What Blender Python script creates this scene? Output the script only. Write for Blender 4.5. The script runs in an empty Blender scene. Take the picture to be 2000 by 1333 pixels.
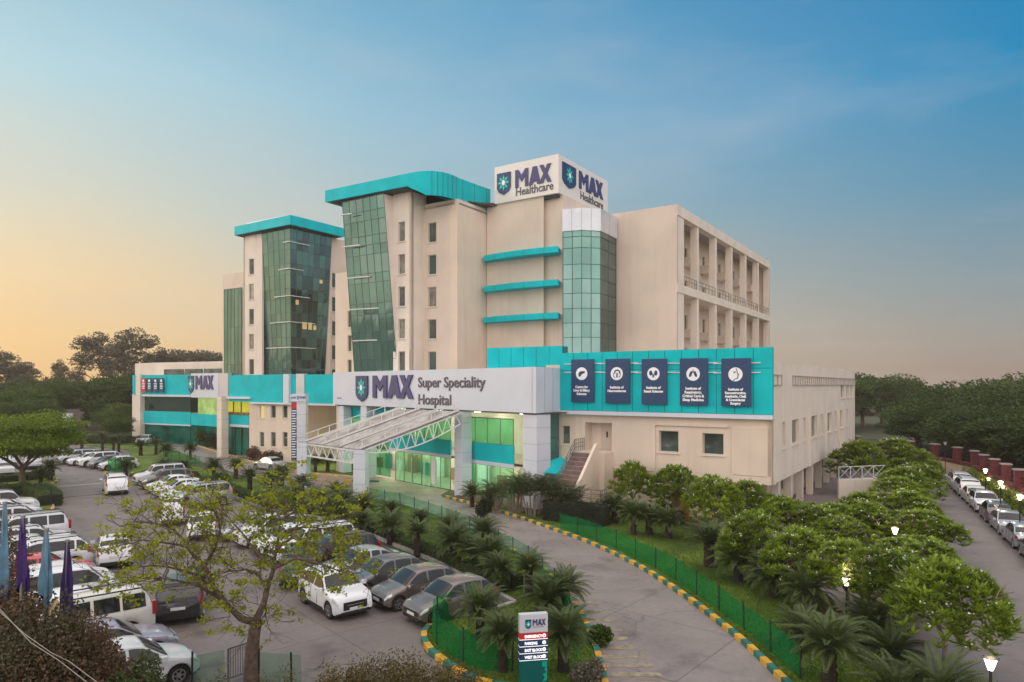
import bpy, bmesh, math, random
import numpy as np
from mathutils import Vector, Matrix
from mathutils.geometry import tessellate_polygon
R = math.radians
rnd = random.Random(7)
SC = bpy.context.scene
COL = SC.collection

# ---------------------------------------------------------------- camera
H, FP, CX, HY = 9.5, 1333.0, 1000.0, 752.0      # camera height, focal length and horizon in 2000 px units
cam = bpy.data.cameras.new('camera'); camo = bpy.data.objects.new('camera', cam); COL.objects.link(camo)
camo.location = (0, 0, H); camo.rotation_euler = (R(90), 0, 0)
cam.lens = 24.0; cam.sensor_width = 36.0; cam.shift_y = (HY-666.5)/2000.0
cam.clip_start = 0.3; cam.clip_end = 4000
SC.camera = camo
# ---------------------------------------------------------------- world
W = bpy.data.worlds.new('World'); SC.world = W; W.use_nodes = True
nt = W.node_tree; nt.nodes.clear()
def N(nt, t, **k):
    n = nt.nodes.new(t)
    for a, v in k.items():
        if a.startswith('i_'): n.inputs[a[2:].replace('_', ' ')].default_value = v
        else: setattr(n, a, v)
    return n
def srgb(r, g, b):
    f = lambda c: (c/255/12.92) if c/255 <= .04045 else ((c/255+.055)/1.055)**2.4
    return (f(r), f(g), f(b), 1)
def ramp(nt, stops):
    n = nt.nodes.new('ShaderNodeValToRGB'); e = n.color_ramp.elements
    while len(e) > 1: e.remove(e[-1])
    e[0].position = stops[0][0]; e[0].color = stops[0][1]
    for p, c in stops[1:]:
        x = e.new(p); x.color = c
    return n
L = nt.links.new
tc = N(nt, 'ShaderNodeTexCoord'); sep = N(nt, 'ShaderNodeSeparateXYZ'); L(tc.outputs['Generated'], sep.inputs[0])
def M_(nt, op, a, b=None, c=None):
    n = nt.nodes.new('ShaderNodeMath'); n.operation = op
    for i, v in enumerate((a, b, c)):
        if v is None: continue
        if isinstance(v, (int, float)): n.inputs[i].default_value = v
        else: nt.links.new(v, n.inputs[i])
    return n.outputs[0]
az = M_(nt, 'ARCTAN2', sep.outputs[0], sep.outputs[1])          # 0 ahead, + right
azf = M_(nt, 'SMOOTH_MIN', M_(nt, 'ADD', M_(nt, 'MULTIPLY', az, .78), .5), 1.0, .05)
azf = M_(nt, 'SMOOTH_MAX', azf, 0.0, .05)
el = M_(nt, 'MULTIPLY', sep.outputs[2], 1.6)
cn = N(nt, 'ShaderNodeTexNoise', i_Scale=2.2, i_Detail=4.0, i_Roughness=.5)
mp = N(nt, 'ShaderNodeMapping'); mp.inputs['Scale'].default_value = (1, 1, 2.2); L(tc.outputs['Generated'], mp.inputs[0]); L(mp.outputs[0], cn.inputs['Vector'])
el = M_(nt, 'ADD', el, M_(nt, 'MULTIPLY', M_(nt, 'SUBTRACT', cn.outputs['Fac'], .5), .16))
rl = ramp(nt, [(0.0, srgb(244,204,146)), (.10, srgb(248,212,158)), (.20, srgb(248,219,174)), (.36, srgb(222,222,204)), (.58, srgb(188,222,232)), (.82, srgb(130,192,220)), (1, srgb(150,185,210))])
rr = ramp(nt, [(0.0, srgb(166,148,138)), (.09, srgb(160,156,152)), (.22, srgb(132,156,168)), (.38, srgb(84,148,182)), (.56, srgb(16,140,192)), (.82, srgb(0,124,184)), (1, srgb(110,150,190))])
L(el, rl.inputs[0]); L(el, rr.inputs[0])
mx = N(nt, 'ShaderNodeMix', data_type='RGBA'); L(azf, mx.inputs[0]); L(rl.outputs[0], mx.inputs[6]); L(rr.outputs[0], mx.inputs[7])
# the sky behind the viewpoint and overhead: unseen, brightened to fill facades and ground
back = M_(nt, 'MULTIPLY_ADD', sep.outputs[1], -1.6, -.05)
back = M_(nt, 'MINIMUM', M_(nt, 'MAXIMUM', M_(nt, 'MAXIMUM', back, M_(nt, 'MULTIPLY_ADD', sep.outputs[2], 3.4, -2.0)), 0.0), 1.0)
mb = N(nt, 'ShaderNodeMix', data_type='RGBA'); L(back, mb.inputs[0]); L(mx.outputs[2], mb.inputs[6]); mb.inputs[7].default_value = (1.98, 1.80, 1.70, 1)
sky = N(nt, 'ShaderNodeTexSky', sky_type='NISHITA', sun_disc=False, sun_elevation=R(5), sun_rotation=R(-62), air_density=1.2, dust_density=2.0)
mpw = N(nt, 'ShaderNodeMapping'); mpw.inputs['Scale'].default_value = (1.6, 1.6, 6.0); mpw.inputs['Rotation'].default_value = (0, R(14), 0); L(tc.outputs['Generated'], mpw.inputs[0])
wn_ = N(nt, 'ShaderNodeTexNoise', i_Scale=1.5, i_Detail=5.0, i_Roughness=.55); L(mpw.outputs[0], wn_.inputs['Vector'])
wsp = ramp(nt, [(.46, (0, 0, 0, 1)), (.74, (.27, .27, .27, 1))]); L(wn_.outputs['Fac'], wsp.inputs[0])
mc = N(nt, 'ShaderNodeMix', data_type='RGBA'); L(wsp.outputs[0], mc.inputs[0]); L(mb.outputs[2], mc.inputs[6]); mc.inputs[7].default_value = (.62, .62, .66, 1)
b1 = N(nt, 'ShaderNodeBackground', i_Strength=.92); L(mc.outputs[2], b1.inputs[0])
b2 = N(nt, 'ShaderNodeBackground', i_Strength=.012); L(sky.outputs[0], b2.inputs[0])
ad = N(nt, 'ShaderNodeAddShader'); L(b1.outputs[0], ad.inputs[0]); L(b2.outputs[0], ad.inputs[1])
wo = N(nt, 'ShaderNodeOutputWorld'); L(ad.outputs[0], wo.inputs[0])
# ---------------------------------------------------------------- sun, low on the left
sl = bpy.data.lights.new('sun', 'SUN'); sl.energy = 0.9; sl.angle = R(14); sl.color = (1, .83, .64)
so = bpy.data.objects.new('sun', sl); COL.objects.link(so)
_d = Vector((-math.sin(R(85))*math.cos(R(16)), math.cos(R(85))*math.cos(R(16)), math.sin(R(16))))
so.rotation_euler = _d.to_track_quat('Z', 'Y').to_euler(); so.location = (-60, 30, 60)
SC.view_settings.view_transform = 'Standard'; SC.view_settings.look = 'None'
SC.view_settings.exposure = 0.0; SC.view_settings.gamma = 1.0
SC.cycles.max_bounces = 6; SC.cycles.transparent_max_bounces = 12; SC.cycles.use_denoising = True

# ---------------------------------------------------------------- helpers
def G(px, py, z=0.0):
    d = (H-z)*FP/(py-HY); return Vector(((px-CX)*d/FP, d, z))
def PY(px, Y): return Vector(((px-CX)*Y/FP, Y))
def ZA(py, Y): return H-(py-HY)*Y/FP

MATS = {}
def mat(name, col, rough=.6, var=.0, scale=3.0, metal=0.0, bump=0.0, bscale=30.0, spec=.5, emit=None, estr=0.0, col2=None, thr=(.35, .65), coat=0.0, detail=5.0, sub=0, trans=0.0, coords='Object', streak=0.0):
    if name in MATS: return MATS[name]
    m = bpy.data.materials.new(name); m.use_nodes = True; nt = m.node_tree
    p = nt.nodes['Principled BSDF']
    c = tuple(col)+(1,) if len(col) == 3 else tuple(col)
    p.inputs['Base Color'].default_value = c; p.inputs['Roughness'].default_value = rough
    p.inputs['Metallic'].default_value = metal; p.inputs['Specular IOR Level'].default_value = spec
    p.inputs['Coat Weight'].default_value = coat
    t = None
    if var or col2 or bump: t = nt.nodes.new('ShaderNodeTexCoord')
    if var or col2:
        n = nt.nodes.new('ShaderNodeTexNoise'); n.inputs['Scale'].default_value = scale; n.inputs['Detail'].default_value = detail
        nt.links.new(t.outputs[coords], n.inputs['Vector'])
        a = tuple(x*(1-var) for x in c[:3])+(1,); b = (tuple(col2)+(1,)) if col2 else tuple(min(1, x*(1+var)) for x in c[:3])+(1,)
        r = ramp(nt, [(thr[0], a), (thr[1], b)])
        nt.links.new(n.outputs['Fac'], r.inputs[0]); nt.links.new(r.outputs[0], p.inputs['Base Color'])
    if streak:
        mpn = nt.nodes.new('ShaderNodeMapping'); mpn.inputs['Scale'].default_value = (2.2, 2.2, .10); nt.links.new(t.outputs[coords], mpn.inputs[0])
        ns = nt.nodes.new('ShaderNodeTexNoise'); ns.inputs['Scale'].default_value = 1.0; ns.inputs['Detail'].default_value = 6; nt.links.new(mpn.outputs[0], ns.inputs['Vector'])
        rs = ramp(nt, [(.50, (1, 1, 1, 1)), (.74, (1-streak, 1-streak*1.12, 1-streak*1.25, 1))]); nt.links.new(ns.outputs['Fac'], rs.inputs[0])
        mm = nt.nodes.new('ShaderNodeMix'); mm.data_type = 'RGBA'; mm.blend_type = 'MULTIPLY'; mm.inputs[0].default_value = 1; nt.links.new(r.outputs[0], mm.inputs[6]); nt.links.new(rs.outputs[0], mm.inputs[7]); nt.links.new(mm.outputs[2], p.inputs['Base Color'])
    if bump:
        n2 = nt.nodes.new('ShaderNodeTexNoise'); n2.inputs['Scale'].default_value = bscale; n2.inputs['Detail'].default_value = 4
        nt.links.new(t.outputs[coords], n2.inputs['Vector'])
        bu = nt.nodes.new('ShaderNodeBump'); bu.inputs['Strength'].default_value = bump; bu.inputs['Distance'].default_value = .05
        nt.links.new(n2.outputs['Fac'], bu.inputs['Height']); nt.links.new(bu.outputs[0], p.inputs['Normal'])
    if emit: p.inputs['Emission Color'].default_value = tuple(emit)+(1,); p.inputs['Emission Strength'].default_value = estr
    MATS[name] = m; return m

def leafmat(name, c1, c2, scale=1.2, trans=.35):
    if name in MATS: return MATS[name]
    m = bpy.data.materials.new(name); m.use_nodes = True; nt = m.node_tree; nt.nodes.clear()
    t = nt.nodes.new('ShaderNodeTexCoord'); n = N(nt, 'ShaderNodeTexNoise', i_Scale=scale, i_Detail=3.0)
    n2 = N(nt, 'ShaderNodeTexNoise', i_Scale=scale*14, i_Detail=1.0)
    nt.links.new(t.outputs['Object'], n.inputs['Vector']); nt.links.new(t.outputs['Object'], n2.inputs['Vector'])
    s = M_(nt, 'MULTIPLY_ADD', n2.outputs['Fac'], .6, M_(nt, 'MULTIPLY', n.outputs['Fac'], .6))
    oi = nt.nodes.new('ShaderNodeObjectInfo')
    s = M_(nt, 'ADD', s, M_(nt, 'MULTIPLY', oi.outputs['Random'], .12))
    r = ramp(nt, [(.45, tuple(c1)+(1,)), (.82, tuple(c2)+(1,))]); nt.links.new(s, r.inputs[0])
    p = N(nt, 'ShaderNodeBsdfPrincipled', i_Roughness=.5); p.inputs['Specular IOR Level'].default_value = .3
    nt.links.new(r.outputs[0], p.inputs['Base Color'])
    tr = nt.nodes.new('ShaderNodeBsdfTranslucent'); nt.links.new(r.outputs[0], tr.inputs[0])
    mxx = nt.nodes.new('ShaderNodeMixShader'); mxx.inputs[0].default_value = trans
    nt.links.new(p.outputs[0], mxx.inputs[1]); nt.links.new(tr.outputs[0], mxx.inputs[2])
    o = nt.nodes.new('ShaderNodeOutputMaterial'); nt.links.new(mxx.outputs[0], o.inputs[0])
    MATS[name] = m; return m

def glassmat(name, tint, mix=.6, rough=.02, trans=(.8, .9, .85)):
    """see-through tinted pane: part transparent, part glossy"""
    if name in MATS: return MATS[name]
    m = bpy.data.materials.new(name); m.use_nodes = True; nt = m.node_tree; nt.nodes.clear()
    a = nt.nodes.new('ShaderNodeBsdfTransparent'); a.inputs[0].default_value = tuple(trans)+(1,)
    g = nt.nodes.new('ShaderNodeBsdfPrincipled'); g.inputs['Base Color'].default_value = tuple(tint)+(1,); g.inputs['Roughness'].default_value = rough
    x = nt.nodes.new('ShaderNodeMixShader'); x.inputs[0].default_value = 1-mix; nt.links.new(a.outputs[0], x.inputs[1]); nt.links.new(g.outputs[0], x.inputs[2])
    o = nt.nodes.new('ShaderNodeOutputMaterial'); nt.links.new(x.outputs[0], o.inputs[0])
    MATS[name] = m; return m

class MB:
    def __init__(s): s.v = []; s.f = []; s.m = []
    def add(s, vs, fs, mi=0):
        k = len(s.v); s.v += [tuple(x) for x in vs]
        for f in fs: s.f.append(tuple(i+k for i in f)); s.m.append(mi)
        return s
    def quad(s, a, b, c, d, mi=0): return s.add([a, b, c, d], [(0, 1, 2, 3)], mi)
    def obox(s, o, ax, ay, az, mi=0):
        """box from corner o along three vectors"""
        o, ax, ay, az = map(Vector, (o, ax, ay, az))
        p = [o, o+ax, o+ax+ay, o+ay, o+az, o+ax+az, o+ax+ay+az, o+ay+az]
        return s.add(p, [(0, 3, 2, 1), (4, 5, 6, 7), (0, 1, 5, 4), (1, 2, 6, 5), (2, 3, 7, 6), (3, 0, 4, 7)], mi)
    def box(s, x0, y0, z0, x1, y1, z1, mi=0): return s.obox((x0, y0, z0), (x1-x0, 0, 0), (0, y1-y0, 0), (0, 0, z1-z0), mi)
    def cbox(s, c, sx, sy, sz, mi=0, rz=0.0):
        ca, sa = math.cos(rz), math.sin(rz); ax = Vector((ca, sa, 0))*sx; ay = Vector((-sa, ca, 0))*sy
        return s.obox(Vector(c)-ax/2-ay/2-Vector((0, 0, sz/2)), ax, ay, (0, 0, sz), mi)
    def bar(s, a, b, w, h=None, mi=0):
        h = h or w; a, b = Vector(a), Vector(b); d = b-a
        if d.length < 1e-6: return s
        u = d.normalized(); up = Vector((0, 0, 1)) if abs(u.z) < .95 else Vector((1, 0, 0))
        r = u.cross(up).normalized(); q = r.cross(u)
        return s.obox(a-r*w/2-q*h/2, d, r*w, q*h, mi)
    def prism(s, pts, z0, z1, mi=0, cap=True):
        n = len(pts); area = sum(pts[i][0]*pts[(i+1) % n][1]-pts[(i+1) % n][0]*pts[i][1] for i in range(n))
        if area < 0: pts = pts[::-1]
        vs = [(p[0], p[1], z0) for p in pts]+[(p[0], p[1], z1) for p in pts]
        s.add(vs, [(i, (i+1) % n, n+(i+1) % n, n+i) for i in range(n)], mi)
        if cap:
            tr = tessellate_polygon([[Vector((p[0], p[1], 0)) for p in pts]])
            s.add([(p[0], p[1], z1) for p in pts], [t if _ccw(pts, t) else t[::-1] for t in tr], mi)
            s.add([(p[0], p[1], z0) for p in pts], [t[::-1] if _ccw(pts, t) else t for t in tr], mi)
        return s
    def tube(s, path, rad, n=8, mi=0, cap=True):
        path = [Vector(p) for p in path]
        if not isinstance(rad, (list, tuple)): rad = [rad]*len(path)
        rings = []; ref = None
        for i, p in enumerate(path):
            t = (path[min(i+1, len(path)-1)]-path[max(i-1, 0)]).normalized()
            if ref is None: ref = Vector((0, 0, 1)) if abs(t.z) < .9 else Vector((1, 0, 0))
            a = t.cross(ref).normalized(); b = a.cross(t).normalized(); ref = b
            rings.append([p+(a*math.cos(2*math.pi*k/n)+b*math.sin(2*math.pi*k/n))*rad[i] for k in range(n)])
        vs = [v for r in rings for v in r]; fs = []
        for i in range(len(path)-1):
            for k in range(n): fs.append((i*n+k, i*n+(k+1) % n, (i+1)*n+(k+1) % n, (i+1)*n+k))
        if cap: fs.append(tuple(range(n-1, -1, -1))); fs.append(tuple((len(path)-1)*n+k for k in range(n)))
        return s.add(vs, fs, mi)
    def mesh(s, name, mats, smooth=None):
        me = bpy.data.meshes.new(name); me.from_pydata(s.v, [], s.f)
        for m in (mats if isinstance(mats, (list, tuple)) else [mats]): me.materials.append(m)
        me.polygons.foreach_set('material_index', s.m)
        if smooth is not None:
            me.polygons.foreach_set('use_smooth', [True]*len(s.f))
            if smooth < 180: me.set_sharp_from_angle(angle=R(smooth))
        me.update(); return me
    def build(s, name, mats, parent=None, smooth=None, **kw): return link(name, s.mesh(name, mats, smooth), parent, **kw)
def _ccw(p, t):
    a, b, c = (p[i] for i in t); return (b[0]-a[0])*(c[1]-a[1])-(b[1]-a[1])*(c[0]-a[0]) > 0
def link(name, data, parent=None, label=None, cat=None, group=None, kind=None, loc=None):
    o = bpy.data.objects.new(name, data); COL.objects.link(o)
    if parent is not None:
        o.parent = parent
    if label: o['label'] = label
    if cat: o['category'] = cat
    if group: o['group'] = group
    if kind: o['kind'] = kind
    if loc is not None: o.location = loc
    return o
def empty(name, label, cat, loc=(0, 0, 0), rz=0.0, group=None, sc=1.0):
    o = link(name, None, None, label, cat, group); o.location = loc; o.rotation_euler = (0, 0, rz); o.scale = (sc,)*3; return o
def rebase(root, loc):
    """move an Empty whose children were built in world space to its true base"""
    loc = Vector(loc); root.location = loc
    for c in COL.objects:
        if c.parent is root: c.location = Vector(c.location)-loc
def copytree(o, parent=None, mats=None):
    c = o.copy(); COL.objects.link(c); c.parent = parent
    for ch in o.children: copytree(ch, c)
    return c
ORD = ['first', 'second', 'third', 'fourth', 'fifth', 'sixth', 'seventh', 'eighth', 'ninth', 'tenth', 'eleventh', 'twelfth', 'thirteenth', 'fourteenth', 'fifteenth', 'sixteenth', 'seventeenth', 'eighteenth']
def placem(o, origin, right, up):
    r = Vector(right).normalized(); u = Vector(up).normalized(); n = r.cross(u)
    o.matrix_basis = Matrix(((r.x, u.x, n.x, origin[0]), (r.y, u.y, n.y, origin[1]), (r.z, u.z, n.z, origin[2]), (0, 0, 0, 1)))
    return o
_tc = {}
def textmesh(txt, size, ext=.01, bold=0.0, align='CENTER', sx=1.0, m=None, spacing=1.0):
    key = (txt, size, ext, bold, align, sx, m.name, spacing)
    if key in _tc: return _tc[key]
    cu = bpy.data.curves.new('lettering', 'FONT'); cu.body = txt; cu.size = size; cu.extrude = ext; cu.offset = bold; cu.align_x = align; cu.resolution_u = 3
    cu.space_line = spacing
    ob = bpy.data.objects.new('lettering', cu); COL.objects.link(ob)
    dg = bpy.context.evaluated_depsgraph_get(); me = bpy.data.meshes.new_from_object(ob.evaluated_get(dg)); me.name = 'lettering'
    bpy.data.objects.remove(ob); bpy.data.curves.remove(cu)
    if sx != 1.0: me.transform(Matrix.Diagonal((sx, 1, 1, 1)))
    me.materials.clear(); me.materials.append(m); _tc[key] = me; return me

# ---------------------------------------------------------------- materials
CREAM = mat('cream_plaster', (.68, .57, .475), .8, var=.06, scale=.3, bump=.12, bscale=9, streak=.07)
CREAM2 = mat('cream_plaster_pale', (.72, .635, .55), .8, var=.05, scale=.5, bump=.1, bscale=9, streak=.08)
WHITEP = mat('white_panel', (.60, .63, .72), .35, var=.03, scale=.6)
SILVER = mat('silver_panel', (.60, .62, .67), .3, var=.05, scale=1.0, metal=.35)
TEAL = mat('teal_panel', (.003, .47, .52), .5, var=.09, scale=.6, spec=.12)
TEALD = mat('teal_panel_joint', (.01, .16, .17), .6)
JOINT = mat('panel_joint', (.22, .22, .25), .7)
NAVY = mat('navy_print', (.012, .045, .13), .45)
NAVYL = mat('navy_letter', (.05, .05, .16), .4)
GREYL = mat('grey_letter', (.10, .085, .10), .5)
AQUA = mat('aqua_print', (.03, .55, .50), .4)
WHITEL = mat('white_print', (.85, .85, .88), .5)
REDP = mat('red_print', (.55, .02, .03), .5)
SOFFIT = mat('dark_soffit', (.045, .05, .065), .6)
MULL = mat('mullion', (.07, .10, .09), .4, metal=.4)
FRAME = mat('window_frame', (.55, .50, .44), .5)
STEELW = mat('white_steel', (.62, .62, .62), .4, var=.06, scale=4)
ROOFM = mat('roof_sheet', (.36, .34, .32), .5, var=.3, scale=.9, metal=.1, detail=8, streak=.25)
CONC = mat('concrete', (.40, .36, .34), .85, var=.12, scale=.8, bump=.2)
DARK = mat('black_plastic', (.012, .012, .014), .55)
RAIL = mat('grey_rail', (.20, .19, .19), .45, metal=.5)
POSTD = mat('dark_post', (.015, .02, .02), .5)
def cgl(name, c, r=.06, metal=.75):
    return mat(name, c, r, var=.12, scale=.25, metal=metal, bump=.02, bscale=1.2)
GLA = [cgl('curtain_glass_%s' % k, c) for k, c in (('sage', (.165, .31, .28)), ('moss', (.15, .285, .26)), ('grey', (.20, .335, .315)))]
GLD = [cgl('dark_glass_%s' % k, c, .03, .85) for k, c in (('deep', (.11, .18, .175)), ('mid', (.15, .23, .22)))]
WGL = mat('window_glass', (.10, .13, .12), .05, var=.4, scale=.8, metal=.5)
WGB = mat('window_blind', (.22, .21, .18), .25, var=.35, scale=1.5, metal=.2)
GREENGL = glassmat('green_glass', (.10, .32, .22), .84, .03, (.55, .92, .70))
PALEGL = glassmat('pale_green_glass', (.2, .4, .3), .86, .03, (.72, 1, .82))
# ================================================================ ground, roads, lawns
def sheet(name, pts, z, m, kind='structure', h=0.0, **k):
    b = MB(); p = [Vector((q[0], q[1])) for q in pts]
    if h: b.prism(p, z, z+h)
    else:
        tr = tessellate_polygon([[Vector((q[0], q[1], 0)) for q in p]])
        b.add([(q[0], q[1], z) for q in p], [t if _ccw(p, t) else t[::-1] for t in tr])
    return b.build(name, m, None, kind=kind, **k)
def GP(l): return [G(*p).xy for p in l]
def smooth(pts, n=6):
    """Catmull-Rom through 2D points"""
    P = [Vector((p[0], p[1])) for p in pts]; out = []
    for i in range(len(P)-1):
        a, b, c, d = P[max(i-1, 0)], P[i], P[i+1], P[min(i+2, len(P)-1)]
        for k in range(n):
            t = k/n; out.append(.5*((2*b)+(c-a)*t+(2*a-5*b+4*c-d)*t*t+(3*b-a-3*c+d)*t**3))
    return out+[P[-1]]
def roadmat(name, c, c2, jx=None, ang=0.0, sc=.25):
    m = bpy.data.materials.new(name); m.use_nodes = True; nt = m.node_tree; p = nt.nodes['Principled BSDF']; p.inputs['Roughness'].default_value = .55
    p.inputs['Specular IOR Level'].default_value = .35
    t = nt.nodes.new('ShaderNodeTexCoord')
    n1 = N(nt, 'ShaderNodeTexNoise', i_Scale=sc, i_Detail=6.0, i_Roughness=.6); n2 = N(nt, 'ShaderNodeTexNoise', i_Scale=sc*14, i_Detail=6.0, i_Roughness=.7)
    n3 = N(nt, 'ShaderNodeTexNoise', i_Scale=60.0, i_Detail=2.0)
    for n in (n1, n2, n3): nt.links.new(t.outputs['Object'], n.inputs['Vector'])
    s = M_(nt, 'ADD', M_(nt, 'MULTIPLY', n1.outputs['Fac'], .6), M_(nt, 'MULTIPLY', n2.outputs['Fac'], .4))
    r = ramp(nt, [(.36, tuple(c)+(1,)), (.64, tuple(c2)+(1,))]); nt.links.new(s, r.inputs[0])
    out = r.outputs[0]
    # oil and tyre stains: small dark blotches
    st = ramp(nt, [(.56, (1, 1, 1, 1)), (.72, (.62, .6, .6, 1))]); n4 = N(nt, 'ShaderNodeTexNoise', i_Scale=.55, i_Detail=5.0); nt.links.new(t.outputs['Object'], n4.inputs['Vector']); nt.links.new(n4.outputs['Fac'], st.inputs[0])
    ml = N(nt, 'ShaderNodeMix', data_type='RGBA', blend_type='MULTIPLY'); ml.inputs[0].default_value = 1; nt.links.new(out, ml.inputs[6]); nt.links.new(st.outputs[0], ml.inputs[7]); out = ml.outputs[2]
    if jx:
        mp = nt.nodes.new('ShaderNodeMapping'); mp.inputs['Rotation'].default_value = (0, 0, ang); nt.links.new(t.outputs['Object'], mp.inputs[0])
        br = N(nt, 'ShaderNodeTexBrick', offset=0.0); br.inputs['Scale'].default_value = 1; br.inputs['Mortar Size'].default_value = .025; br.inputs['Brick Width'].default_value = jx; br.inputs['Row Height'].default_value = jx
        br.inputs['Color1'].default_value = (1, 1, 1, 1); br.inputs['Color2'].default_value = (.93, .93, .93, 1); br.inputs['Mortar'].default_value = (.5, .48, .48, 1)
        nt.links.new(mp.outputs[0], br.inputs['Vector'])
        ml = N(nt, 'ShaderNodeMix', data_type='RGBA', blend_type='MULTIPLY'); ml.inputs[0].default_value = .8; nt.links.new(out, ml.inputs[6]); nt.links.new(br.outputs[0], ml.inputs[7]); out = ml.outputs[2]
    wv = N(nt, 'ShaderNodeTexNoise', i_Scale=.9, i_Detail=4.0); nt.links.new(t.outputs['Object'], wv.inputs['Vector'])
    va = nt.nodes.new('ShaderNodeVectorMath'); va.operation = 'MULTIPLY_ADD'; nt.links.new(wv.outputs['Color'], va.inputs[0]); va.inputs[1].default_value = (1.6, 1.6, 0); nt.links.new(t.outputs['Object'], va.inputs[2])
    vo = N(nt, 'ShaderNodeTexVoronoi', feature='DISTANCE_TO_EDGE', i_Scale=.16); nt.links.new(va.outputs[0], vo.inputs['Vector'])
    cr = ramp(nt, [(.0, (.55, .53, .52, 1)), (.006, (1, 1, 1, 1))]); nt.links.new(vo.outputs['Distance'], cr.inputs[0])
    ml = N(nt, 'ShaderNodeMix', data_type='RGBA', blend_type='MULTIPLY'); ml.inputs[0].default_value = .7; nt.links.new(out, ml.inputs[6]); nt.links.new(cr.outputs[0], ml.inputs[7]); out = ml.outputs[2]
    nt.links.new(out, p.inputs['Base Color'])
    bu = nt.nodes.new('ShaderNodeBump'); bu.inputs['Strength'].default_value = .25; bu.inputs['Distance'].default_value = .02; nt.links.new(n3.outputs['Fac'], bu.inputs['Height']); nt.links.new(bu.outputs[0], p.inputs['Normal'])
    return m
GROUNDM = mat('soil', (.075, .06, .045), .95, var=.3, scale=.2, bump=.3, col2=(.06, .085, .03), detail=8)
PARKM = roadmat('parking_concrete', (.15, .126, .12), (.22, .186, .178), 6.0, R(-41))
DRIVEM = roadmat('drive_concrete', (.19, .162, .155), (.29, .25, .24), 5.0, R(-50), .3)
LANEM = roadmat('lane_asphalt', (.15, .128, .122), (.215, .184, .175), None, 0, .3)
PAVEM = mat('entrance_paving', (.30, .20, .16), .5, var=.2, scale=.5, bump=.1)
LAWNM = mat('lawn_turf', (.06, .13, .012), .95, var=.35, scale=.35, bump=.6, bscale=40, col2=(.135, .20, .022), detail=9)
SOILM = mat('bed_soil', (.10, .062, .042), .95, var=.35, scale=1.5, bump=.5, bscale=12)
KERBY = mat('kerb_yellow', (.62, .33, .03), .6, var=.2, scale=3)
KERBG = mat('kerb_green', (.02, .14, .12), .6, var=.25, scale=3)
KERBW = mat('kerb_bare', (.36, .33, .31), .8, var=.15, scale=2)

sheet('ground', [(-1500, -200), (1500, -200), (1500, 2500), (-1500, 2500)], 0, GROUNDM)
# car park and the road to the west block, one sheet
sheet('car_park', [(-6.0, 4.0)]+[(-30, 4), (-75, 25), (-130, 60), (-130, 108)]+GP([(30, 868), (250, 872), (262, 905), (240, 930), (290, 938), (420, 962), (520, 1005), (640, 1022), (742, 1062), (850, 1108), (1000, 1185), (935, 1195), (850, 1213), (822, 1240), (830, 1275), (875, 1310), (940, 1350)])+[(1.5, 14)], .012, PARKM)
# the main drive from the front right up to the entrance and on to the west block
dr = smooth([G(*p).xy for p in [(1600, 1400), (1530, 1333), (1460, 1265), (1400, 1215), (1330, 1162), (1250, 1110), (1160, 1066), (1080, 1036), (1000, 1008), (930, 988), (862, 970)]])
dl = smooth([G(*p).xy for p in [(560, 952), (620, 962), (700, 973), (790, 990), (900, 1028), (1000, 1078), (1070, 1123), (1115, 1175), (1150, 1235), (1180, 1333), (1190, 1450)]])
up = [G(*p).xy for p in [(862, 940), (700, 932), (600, 922), (540, 912), (470, 896), (420, 882), (385, 868), (330, 868), (340, 878), (400, 905), (470, 928)]]
sheet('driveway', dr+up+dl, .02, DRIVEM)
lane_l = smooth([G(*p).xy for p in [(1800, 1420), (1740, 1290), (1665, 1215), (1600, 1155), (1530, 1112), (1440, 1060)]], 4)
LR = [Vector(q) for q in ((19, 5), (21, 18), (25, 27), (30.8, 38), (36.3, 50), (40.3, 59), (43.2, 66), (43.7, 72), (42.6, 80))]
lane = lane_l+[Vector((18, 46)), Vector((34, 76)), Vector((41, 84))]+LR[::-1]+[Vector((9, 5))]
sheet('lane', lane, .016, LANEM)
sheet('entrance_plaza', GP([(862, 967), (700, 962), (590, 940), (600, 925), (680, 915), (780, 915), (900, 945)]), .03, PAVEM)

def lawn(name, pts, m=LAWNM, h=.10): return sheet(name, pts, .0, m, h=h)
lawnR = dr[3:-10]+[G(960, 992).xy]+[G(*p).xy for p in [(1000, 985), (1115, 985), (1200, 985), (1330, 1010), (1420, 1040)]]+lane_l[::-1][1:-1]
lawn('lawn', lawnR)
medP = GP([(290, 930), (330, 905), (470, 931), (560, 955)])+dl[6:]
medL = [G(*p).xy for p in [(1160, 1400), (960, 1350), (900, 1322), (842, 1282), (832, 1243), (862, 1216), (948, 1200), (1010, 1182), (862, 1102), (750, 1056), (648, 1016), (528, 998), (425, 956), (300, 934)]]
lawn('lawn', medP+medL, h=.12)
lawn('lawn', GP([(255, 930), (262, 903), (250, 880), (110, 866), (200, 858), (290, 862), (330, 875), (395, 903), (330, 902)]), h=.1)
lawn('lawn', GP([(392, 868), (440, 866), (560, 872), (700, 905), (700, 930), (600, 921), (540, 911), (470, 895), (425, 881)]), h=.14)
lawn('lawn', GP([(-130, 965), (0, 957), (80, 950), (112, 940), (100, 922), (0, 926), (-130, 930)]), h=.12)
lawn('lawn', GP([(-140, 985), (0, 975), (60, 968), (98, 978), (102, 996), (84, 1002), (60, 985), (0, 982), (-140, 992)]), h=.12)
sheet('verge', [p+Vector((.12, 0)) for p in LR[1:]]+[p+Vector((1.35, -.2)) for p in LR[::-1][:-1]], 0, SOILM, h=.12)
sheet('planting_bed', GP([(1350, 1012), (1440, 1052), (1560, 1122), (1680, 1215), (1720, 1255), (1700, 1262), (1640, 1222), (1540, 1150), (1440, 1090), (1350, 1040)]), .10, SOILM, h=.02)
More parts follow.
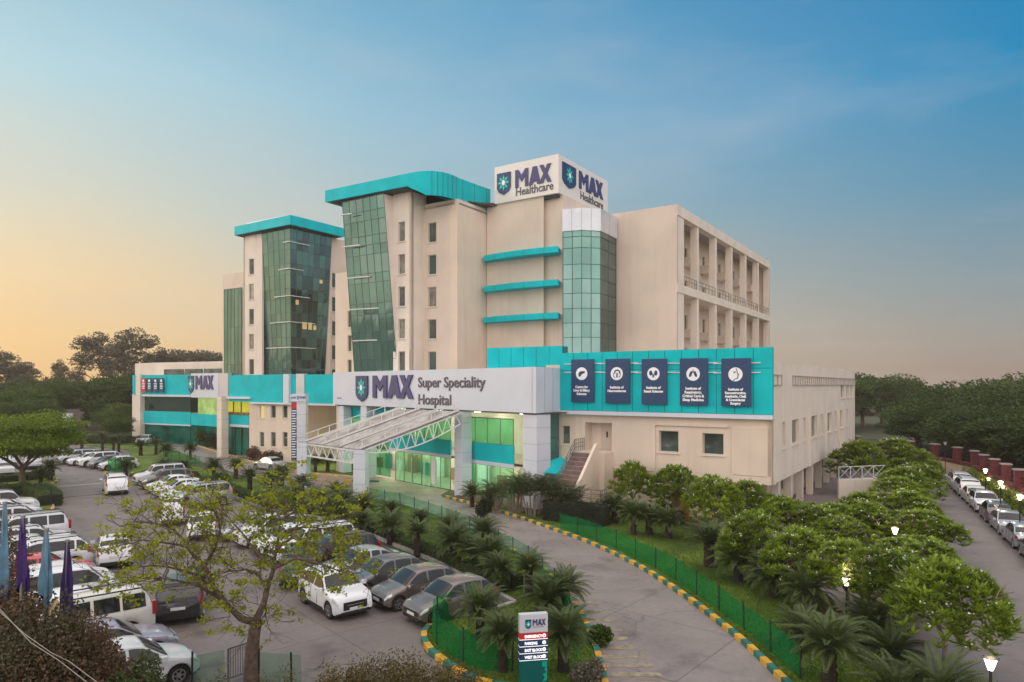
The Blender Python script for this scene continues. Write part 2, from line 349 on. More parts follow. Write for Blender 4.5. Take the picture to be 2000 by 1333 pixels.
sheet('planting_bed', GP([(885, 972), (935, 960), (1105, 975), (1110, 1003), (1050, 1012)]), .0, SOILM, h=.115)

# painted kerbs, alternating yellow and green blocks along each edge
def kerb(path, seg=.55, w=.22, h=.20, mats=(KERBY, KERBG), off=0.0):
    b = MB(); P = [Vector((p[0], p[1])) for p in path]; k = 0; pts = [P[0]]; i = 0; cur = P[0]
    while i < len(P)-1:
        d = P[i+1]-cur
        need = seg-sum(((pts[-1]-cur).length,))if False else seg-(cur-pts[-1]).length
        if d.length >= need: cur = cur+d.normalized()*need; pts.append(cur)
        else: i += 1; cur = P[i]
    for a, c in zip(pts[:-1], pts[1:]):
        u = (c-a); n = Vector((-u.y, u.x)).normalized()*w
        b.obox((a.x-n.x/2, a.y-n.y/2, 0), (u.x*.985, u.y*.985, 0), (n.x, n.y, 0), (0, 0, h), k % 2); k += 1
    return b.build('kerb', list(mats), None, kind='structure')
kerb(dr); kerb(dl[8:30], mats=(KERBW, KERBW)); kerb(dl[30:])
kerb(smooth(GP([(1110, 1358), (1030, 1352), (940, 1338), (880, 1306), (838, 1272), (828, 1243), (850, 1218)]), 5), .6)
kerb(GP([(850, 1216), (948, 1202), (1008, 1184), (862, 1104), (750, 1058), (648, 1018), (528, 1000), (425, 958), (300, 936)]), 2, mats=(KERBW, KERBW))
kerb(smooth(GP([(386, 872), (425, 884), (470, 898), (540, 914), (600, 925), (700, 935)]), 4), .7, mats=(KERBY, KERBW))
kerb(smooth(GP([(-130, 966), (0, 959), (80, 952), (110, 943), (112, 934)]), 3), .9)
kerb(smooth(GP([(60, 989), (84, 1004), (103, 998), (100, 984)]), 3), .7, mats=(KERBY, KERBW))
kerb(smooth(GP([(205, 925), (240, 932), (262, 925)]), 3), .8, mats=(KERBY, KERBG))
kerb(GP([(672, 941), (753, 943)]), .9)
kerb(lane_l, 1.2, mats=(KERBW, KERBW)); kerb(LR[1:], 1.2, mats=(KERBW, KERBW))
# painted chevrons on the drive beside the island
HATCH = mat('hatch_paint', (.26, .215, .15), .7, var=.3, scale=4)
b = MB()
for k in range(13):
    t = k/12; a = G(1085+95*t, 1130+215*t).xy; c = G(1130+175*t**1.1, 1122+205*t).xy; a = a+(c-a)*.2
    u = Vector((-.30, .22))*(.6)
    b.quad((a.x, a.y, .026), (c.x, c.y-.5, .026), (c.x+u.x*.3, c.y-.18, .026), (a.x+u.x*.3, a.y+.32, .026))
b.build('road_marking', HATCH, None, kind='structure')
# drainage slot across the car park road
a, c = G(85, 976), G(200, 966); b = MB(); b.obox((a.x, a.y, .013), (c.x-a.x, c.y-a.y, 0), (0, .35, 0), (0, 0, .012)); b.build('road_grating', DARK, None, kind='structure')
a, c = G(108, 953), G(195, 946); b = MB(); b.obox((a.x, a.y, .013), (c.x-a.x, c.y-a.y, 0), (0, .8, 0), (0, 0, .03)); b.build('road_hump', CONC, None, kind='structure')
# ================================================================ hospital, east block
FD, UD = Vector((.832, -.555)), Vector((.555, .832)); C0 = Vector((17.5, 45.9))
def on(px, p0, d):
    """distance along the plan line p0 + d*t at which it is seen at column px"""
    r = (px-CX)/FP; return (r*p0.y-p0.x)/(d.x-r*d.y)
def at(px, p0, d): return p0+d*on(px, p0, d)
def wall(name, p0, p1, z0, z1, ops, m, parent, rev=.22, thick=.3, mi=None):
    """wall seen from outside with p0 on the left; ops = (a, b, za, zb) holes with reveals"""
    p0, p1 = Vector(p0), Vector(p1); ln = (p1-p0).length; d = (p1-p0)/ln; nrm = Vector((d.y, -d.x)); b = MB()
    xs = sorted({0, ln}|{o[0] for o in ops}|{o[1] for o in ops}); zs = sorted({z0, z1}|{o[2] for o in ops}|{o[3] for o in ops})
    V = lambda a, z, k=0: (p0.x+d.x*a-nrm.x*k, p0.y+d.y*a-nrm.y*k, z)
    for i in range(len(xs)-1):
        for j in range(len(zs)-1):
            cx, cz = (xs[i]+xs[i+1])/2, (zs[j]+zs[j+1])/2
            if any(o[0] < cx < o[1] and o[2] < cz < o[3] for o in ops): continue
            b.quad(V(xs[i], zs[j]), V(xs[i+1], zs[j]), V(xs[i+1], zs[j+1]), V(xs[i], zs[j+1]))
    for a, c, za, zb in ops:
        b.quad(V(a, za), V(c, za), V(c, za, rev), V(a, za, rev)); b.quad(V(a, zb), V(a, zb, rev), V(c, zb, rev), V(c, zb))
        b.quad(V(a, za), V(a, za, rev), V(a, zb, rev), V(a, zb)); b.quad(V(c, za), V(c, zb), V(c, zb, rev), V(c, za, rev))
    b.quad(V(0, z1), V(ln, z1), V(ln, z1, thick), V(0, z1, thick)); b.quad(V(0, z0), V(0, z0, thick), V(ln, z0, thick), V(ln, z0))
    b.quad(V(0, z0), V(0, z1), V(0, z1, thick), V(0, z0, thick)); b.quad(V(ln, z0), V(ln, z0, thick), V(ln, z1, thick), V(ln, z1))
    o = b.build(name, m, parent); o['_'] = 0; del o['_']
    return (p0, d, nrm)
def window(fr, a, c, za, zb, parent, glass=WGL, rev=.2, panes=1, sill=True, fm=None, fw=.06, name='window'):
    p0, d, nrm = fr; V = lambda x, z, k: Vector((p0.x+d.x*x-nrm.x*k, p0.y+d.y*x-nrm.y*k, z))
    b = MB(); D = Vector((d.x, d.y, 0)); Nn = Vector((nrm.x, nrm.y, 0)); k = rev-.01
    for (x0, x1, y0, y1) in ((a, c, za, za+fw), (a, c, zb-fw, zb), (a, a+fw, za+fw, zb-fw), (c-fw, c, za+fw, zb-fw)):
        b.obox(V(x0, y0, k), D*(x1-x0), Nn*.05, (0, 0, y1-y0))
    for i in range(1, panes):
        x = a+(c-a)*i/panes; b.obox(V(x-fw/2, za+fw, k), D*fw, Nn*.04, (0, 0, zb-za-2*fw))
    if sill: b.obox(V(a-.1, za-.09, .02), D*(c-a+.2), Nn*.12, (0, 0, .09), 1)
    w = b.build(name, [fm or FRAME, CREAM2], parent)
    MB().obox(V(a+fw, za+fw, k-.012), D*(c-a-2*fw), Nn*-.03, (0, 0, zb-za-2*fw)).build('pane', glass, w)
    return w
def curtain(name, pts, z0, z1, nx, rows, mats, parent, top=None, seed=1, bm=MULL, jit=.012, bw=.05):
    """curtain wall over plan edge(s); pts bottom plan points, top = plan points at z1 (leaning glass)"""
    r = random.Random(seed); top = top or pts; b = MB(); f = MB()
    for (a0, a1, b0, b1, n) in zip(pts[:-1], pts[1:], top[:-1], top[1:], nx):
        def V(u, v):
            p = Vector(a0).lerp(Vector(a1), u).lerp(Vector(b0).lerp(Vector(b1), u), v); return Vector((p.x, p.y, z0+(z1-z0)*v))
        e = (V(1, 0)-V(0, 0)).normalized(); nn = e.cross(Vector((0, 0, 1)))
        for i in range(n):
            for j in range(len(rows)-1):
                q = [V(i/n, rows[j]), V((i+1)/n, rows[j]), V((i+1)/n, rows[j+1]), V(i/n, rows[j+1])]
                q = [x+nn*r.uniform(-jit, jit) for x in q]; b.add(q, [(0, 1, 2), (0, 2, 3)], r.randrange(len(mats)))
        for i in range(n+1): f.bar(V(i/n, 0)+nn*.01, V(i/n, 1)+nn*.01, bw, .06)
        for v in rows: f.bar(V(0, v)+nn*.02, V(1, v)+nn*.02, .06, bw*.9)
    g = b.build(name, mats, parent); f.build('mullion', bm, g); return g
def slab(name, pts, z0, z1, m, parent): return MB().prism([(p[0], p[1]) for p in pts], z0, z1).build(name, m, parent)
E1 = empty('hospital_building', 'cream hospital block with teal sign band, rooftop sign box and six storeys', 'building')

# --- podium with the teal banner band
p98 = at(1098, C0, -FD); s98 = (p98-C0).length
far = C0+UD*40.6; bl = C0-FD*(s98+16)
fL = C0-FD*(s98+1.5)
def sa(px, p0=fL, d=FD): return on(px, p0, d)
ops = []
for a, c, za, zb in ((1287, 1325, 842, 884), (1372, 1413, 847, 889), (1097, 1113, 832, 868)):
    ya = (fL+FD*sa((a+c)/2)).y; ops.append((sa(a), sa(c), ZA(zb, ya), ZA(za, ya)))
fd = wall('wall', fL, C0, 2.75, 11.1, ops+[(sa(1142), sa(1196), 4.4, 6.55)], CREAM, E1, rev=.35)
window(fd, *ops[0], E1, panes=1, rev=.3); window(fd, *ops[1], E1, panes=1, rev=.3); window(fd, *ops[2], E1, glass=GLD[1], rev=.3)
# door bay at the top of the outside stair
da, dc = sa(1142), sa(1196); V2 = lambda a, z, k, fr=fd: Vector((fr[0].x+fr[1].x*a-fr[2].x*k, fr[0].y+fr[1].y*a-fr[2].y*k, z))
D3, N3, U3 = Vector((FD.x, FD.y, 0)), Vector((fd[2].x, fd[2].y, 0)), Vector((UD.x, UD.y, 0))
b = MB(); b.quad(V2(da, 4.4, 1.2), V2(dc, 4.4, 1.2), V2(dc, 6.6, 1.2), V2(da, 6.6, 1.2)); b.quad(V2(da, 4.4, .3), V2(dc, 4.4, .3), V2(dc, 4.4, 1.2), V2(da, 4.4, 1.2)); b.quad(V2(da, 6.6, .3), V2(dc, 6.6, .3), V2(dc, 6.6, 1.2), V2(da, 6.6, 1.2))
b.quad(V2(da, 4.4, .3), V2(da, 4.4, 1.2), V2(da, 6.6, 1.2), V2(da, 6.6, .3)); b.quad(V2(dc, 4.4, .3), V2(dc, 4.4, 1.2), V2(dc, 6.6, 1.2), V2(dc, 6.6, .3)); b.build('door_recess', CREAM2, E1)
dm = (da+dc)/2+.2; dr_ = MB().obox(V2(dm-.55, 4.4, 1.19), D3*1.1, N3*.06, (0, 0, 2.05)).build('door', mat('door_cream', (.62, .52, .44), .5), E1)
MB().obox(V2(dm-.05, 5.35, 1.12), D3*.12, N3*.03, (0, 0, .45)).build('handle', DARK, dr_)
# shallow raised panels on the facade
b = MB()
for a, c, z0, z1 in ((1196, 1280, 3.1, 6.7), (1430, 1500, 3.3, 6.55)):
    b.obox(V2(sa(a), z0, -.001), D3*(sa(c)-sa(a)), N3*.10, (0, 0, z1-z0))
b.obox(V2(sa(1272), 6.52, -.001), D3*(sa(1422)-sa(1272)), N3*.14, (0, 0, .12)); b.obox(V2(sa(1272), 3.3, -.001), D3*.35, N3*.14, (0, 0, 3.22))
b.obox(V2(sa(1428), 2.75, -.001), D3*(sa(1507)-sa(1428)), N3*.16, (0, 0, .5))
b.build('wall_relief', CREAM, E1)
# lower storey, flush at the stair end and set back under the overhang
q = C0-FD*5.2
wall('wall', fL+UD*.3, q+UD*.3, 0, 2.76, [], CREAM, E1); wall('wall', q+UD*1.8, C0-FD*1.0+UD*1.8, 0, 2.76, [(1.0, 2.0, .9, 2.4)], CREAM, E1)
wall('wall', q+UD*1.79, q+UD*.31, 0, 2.74, [], CREAM, E1)
# side facing the lane
tt = lambda px, p=C0, d=UD: on(px, p, d)
sops = []
for a, c in ((1528, 1534), (1547, 1560), (1569, 1574), (1584, 1596), (1603, 1608), (1614, 1624), (1630, 1634), (1639, 1646), (1653, 1656)):
    sops.append((tt(a), tt(c), 5.0, 6.85))
far1 = C0+UD*(tt(1641)); 
sops2 = [(tt(a), tt(c), 8.1, 9.5) for a, c in ((1642, 1649), (1653, 1658), (1660.5, 1664.5))]
sd = wall('wall', C0, far, 2.75, 11.1, sops+sops2, CREAM2, E1, rev=.3)
for o in sops+sops2: window(sd, *o, E1, glass=WGB, rev=.25, sill=True)
for px in (1510, 1580, 1612, 1637): t = tt(px); p = C0+UD*t; MB().obox((p.x+FD.x*.003, p.y+FD.y*.003, 2.75), U3*.35, Vector((FD.x, FD.y, 0))*.12, (0, 0, 4.4)).build('pilaster', CREAM2, E1)
in0 = C0-FD*1.6+UD*1.8; in1 = in0+UD*38.5
iops = [(2+3.1*k, 3.5+3.1*k, .9, 2.6) for k in range(12)]
si = wall('wall', in0, in1, 0, 2.76, iops, CREAM, E1, rev=.25)
for o in iops: window(si, *o, E1, glass=WGL, rev=.2, sill=False)
for k in range(9):
    p = C0-FD*.75+UD*(3+4.2*k); MB().prism([p, p+FD*.5, p+FD*.5+UD*.5, p+UD*.5], 0, 2.76).build('column', CREAM2, E1)
t = tt(1640); p = C0+UD*t; MB().prism([p+FD*.02, p+FD*1.4, p+FD*1.4+UD*3.2, p+FD*.02+UD*3.2], 1.2, 2.9).build('balcony', CREAM2, E1)
wall('wall', far, far-FD*40, 0, 11.1, [], CREAM, E1); slab('roof', [C0+UD*.3-FD*.3, far-UD*.3-FD*.3, far-UD*.3-FD*50, C0+UD*.3-FD*(s98+1.4)], 10.3, 10.5, CONC, E1)
slab('soffit', [C0+UD*.3-FD*.3, far-UD*.3-FD*.3, far-UD*.3-FD*4, C0+UD*.3-FD*5.2], 2.76, 2.84, CREAM, E1)
# thin cable tray with rungs along the upper side wall
b = MB(); Fd3 = Vector((FD.x, FD.y, 0))
for t0, t1 in ((tt(1509), tt(1525)), (tt(1547), tt(1669))):
    for z in (9.45, 10.15): p = C0+UD*t0; b.obox((p.x+FD.x*.04, p.y+FD.y*.04, z), U3*(t1-t0), Fd3*.06, (0, 0, .05))
    n = int((t1-t0)/.9)
    for i in range(n+1): p = C0+UD*(t0+(t1-t0)*i/n); b.obox((p.x+FD.x*.04, p.y+FD.y*.04, 9.45), U3*.05, Fd3*.05, (0, 0, .72))
b.build('cable_tray', mat('tray_metal', (.36, .31, .28), .5), E1)
# teal band
band = MB(); jn = MB(); A0 = fL+FD*(sa(1098)); La = (C0-A0).length+.12; n = 13
for i in range(n):
    for z0, z1 in ((7.5, 10.6), (10.64, 12.02)):
        a0 = La*i/n; p = A0+FD*(a0+.02); band.obox((p.x, p.y, z0), D3*(La/n-.045), N3*.42, (0, 0, z1-z0))
jn.obox((A0.x, A0.y, 7.48), D3*(La-.04), N3*.37, (0, 0, 4.5)); gb = band.build('sign_band', TEAL, E1); jn.build('panel_joint', TEALD, gb)
MB().obox((A0.x, A0.y, 7.17), D3*La, N3*.46, (0, 0, .30)).build('band_sill', WHITEP, E1)
# taller teal return above the white portal, left of the band
q0 = PY(951, 58.5); q1 = PY(1098, 55.2); qd = (q1-q0); n = 6; b = MB(); qn = Vector((qd.y, -qd.x)).normalized()
for i in range(n):
    p = q0+qd*(i/n); b.obox((p.x+qd.x*.004, p.y+qd.y*.004, 9.6), (qd.x/n*.97, qd.y/n*.97, 0), (-qn.x*1.2, -qn.y*1.2, 0), (0, 0, 3.05))
g = b.build('sign_band', TEAL, E1); p = q0-qn*.04; MB().obox((p.x, p.y, 9.6), (qd.x, qd.y, 0), (-qn.x*1.1, -qn.y*1.1, 0), (0, 0, 3.0)).build('panel_joint', TEALD, g)

# --- right wing with the framed balconies
K = PY(1322, 65.0)
wl = at(1199, K, -FD); wallz = 26.7
wall('wall', wl-FD*6, K, 10, wallz, [], CREAM, E1)
wlen = 36.5; ke = K+UD*wlen
bi = K-FD*2.6           # recessed wall line
bops = []; bay = wlen/6.0
for k in range(6):
    for lv in range(4):
        z = 11.0+3.65*lv
        for o in (.9, 3.0):
            bops.append((k*bay+o, k*bay+o+(.8 if o < 2 else 1.0), z+.6, z+2.5))
bw_ = wall('wall', bi+UD*.35, bi+UD*wlen, 10, wallz-.5, bops, CREAM, E1, rev=.25)
for o in bops: window(bw_, *o, E1, glass=WGL, rev=.2, sill=False)
zm, zt = 19.1, 26.7
for k in range(7):
    p = K+UD*(k*bay-.25 if k else .05); w = .55 if k else 1.9
    if k == 6: p = K+UD*(wlen-.55)
    MB().prism([p, p+UD*w, p+UD*w-FD*.7, p-FD*.7], 10, zt-1.0).build('column', CREAM2, E1)
for z0, z1, nm in ((zt-1.0, zt, 'parapet'), (zm-.75, zm+.05, 'balcony_slab'), (10.9, 11.6, 'balcony_slab')):
    MB().prism([K+FD*.08+UD*.06, K+UD*wlen+FD*.08, K+UD*wlen-FD*(.7 if nm == 'parapet' else 2.7), K+UD*.06-FD*(.7 if nm == 'parapet' else 2.7)], z0, z1-(.02 if nm == 'parapet' else 0)).build(nm, CREAM2, E1)
for lv in (14.6, 22.3):
    for k in range(6):
        p = bi+UD*(k*bay+2.4); MB().prism([p+FD*.02, p+FD*1.1, p+FD*1.1+UD*2.6, p+FD*.02+UD*2.6], lv, lv+.9).build('balcony', CREAM2, E1)
for z in (zm+.05, 11.6):
    for k in range(6):
        b = MB(); p = K+UD*(k*bay+(.35 if k else 1.95)); q = K+UD*((k+1)*bay-.3); p3, q3 = Vector((p.x, p.y, z)), Vector((q.x, q.y, z))
        for h in (.95, .55): b.bar(p3+Vector((0, 0, h)), q3+Vector((0, 0, h)), .045)
        for i in range(6): x = p3.lerp(q3, i/5); b.bar(x, x+Vector((0, 0, .95)), .05)
        b.build('railing', RAIL, E1)
wall('wall', ke, ke-FD*14, 10, wallz, [], CREAM, E1); slab('roof', [K-FD*.1+UD*.2, ke-FD*.1, ke-FD*14, K-FD*14+UD*.2], wallz-.6, wallz-.5, CONC, E1)
MB().prism([K-FD*.7+UD*.1, K+UD*1.8-FD*.7, K+UD*1.8-FD*2.6, K-FD*2.6+UD*.1], 10, wallz).build('wall', CREAM, E1)

# --- lift shaft in green glass with silver cap
sp = [PY(1099.5, 64.9), PY(1136, 64.3), PY(1173, 64.7), PY(1203, 68.2)]
rows = sorted({1-r for r in (0, .05, .14, .27, .385, .50, .62, .735, .85, 1.0)})
curtain('lift_glass', sp[:3], 12.2, 24.1, [2, 2], rows, GLA, E1, seed=3, jit=.004); curtain('lift_glass', sp[2:], 12.2, 24.1, [2], rows, GLD, E1, seed=4, jit=.004)  # right-hand facet uses darker glass, its shading put into the colour
cap = [p+(p-PY(1150, 70)).normalized()*.15 for p in sp]; b = MB()
for a, c, n in zip(cap[:-1], cap[1:], (2, 2, 2)):
    for i in range(n):
        u, v = a.lerp(c, (i+.015)/n), a.lerp(c, (i+.985)/n); nn = Vector((c.y-a.y, a.x-c.x)).normalized()
        b.obox((u.x-nn.x*.3, u.y-nn.y*.3, 24.05), (v.x-u.x, v.y-u.y, 0), (nn.x*.3, nn.y*.3, 0), (0, 0, 2.1))
b.prism([p-(p-PY(1150, 70)).normalized()*.25 for p in cap]+[PY(1200, 72), PY(1104, 69)], 24.0, 25.9)
b.build('shaft_cap', SILVER, E1)
# --- stair core with curved teal ledges
c1, c2 = PY(951, 70.0), PY(1100, 65.0); c3, c4 = PY(1062, 66.2), PY(1062, 66.9)
slab('wall', [c1, c3, c4, PY(1100, 65.6), PY(1187, 74), PY(1150, 82), PY(950, 84)], 9.5, 27.8, CREAM, E1)
for py in (494, 557, 620):
    z = ZA(py, 66.0); e = PY(951, 69.4); g_ = PY(1095, 64.6); arc = []
    for i in range(13):
        u = i/12; p = e.lerp(g_, u); bul = .42*math.sin(math.pi*u)+.5; dn = Vector((e-g_).yx)*Vector((1, 1)); nn = Vector((-(e-g_).y, (e-g_).x)).normalized(); nn = nn if nn.y < 0 else -nn
        arc.append(p+nn*bul)
    bk = [PY(1098, 67), PY(951, 71.5)]
    lg = MB().prism(arc+bk, z-.28, z+.28).build('ledge', TEAL, E1)
    for i in (2, 4, 7, 10): p = arc[i]; d = (arc[i+1]-arc[i]).normalized(); nn = Vector((d.y, -d.x)); MB().obox((p.x, p.y, z-.27), (d.x*.04, d.y*.04, 0), (nn.x*.01, nn.y*.01, 0), (0, 0, .54)).build('panel_joint', TEALD, lg)
# --- rooftop sign box
Z0, Z1 = 27.8, 31.5; B0 = PY(1091, 65.0); BL = B0-FD*(on(966, B0, -FD)); BR = B0+UD*(on(1187, B0, UD))
SIGNW = mat('sign_face', (.74, .70, .66), .5, var=.03, scale=.4)
sg = empty('rooftop_sign', None, None); sg.parent = E1
MB().prism([BL, B0, BR, BR-FD*(B0-BL).length], Z0, Z1).build('sign_box', SIGNW, sg)
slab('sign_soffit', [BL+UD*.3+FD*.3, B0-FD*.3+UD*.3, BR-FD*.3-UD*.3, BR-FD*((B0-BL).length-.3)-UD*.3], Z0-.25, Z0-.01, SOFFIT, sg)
def letters_max(b, x, z, w, h, mi=0):
    """M, A, X as polygons in the local x-z plane"""
    lw = w*.375; t = h*.2
    def P(pts): b.append([(x+a*w, z+c*h) for a, c in pts])
    P([(0, 0), (.09, 0), (.09, .62), (.185, .30), (.28, .62), (.28, 0), (.37, 0), (.37, 1), (.285, 1), (.185, .66), (.085, 1), (0, 1)])
    P([(.39, 0), (.485, 0), (.51, .17), (.60, .17), (.625, 0), (.72, 0), (.605, 1), (.505, 1)][:4]+[(.60, .17), (.625, 0), (.72, 0), (.61, 1), (.50, 1)])
    P([(.68, 0), (.785, 0), (.845, .30), (.905, 0), (1.01, 0), (.90, .51), (1.0, 1), (.895, 1), (.845, .72), (.79, 1), (.685, 1), (.79, .51)])
def shield_poly(x, z, w, h):
    pts = [(0, 1), (1, 1), (1, .30), (.86, .14), (.5, 0), (.14, .14), (0, .30)]; return [(x+a*w, z+c*h) for a, c in pts]
def star_polys(cx, cz, r, k=8):
    out = []
    for i in range(k):
        a = 2*math.pi*i/k; p = lambda q, rr: (cx+rr*math.sin(q)*.86, cz+rr*math.cos(q))
        out.append([p(a, r*.22), p(a+.28, r*.66), p(a, r), p(a-.28, r*.66)])
    return out
def logo(parent, origin, right, X, Z, wS, hS, wM, hM, gap, depth=.10, aqua=AQUA, nv=NAVYL, holes=True, shield=None):
    """shield with an eight-petal star and the letters MAX, in the plane through origin; n points to the viewer"""
    r3 = Vector((right[0], right[1], 0)).normalized(); n3 = Vector((r3.y, -r3.x, 0)); o = Vector(origin)
    def T(a, z, k): return o+r3*a+Vector((0, 0, z))+n3*k
    def ext(polys, k0, k1, m, name):
        b = MB()
        for pl in polys:
            area = sum(pl[i][0]*pl[(i+1) % len(pl)][1]-pl[(i+1) % len(pl)][0]*pl[i][1] for i in range(len(pl)))
            if area < 0: pl = pl[::-1]
            nn = len(pl); tr = tessellate_polygon([[Vector((p[0], p[1], 0)) for p in pl]])
            b.add([T(p[0], p[1], k1) for p in pl], [t if _ccw(pl, t) else t[::-1] for t in tr])
            vs = [T(p[0], p[1], k0) for p in pl]+[T(p[0], p[1], k1) for p in pl]
            b.add(vs, [(i, (i+1) % nn, nn+(i+1) % nn, nn+i) for i in range(nn)])
        return b.build(name, m, parent)
    sh = ext([shield_poly(X, Z, wS, hS)], .01, depth, shield or NAVY, 'emblem')
    ext(star_polys(X+wS/2, Z+hS*.54, hS*.36), depth, depth+.03, aqua, 'emblem_star')
    ext([[(X+wS/2+hS*.09*math.cos(q), Z+hS*.54+hS*.12*math.sin(q)) for q in [2*math.pi*i/10 for i in range(10)]]], depth+.03, depth+.045, WHITEL, 'emblem_heart')
    L3 = []; letters_max(L3, X+wS+gap, Z+hS-hM, wM, hM); ext(L3, .01, depth, nv, 'lettering')
def text(parent, txt, origin, right, a, z, size, m, bold=0.0, sx=1.0, align='LEFT', ext=.03, k=.02, sp=1.0):
    r3 = Vector((right[0], right[1], 0)).normalized(); n3 = Vector((r3.y, -r3.x, 0)); o = Vector(origin)+r3*a+Vector((0, 0, z))+n3*k
    ob = link('lettering', textmesh(txt, size, ext, bold, align, sx, m, sp), parent); placem(ob, o, r3, (0, 0, 1)); return ob
LBX = (B0-BL).length; RBX = (BR-B0).length
logo(sg, (BL.x, BL.y, Z0), FD, .35, .75, 1.65, 2.2, 4.1, 1.75, .55)
text(sg, 'Healthcare', (BL.x, BL.y, Z0), FD, 2.55, .42, 1.12, GREYL, .012, .88)
logo(sg, (B0.x, B0.y, Z0), UD, .65, .85, 2.7, 2.3, 5.3, 1.75, .7)
text(sg, 'Healthcare', (B0.x, B0.y, Z0), UD, 4.3, .42, 1.12, GREYL, .012, 1.05)

# --- centre tower: leaning glass, two window strips, sweeping teal roof
T0 = PY(893, 66.0)
tw = 3.2; rowz = [25.6-tw*k for k in range(5)]
tl = at(829, T0, -FD)
o2 = [( (at(836, T0, -FD)-tl).length, (at(852, T0, -FD)-tl).length, z-1.95, z) for z in rowz]
fr2 = wall('wall', tl, T0, 9.5, 27.5, o2, CREAM, E1, rev=.25)
for i, o in enumerate(o2): window(fr2, *o, E1, glass=(WGL, GLD[0], WGB, WGL, GLD[1])[i], rev=.2)
wall('wall', T0, PY(951, 70.2), 9.5, 27.5, [], CREAM, E1)
slab('roof', [T0, PY(951, 70.2), PY(958, 82), PY(830, 82), tl], 27.0, 27.2, CONC, E1)
S1 = tl-UD*1.9; S0 = at(768, S1, -FD)
o1 = [((at(778, S1, -FD)-S0).length, (at(791, S1, -FD)-S0).length, z-1.95, z) for z in rowz]
fr1 = wall('wall', S0, S1, 9.5, 28.5, o1, CREAM2, E1, rev=.25)
for i, o in enumerate(o1): window(fr1, *o, E1, glass=(WGB, WGB, WGL, WGB, WGL)[i], rev=.2)
wall('wall', S1, tl+UD*.3, 9.5, 28.5, [], CREAM2, E1)
g0 = at(691, S0, -FD); g1 = S0-FD*.05
lean = UD*-1.45
curtain('leaning_glass', [g0+UD*.25, at(775, S0, FD)+UD*.25], 9.5, 28.3, [6], [0, .07, .14, .235, .29, .38, .44, .55, .60, .70, .75, .80, .88, .93, 1], GLA, E1, top=[g0+UD*.25+lean-FD*.4, g1+UD*.25+lean-FD*.1], seed=5)
# cheek of the leaning volume
b = MB(); a = at(775, S0, FD)+UD*.25; t = g1+UD*.25+lean-FD*.1
b.add([(a.x, a.y, 9.5), (t.x, t.y, 28.3), (S0.x, S0.y, 28.3), (S0.x+UD.x*.3, S0.y+UD.y*.3, 9.5)], [(0, 1, 2, 3), (3, 2, 1, 0)]); b.build('wall', CREAM2, E1)
slab('wall', [g0+UD*.6+FD*.2, S0+UD*.6, S0+UD*12, g0+UD*12+FD*.2], 9.5, 28.4, CREAM, E1)
for k, (x0, x1, py) in enumerate(((672, 693, 421), (674, 708, 482), (680, 725, 543), (684, 742, 604), (690, 758, 665))):
    Y = 69.6; p, q = PY(x0, 70.8-.2*k*.1), PY(x1, 70.8-(x1-x0)*.028); z = ZA(py, Y); MB().bar((p.x, p.y-1.3+.28*k, z), (q.x, q.y-1.3+.28*k, z), .12, .10).build('light_shelf', STEELW, E1)
# roof slab then taller curved drum
tip = PY(635, 71.0); f1 = PY(796, 65.2)
arc = smooth([f1, PY(826, 64.5), PY(855, 64.6), PY(880, 65.5), PY(904, 67.2), PY(958, 70.6)], 5)
slab('roof', [tip, f1]+[PY(830, 68.2), PY(800, 80), tip+UD*9], 28.5, 29.7, TEAL, E1)
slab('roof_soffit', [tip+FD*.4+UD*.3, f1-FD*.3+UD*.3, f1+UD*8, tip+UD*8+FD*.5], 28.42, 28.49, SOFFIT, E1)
b = MB()
for a, c in zip(arc[:-1], arc[1:]):
    i = arc.index(a); zl = 28.5-1.1*min(1, i/6); zr = 28.5-1.1*min(1, (i+1)/6); e = (c-a)*.99
    b.add([(a.x, a.y, zl), (a.x+e.x, a.y+e.y, zr), (a.x+e.x, a.y+e.y, 29.7), (a.x, a.y, 29.7)], [(0, 1, 2, 3)])
    if i % 2 == 0 and i > 6: b.bar((a.x, a.y-.02, zl), (a.x, a.y-.02, 29.7), .05, .05, 1)
b.add([(p.x, p.y, 29.7) for p in arc]+[(PY(900, 82).x, 82, 29.7), (PY(800, 80).x, 80, 29.7)], [tuple(range(len(arc)+2))])
b.build('roof_drum', [TEAL, TEALD], E1)
b = MB(); p = PY(934, 69.5); b.cbox((p.x, p.y, 27.7), 3.2, 2.2, .12, 0, .5); b.cbox((p.x+.6, p.y+.4, 27.95), 2.2, 1.2, .1, 0, .2); b.build('roof_hatch', mat('rusty_sheet', (.10, .06, .055), .8, var=.3), E1)
# wall seen between the two towers
bp = PY(655, 86); bq = PY(700, 83)
o3 = [((PY(681, 84.5)-bp).length, (PY(689, 84)-bp).length, z-2.0, z) for z in (18.6, 15.6, 12.6)]
fr3 = wall('wall', bp, bq, 7, 23.5, o3, CREAM, E1)
for o in o3: window(fr3, *o, E1, glass=GLD[0])

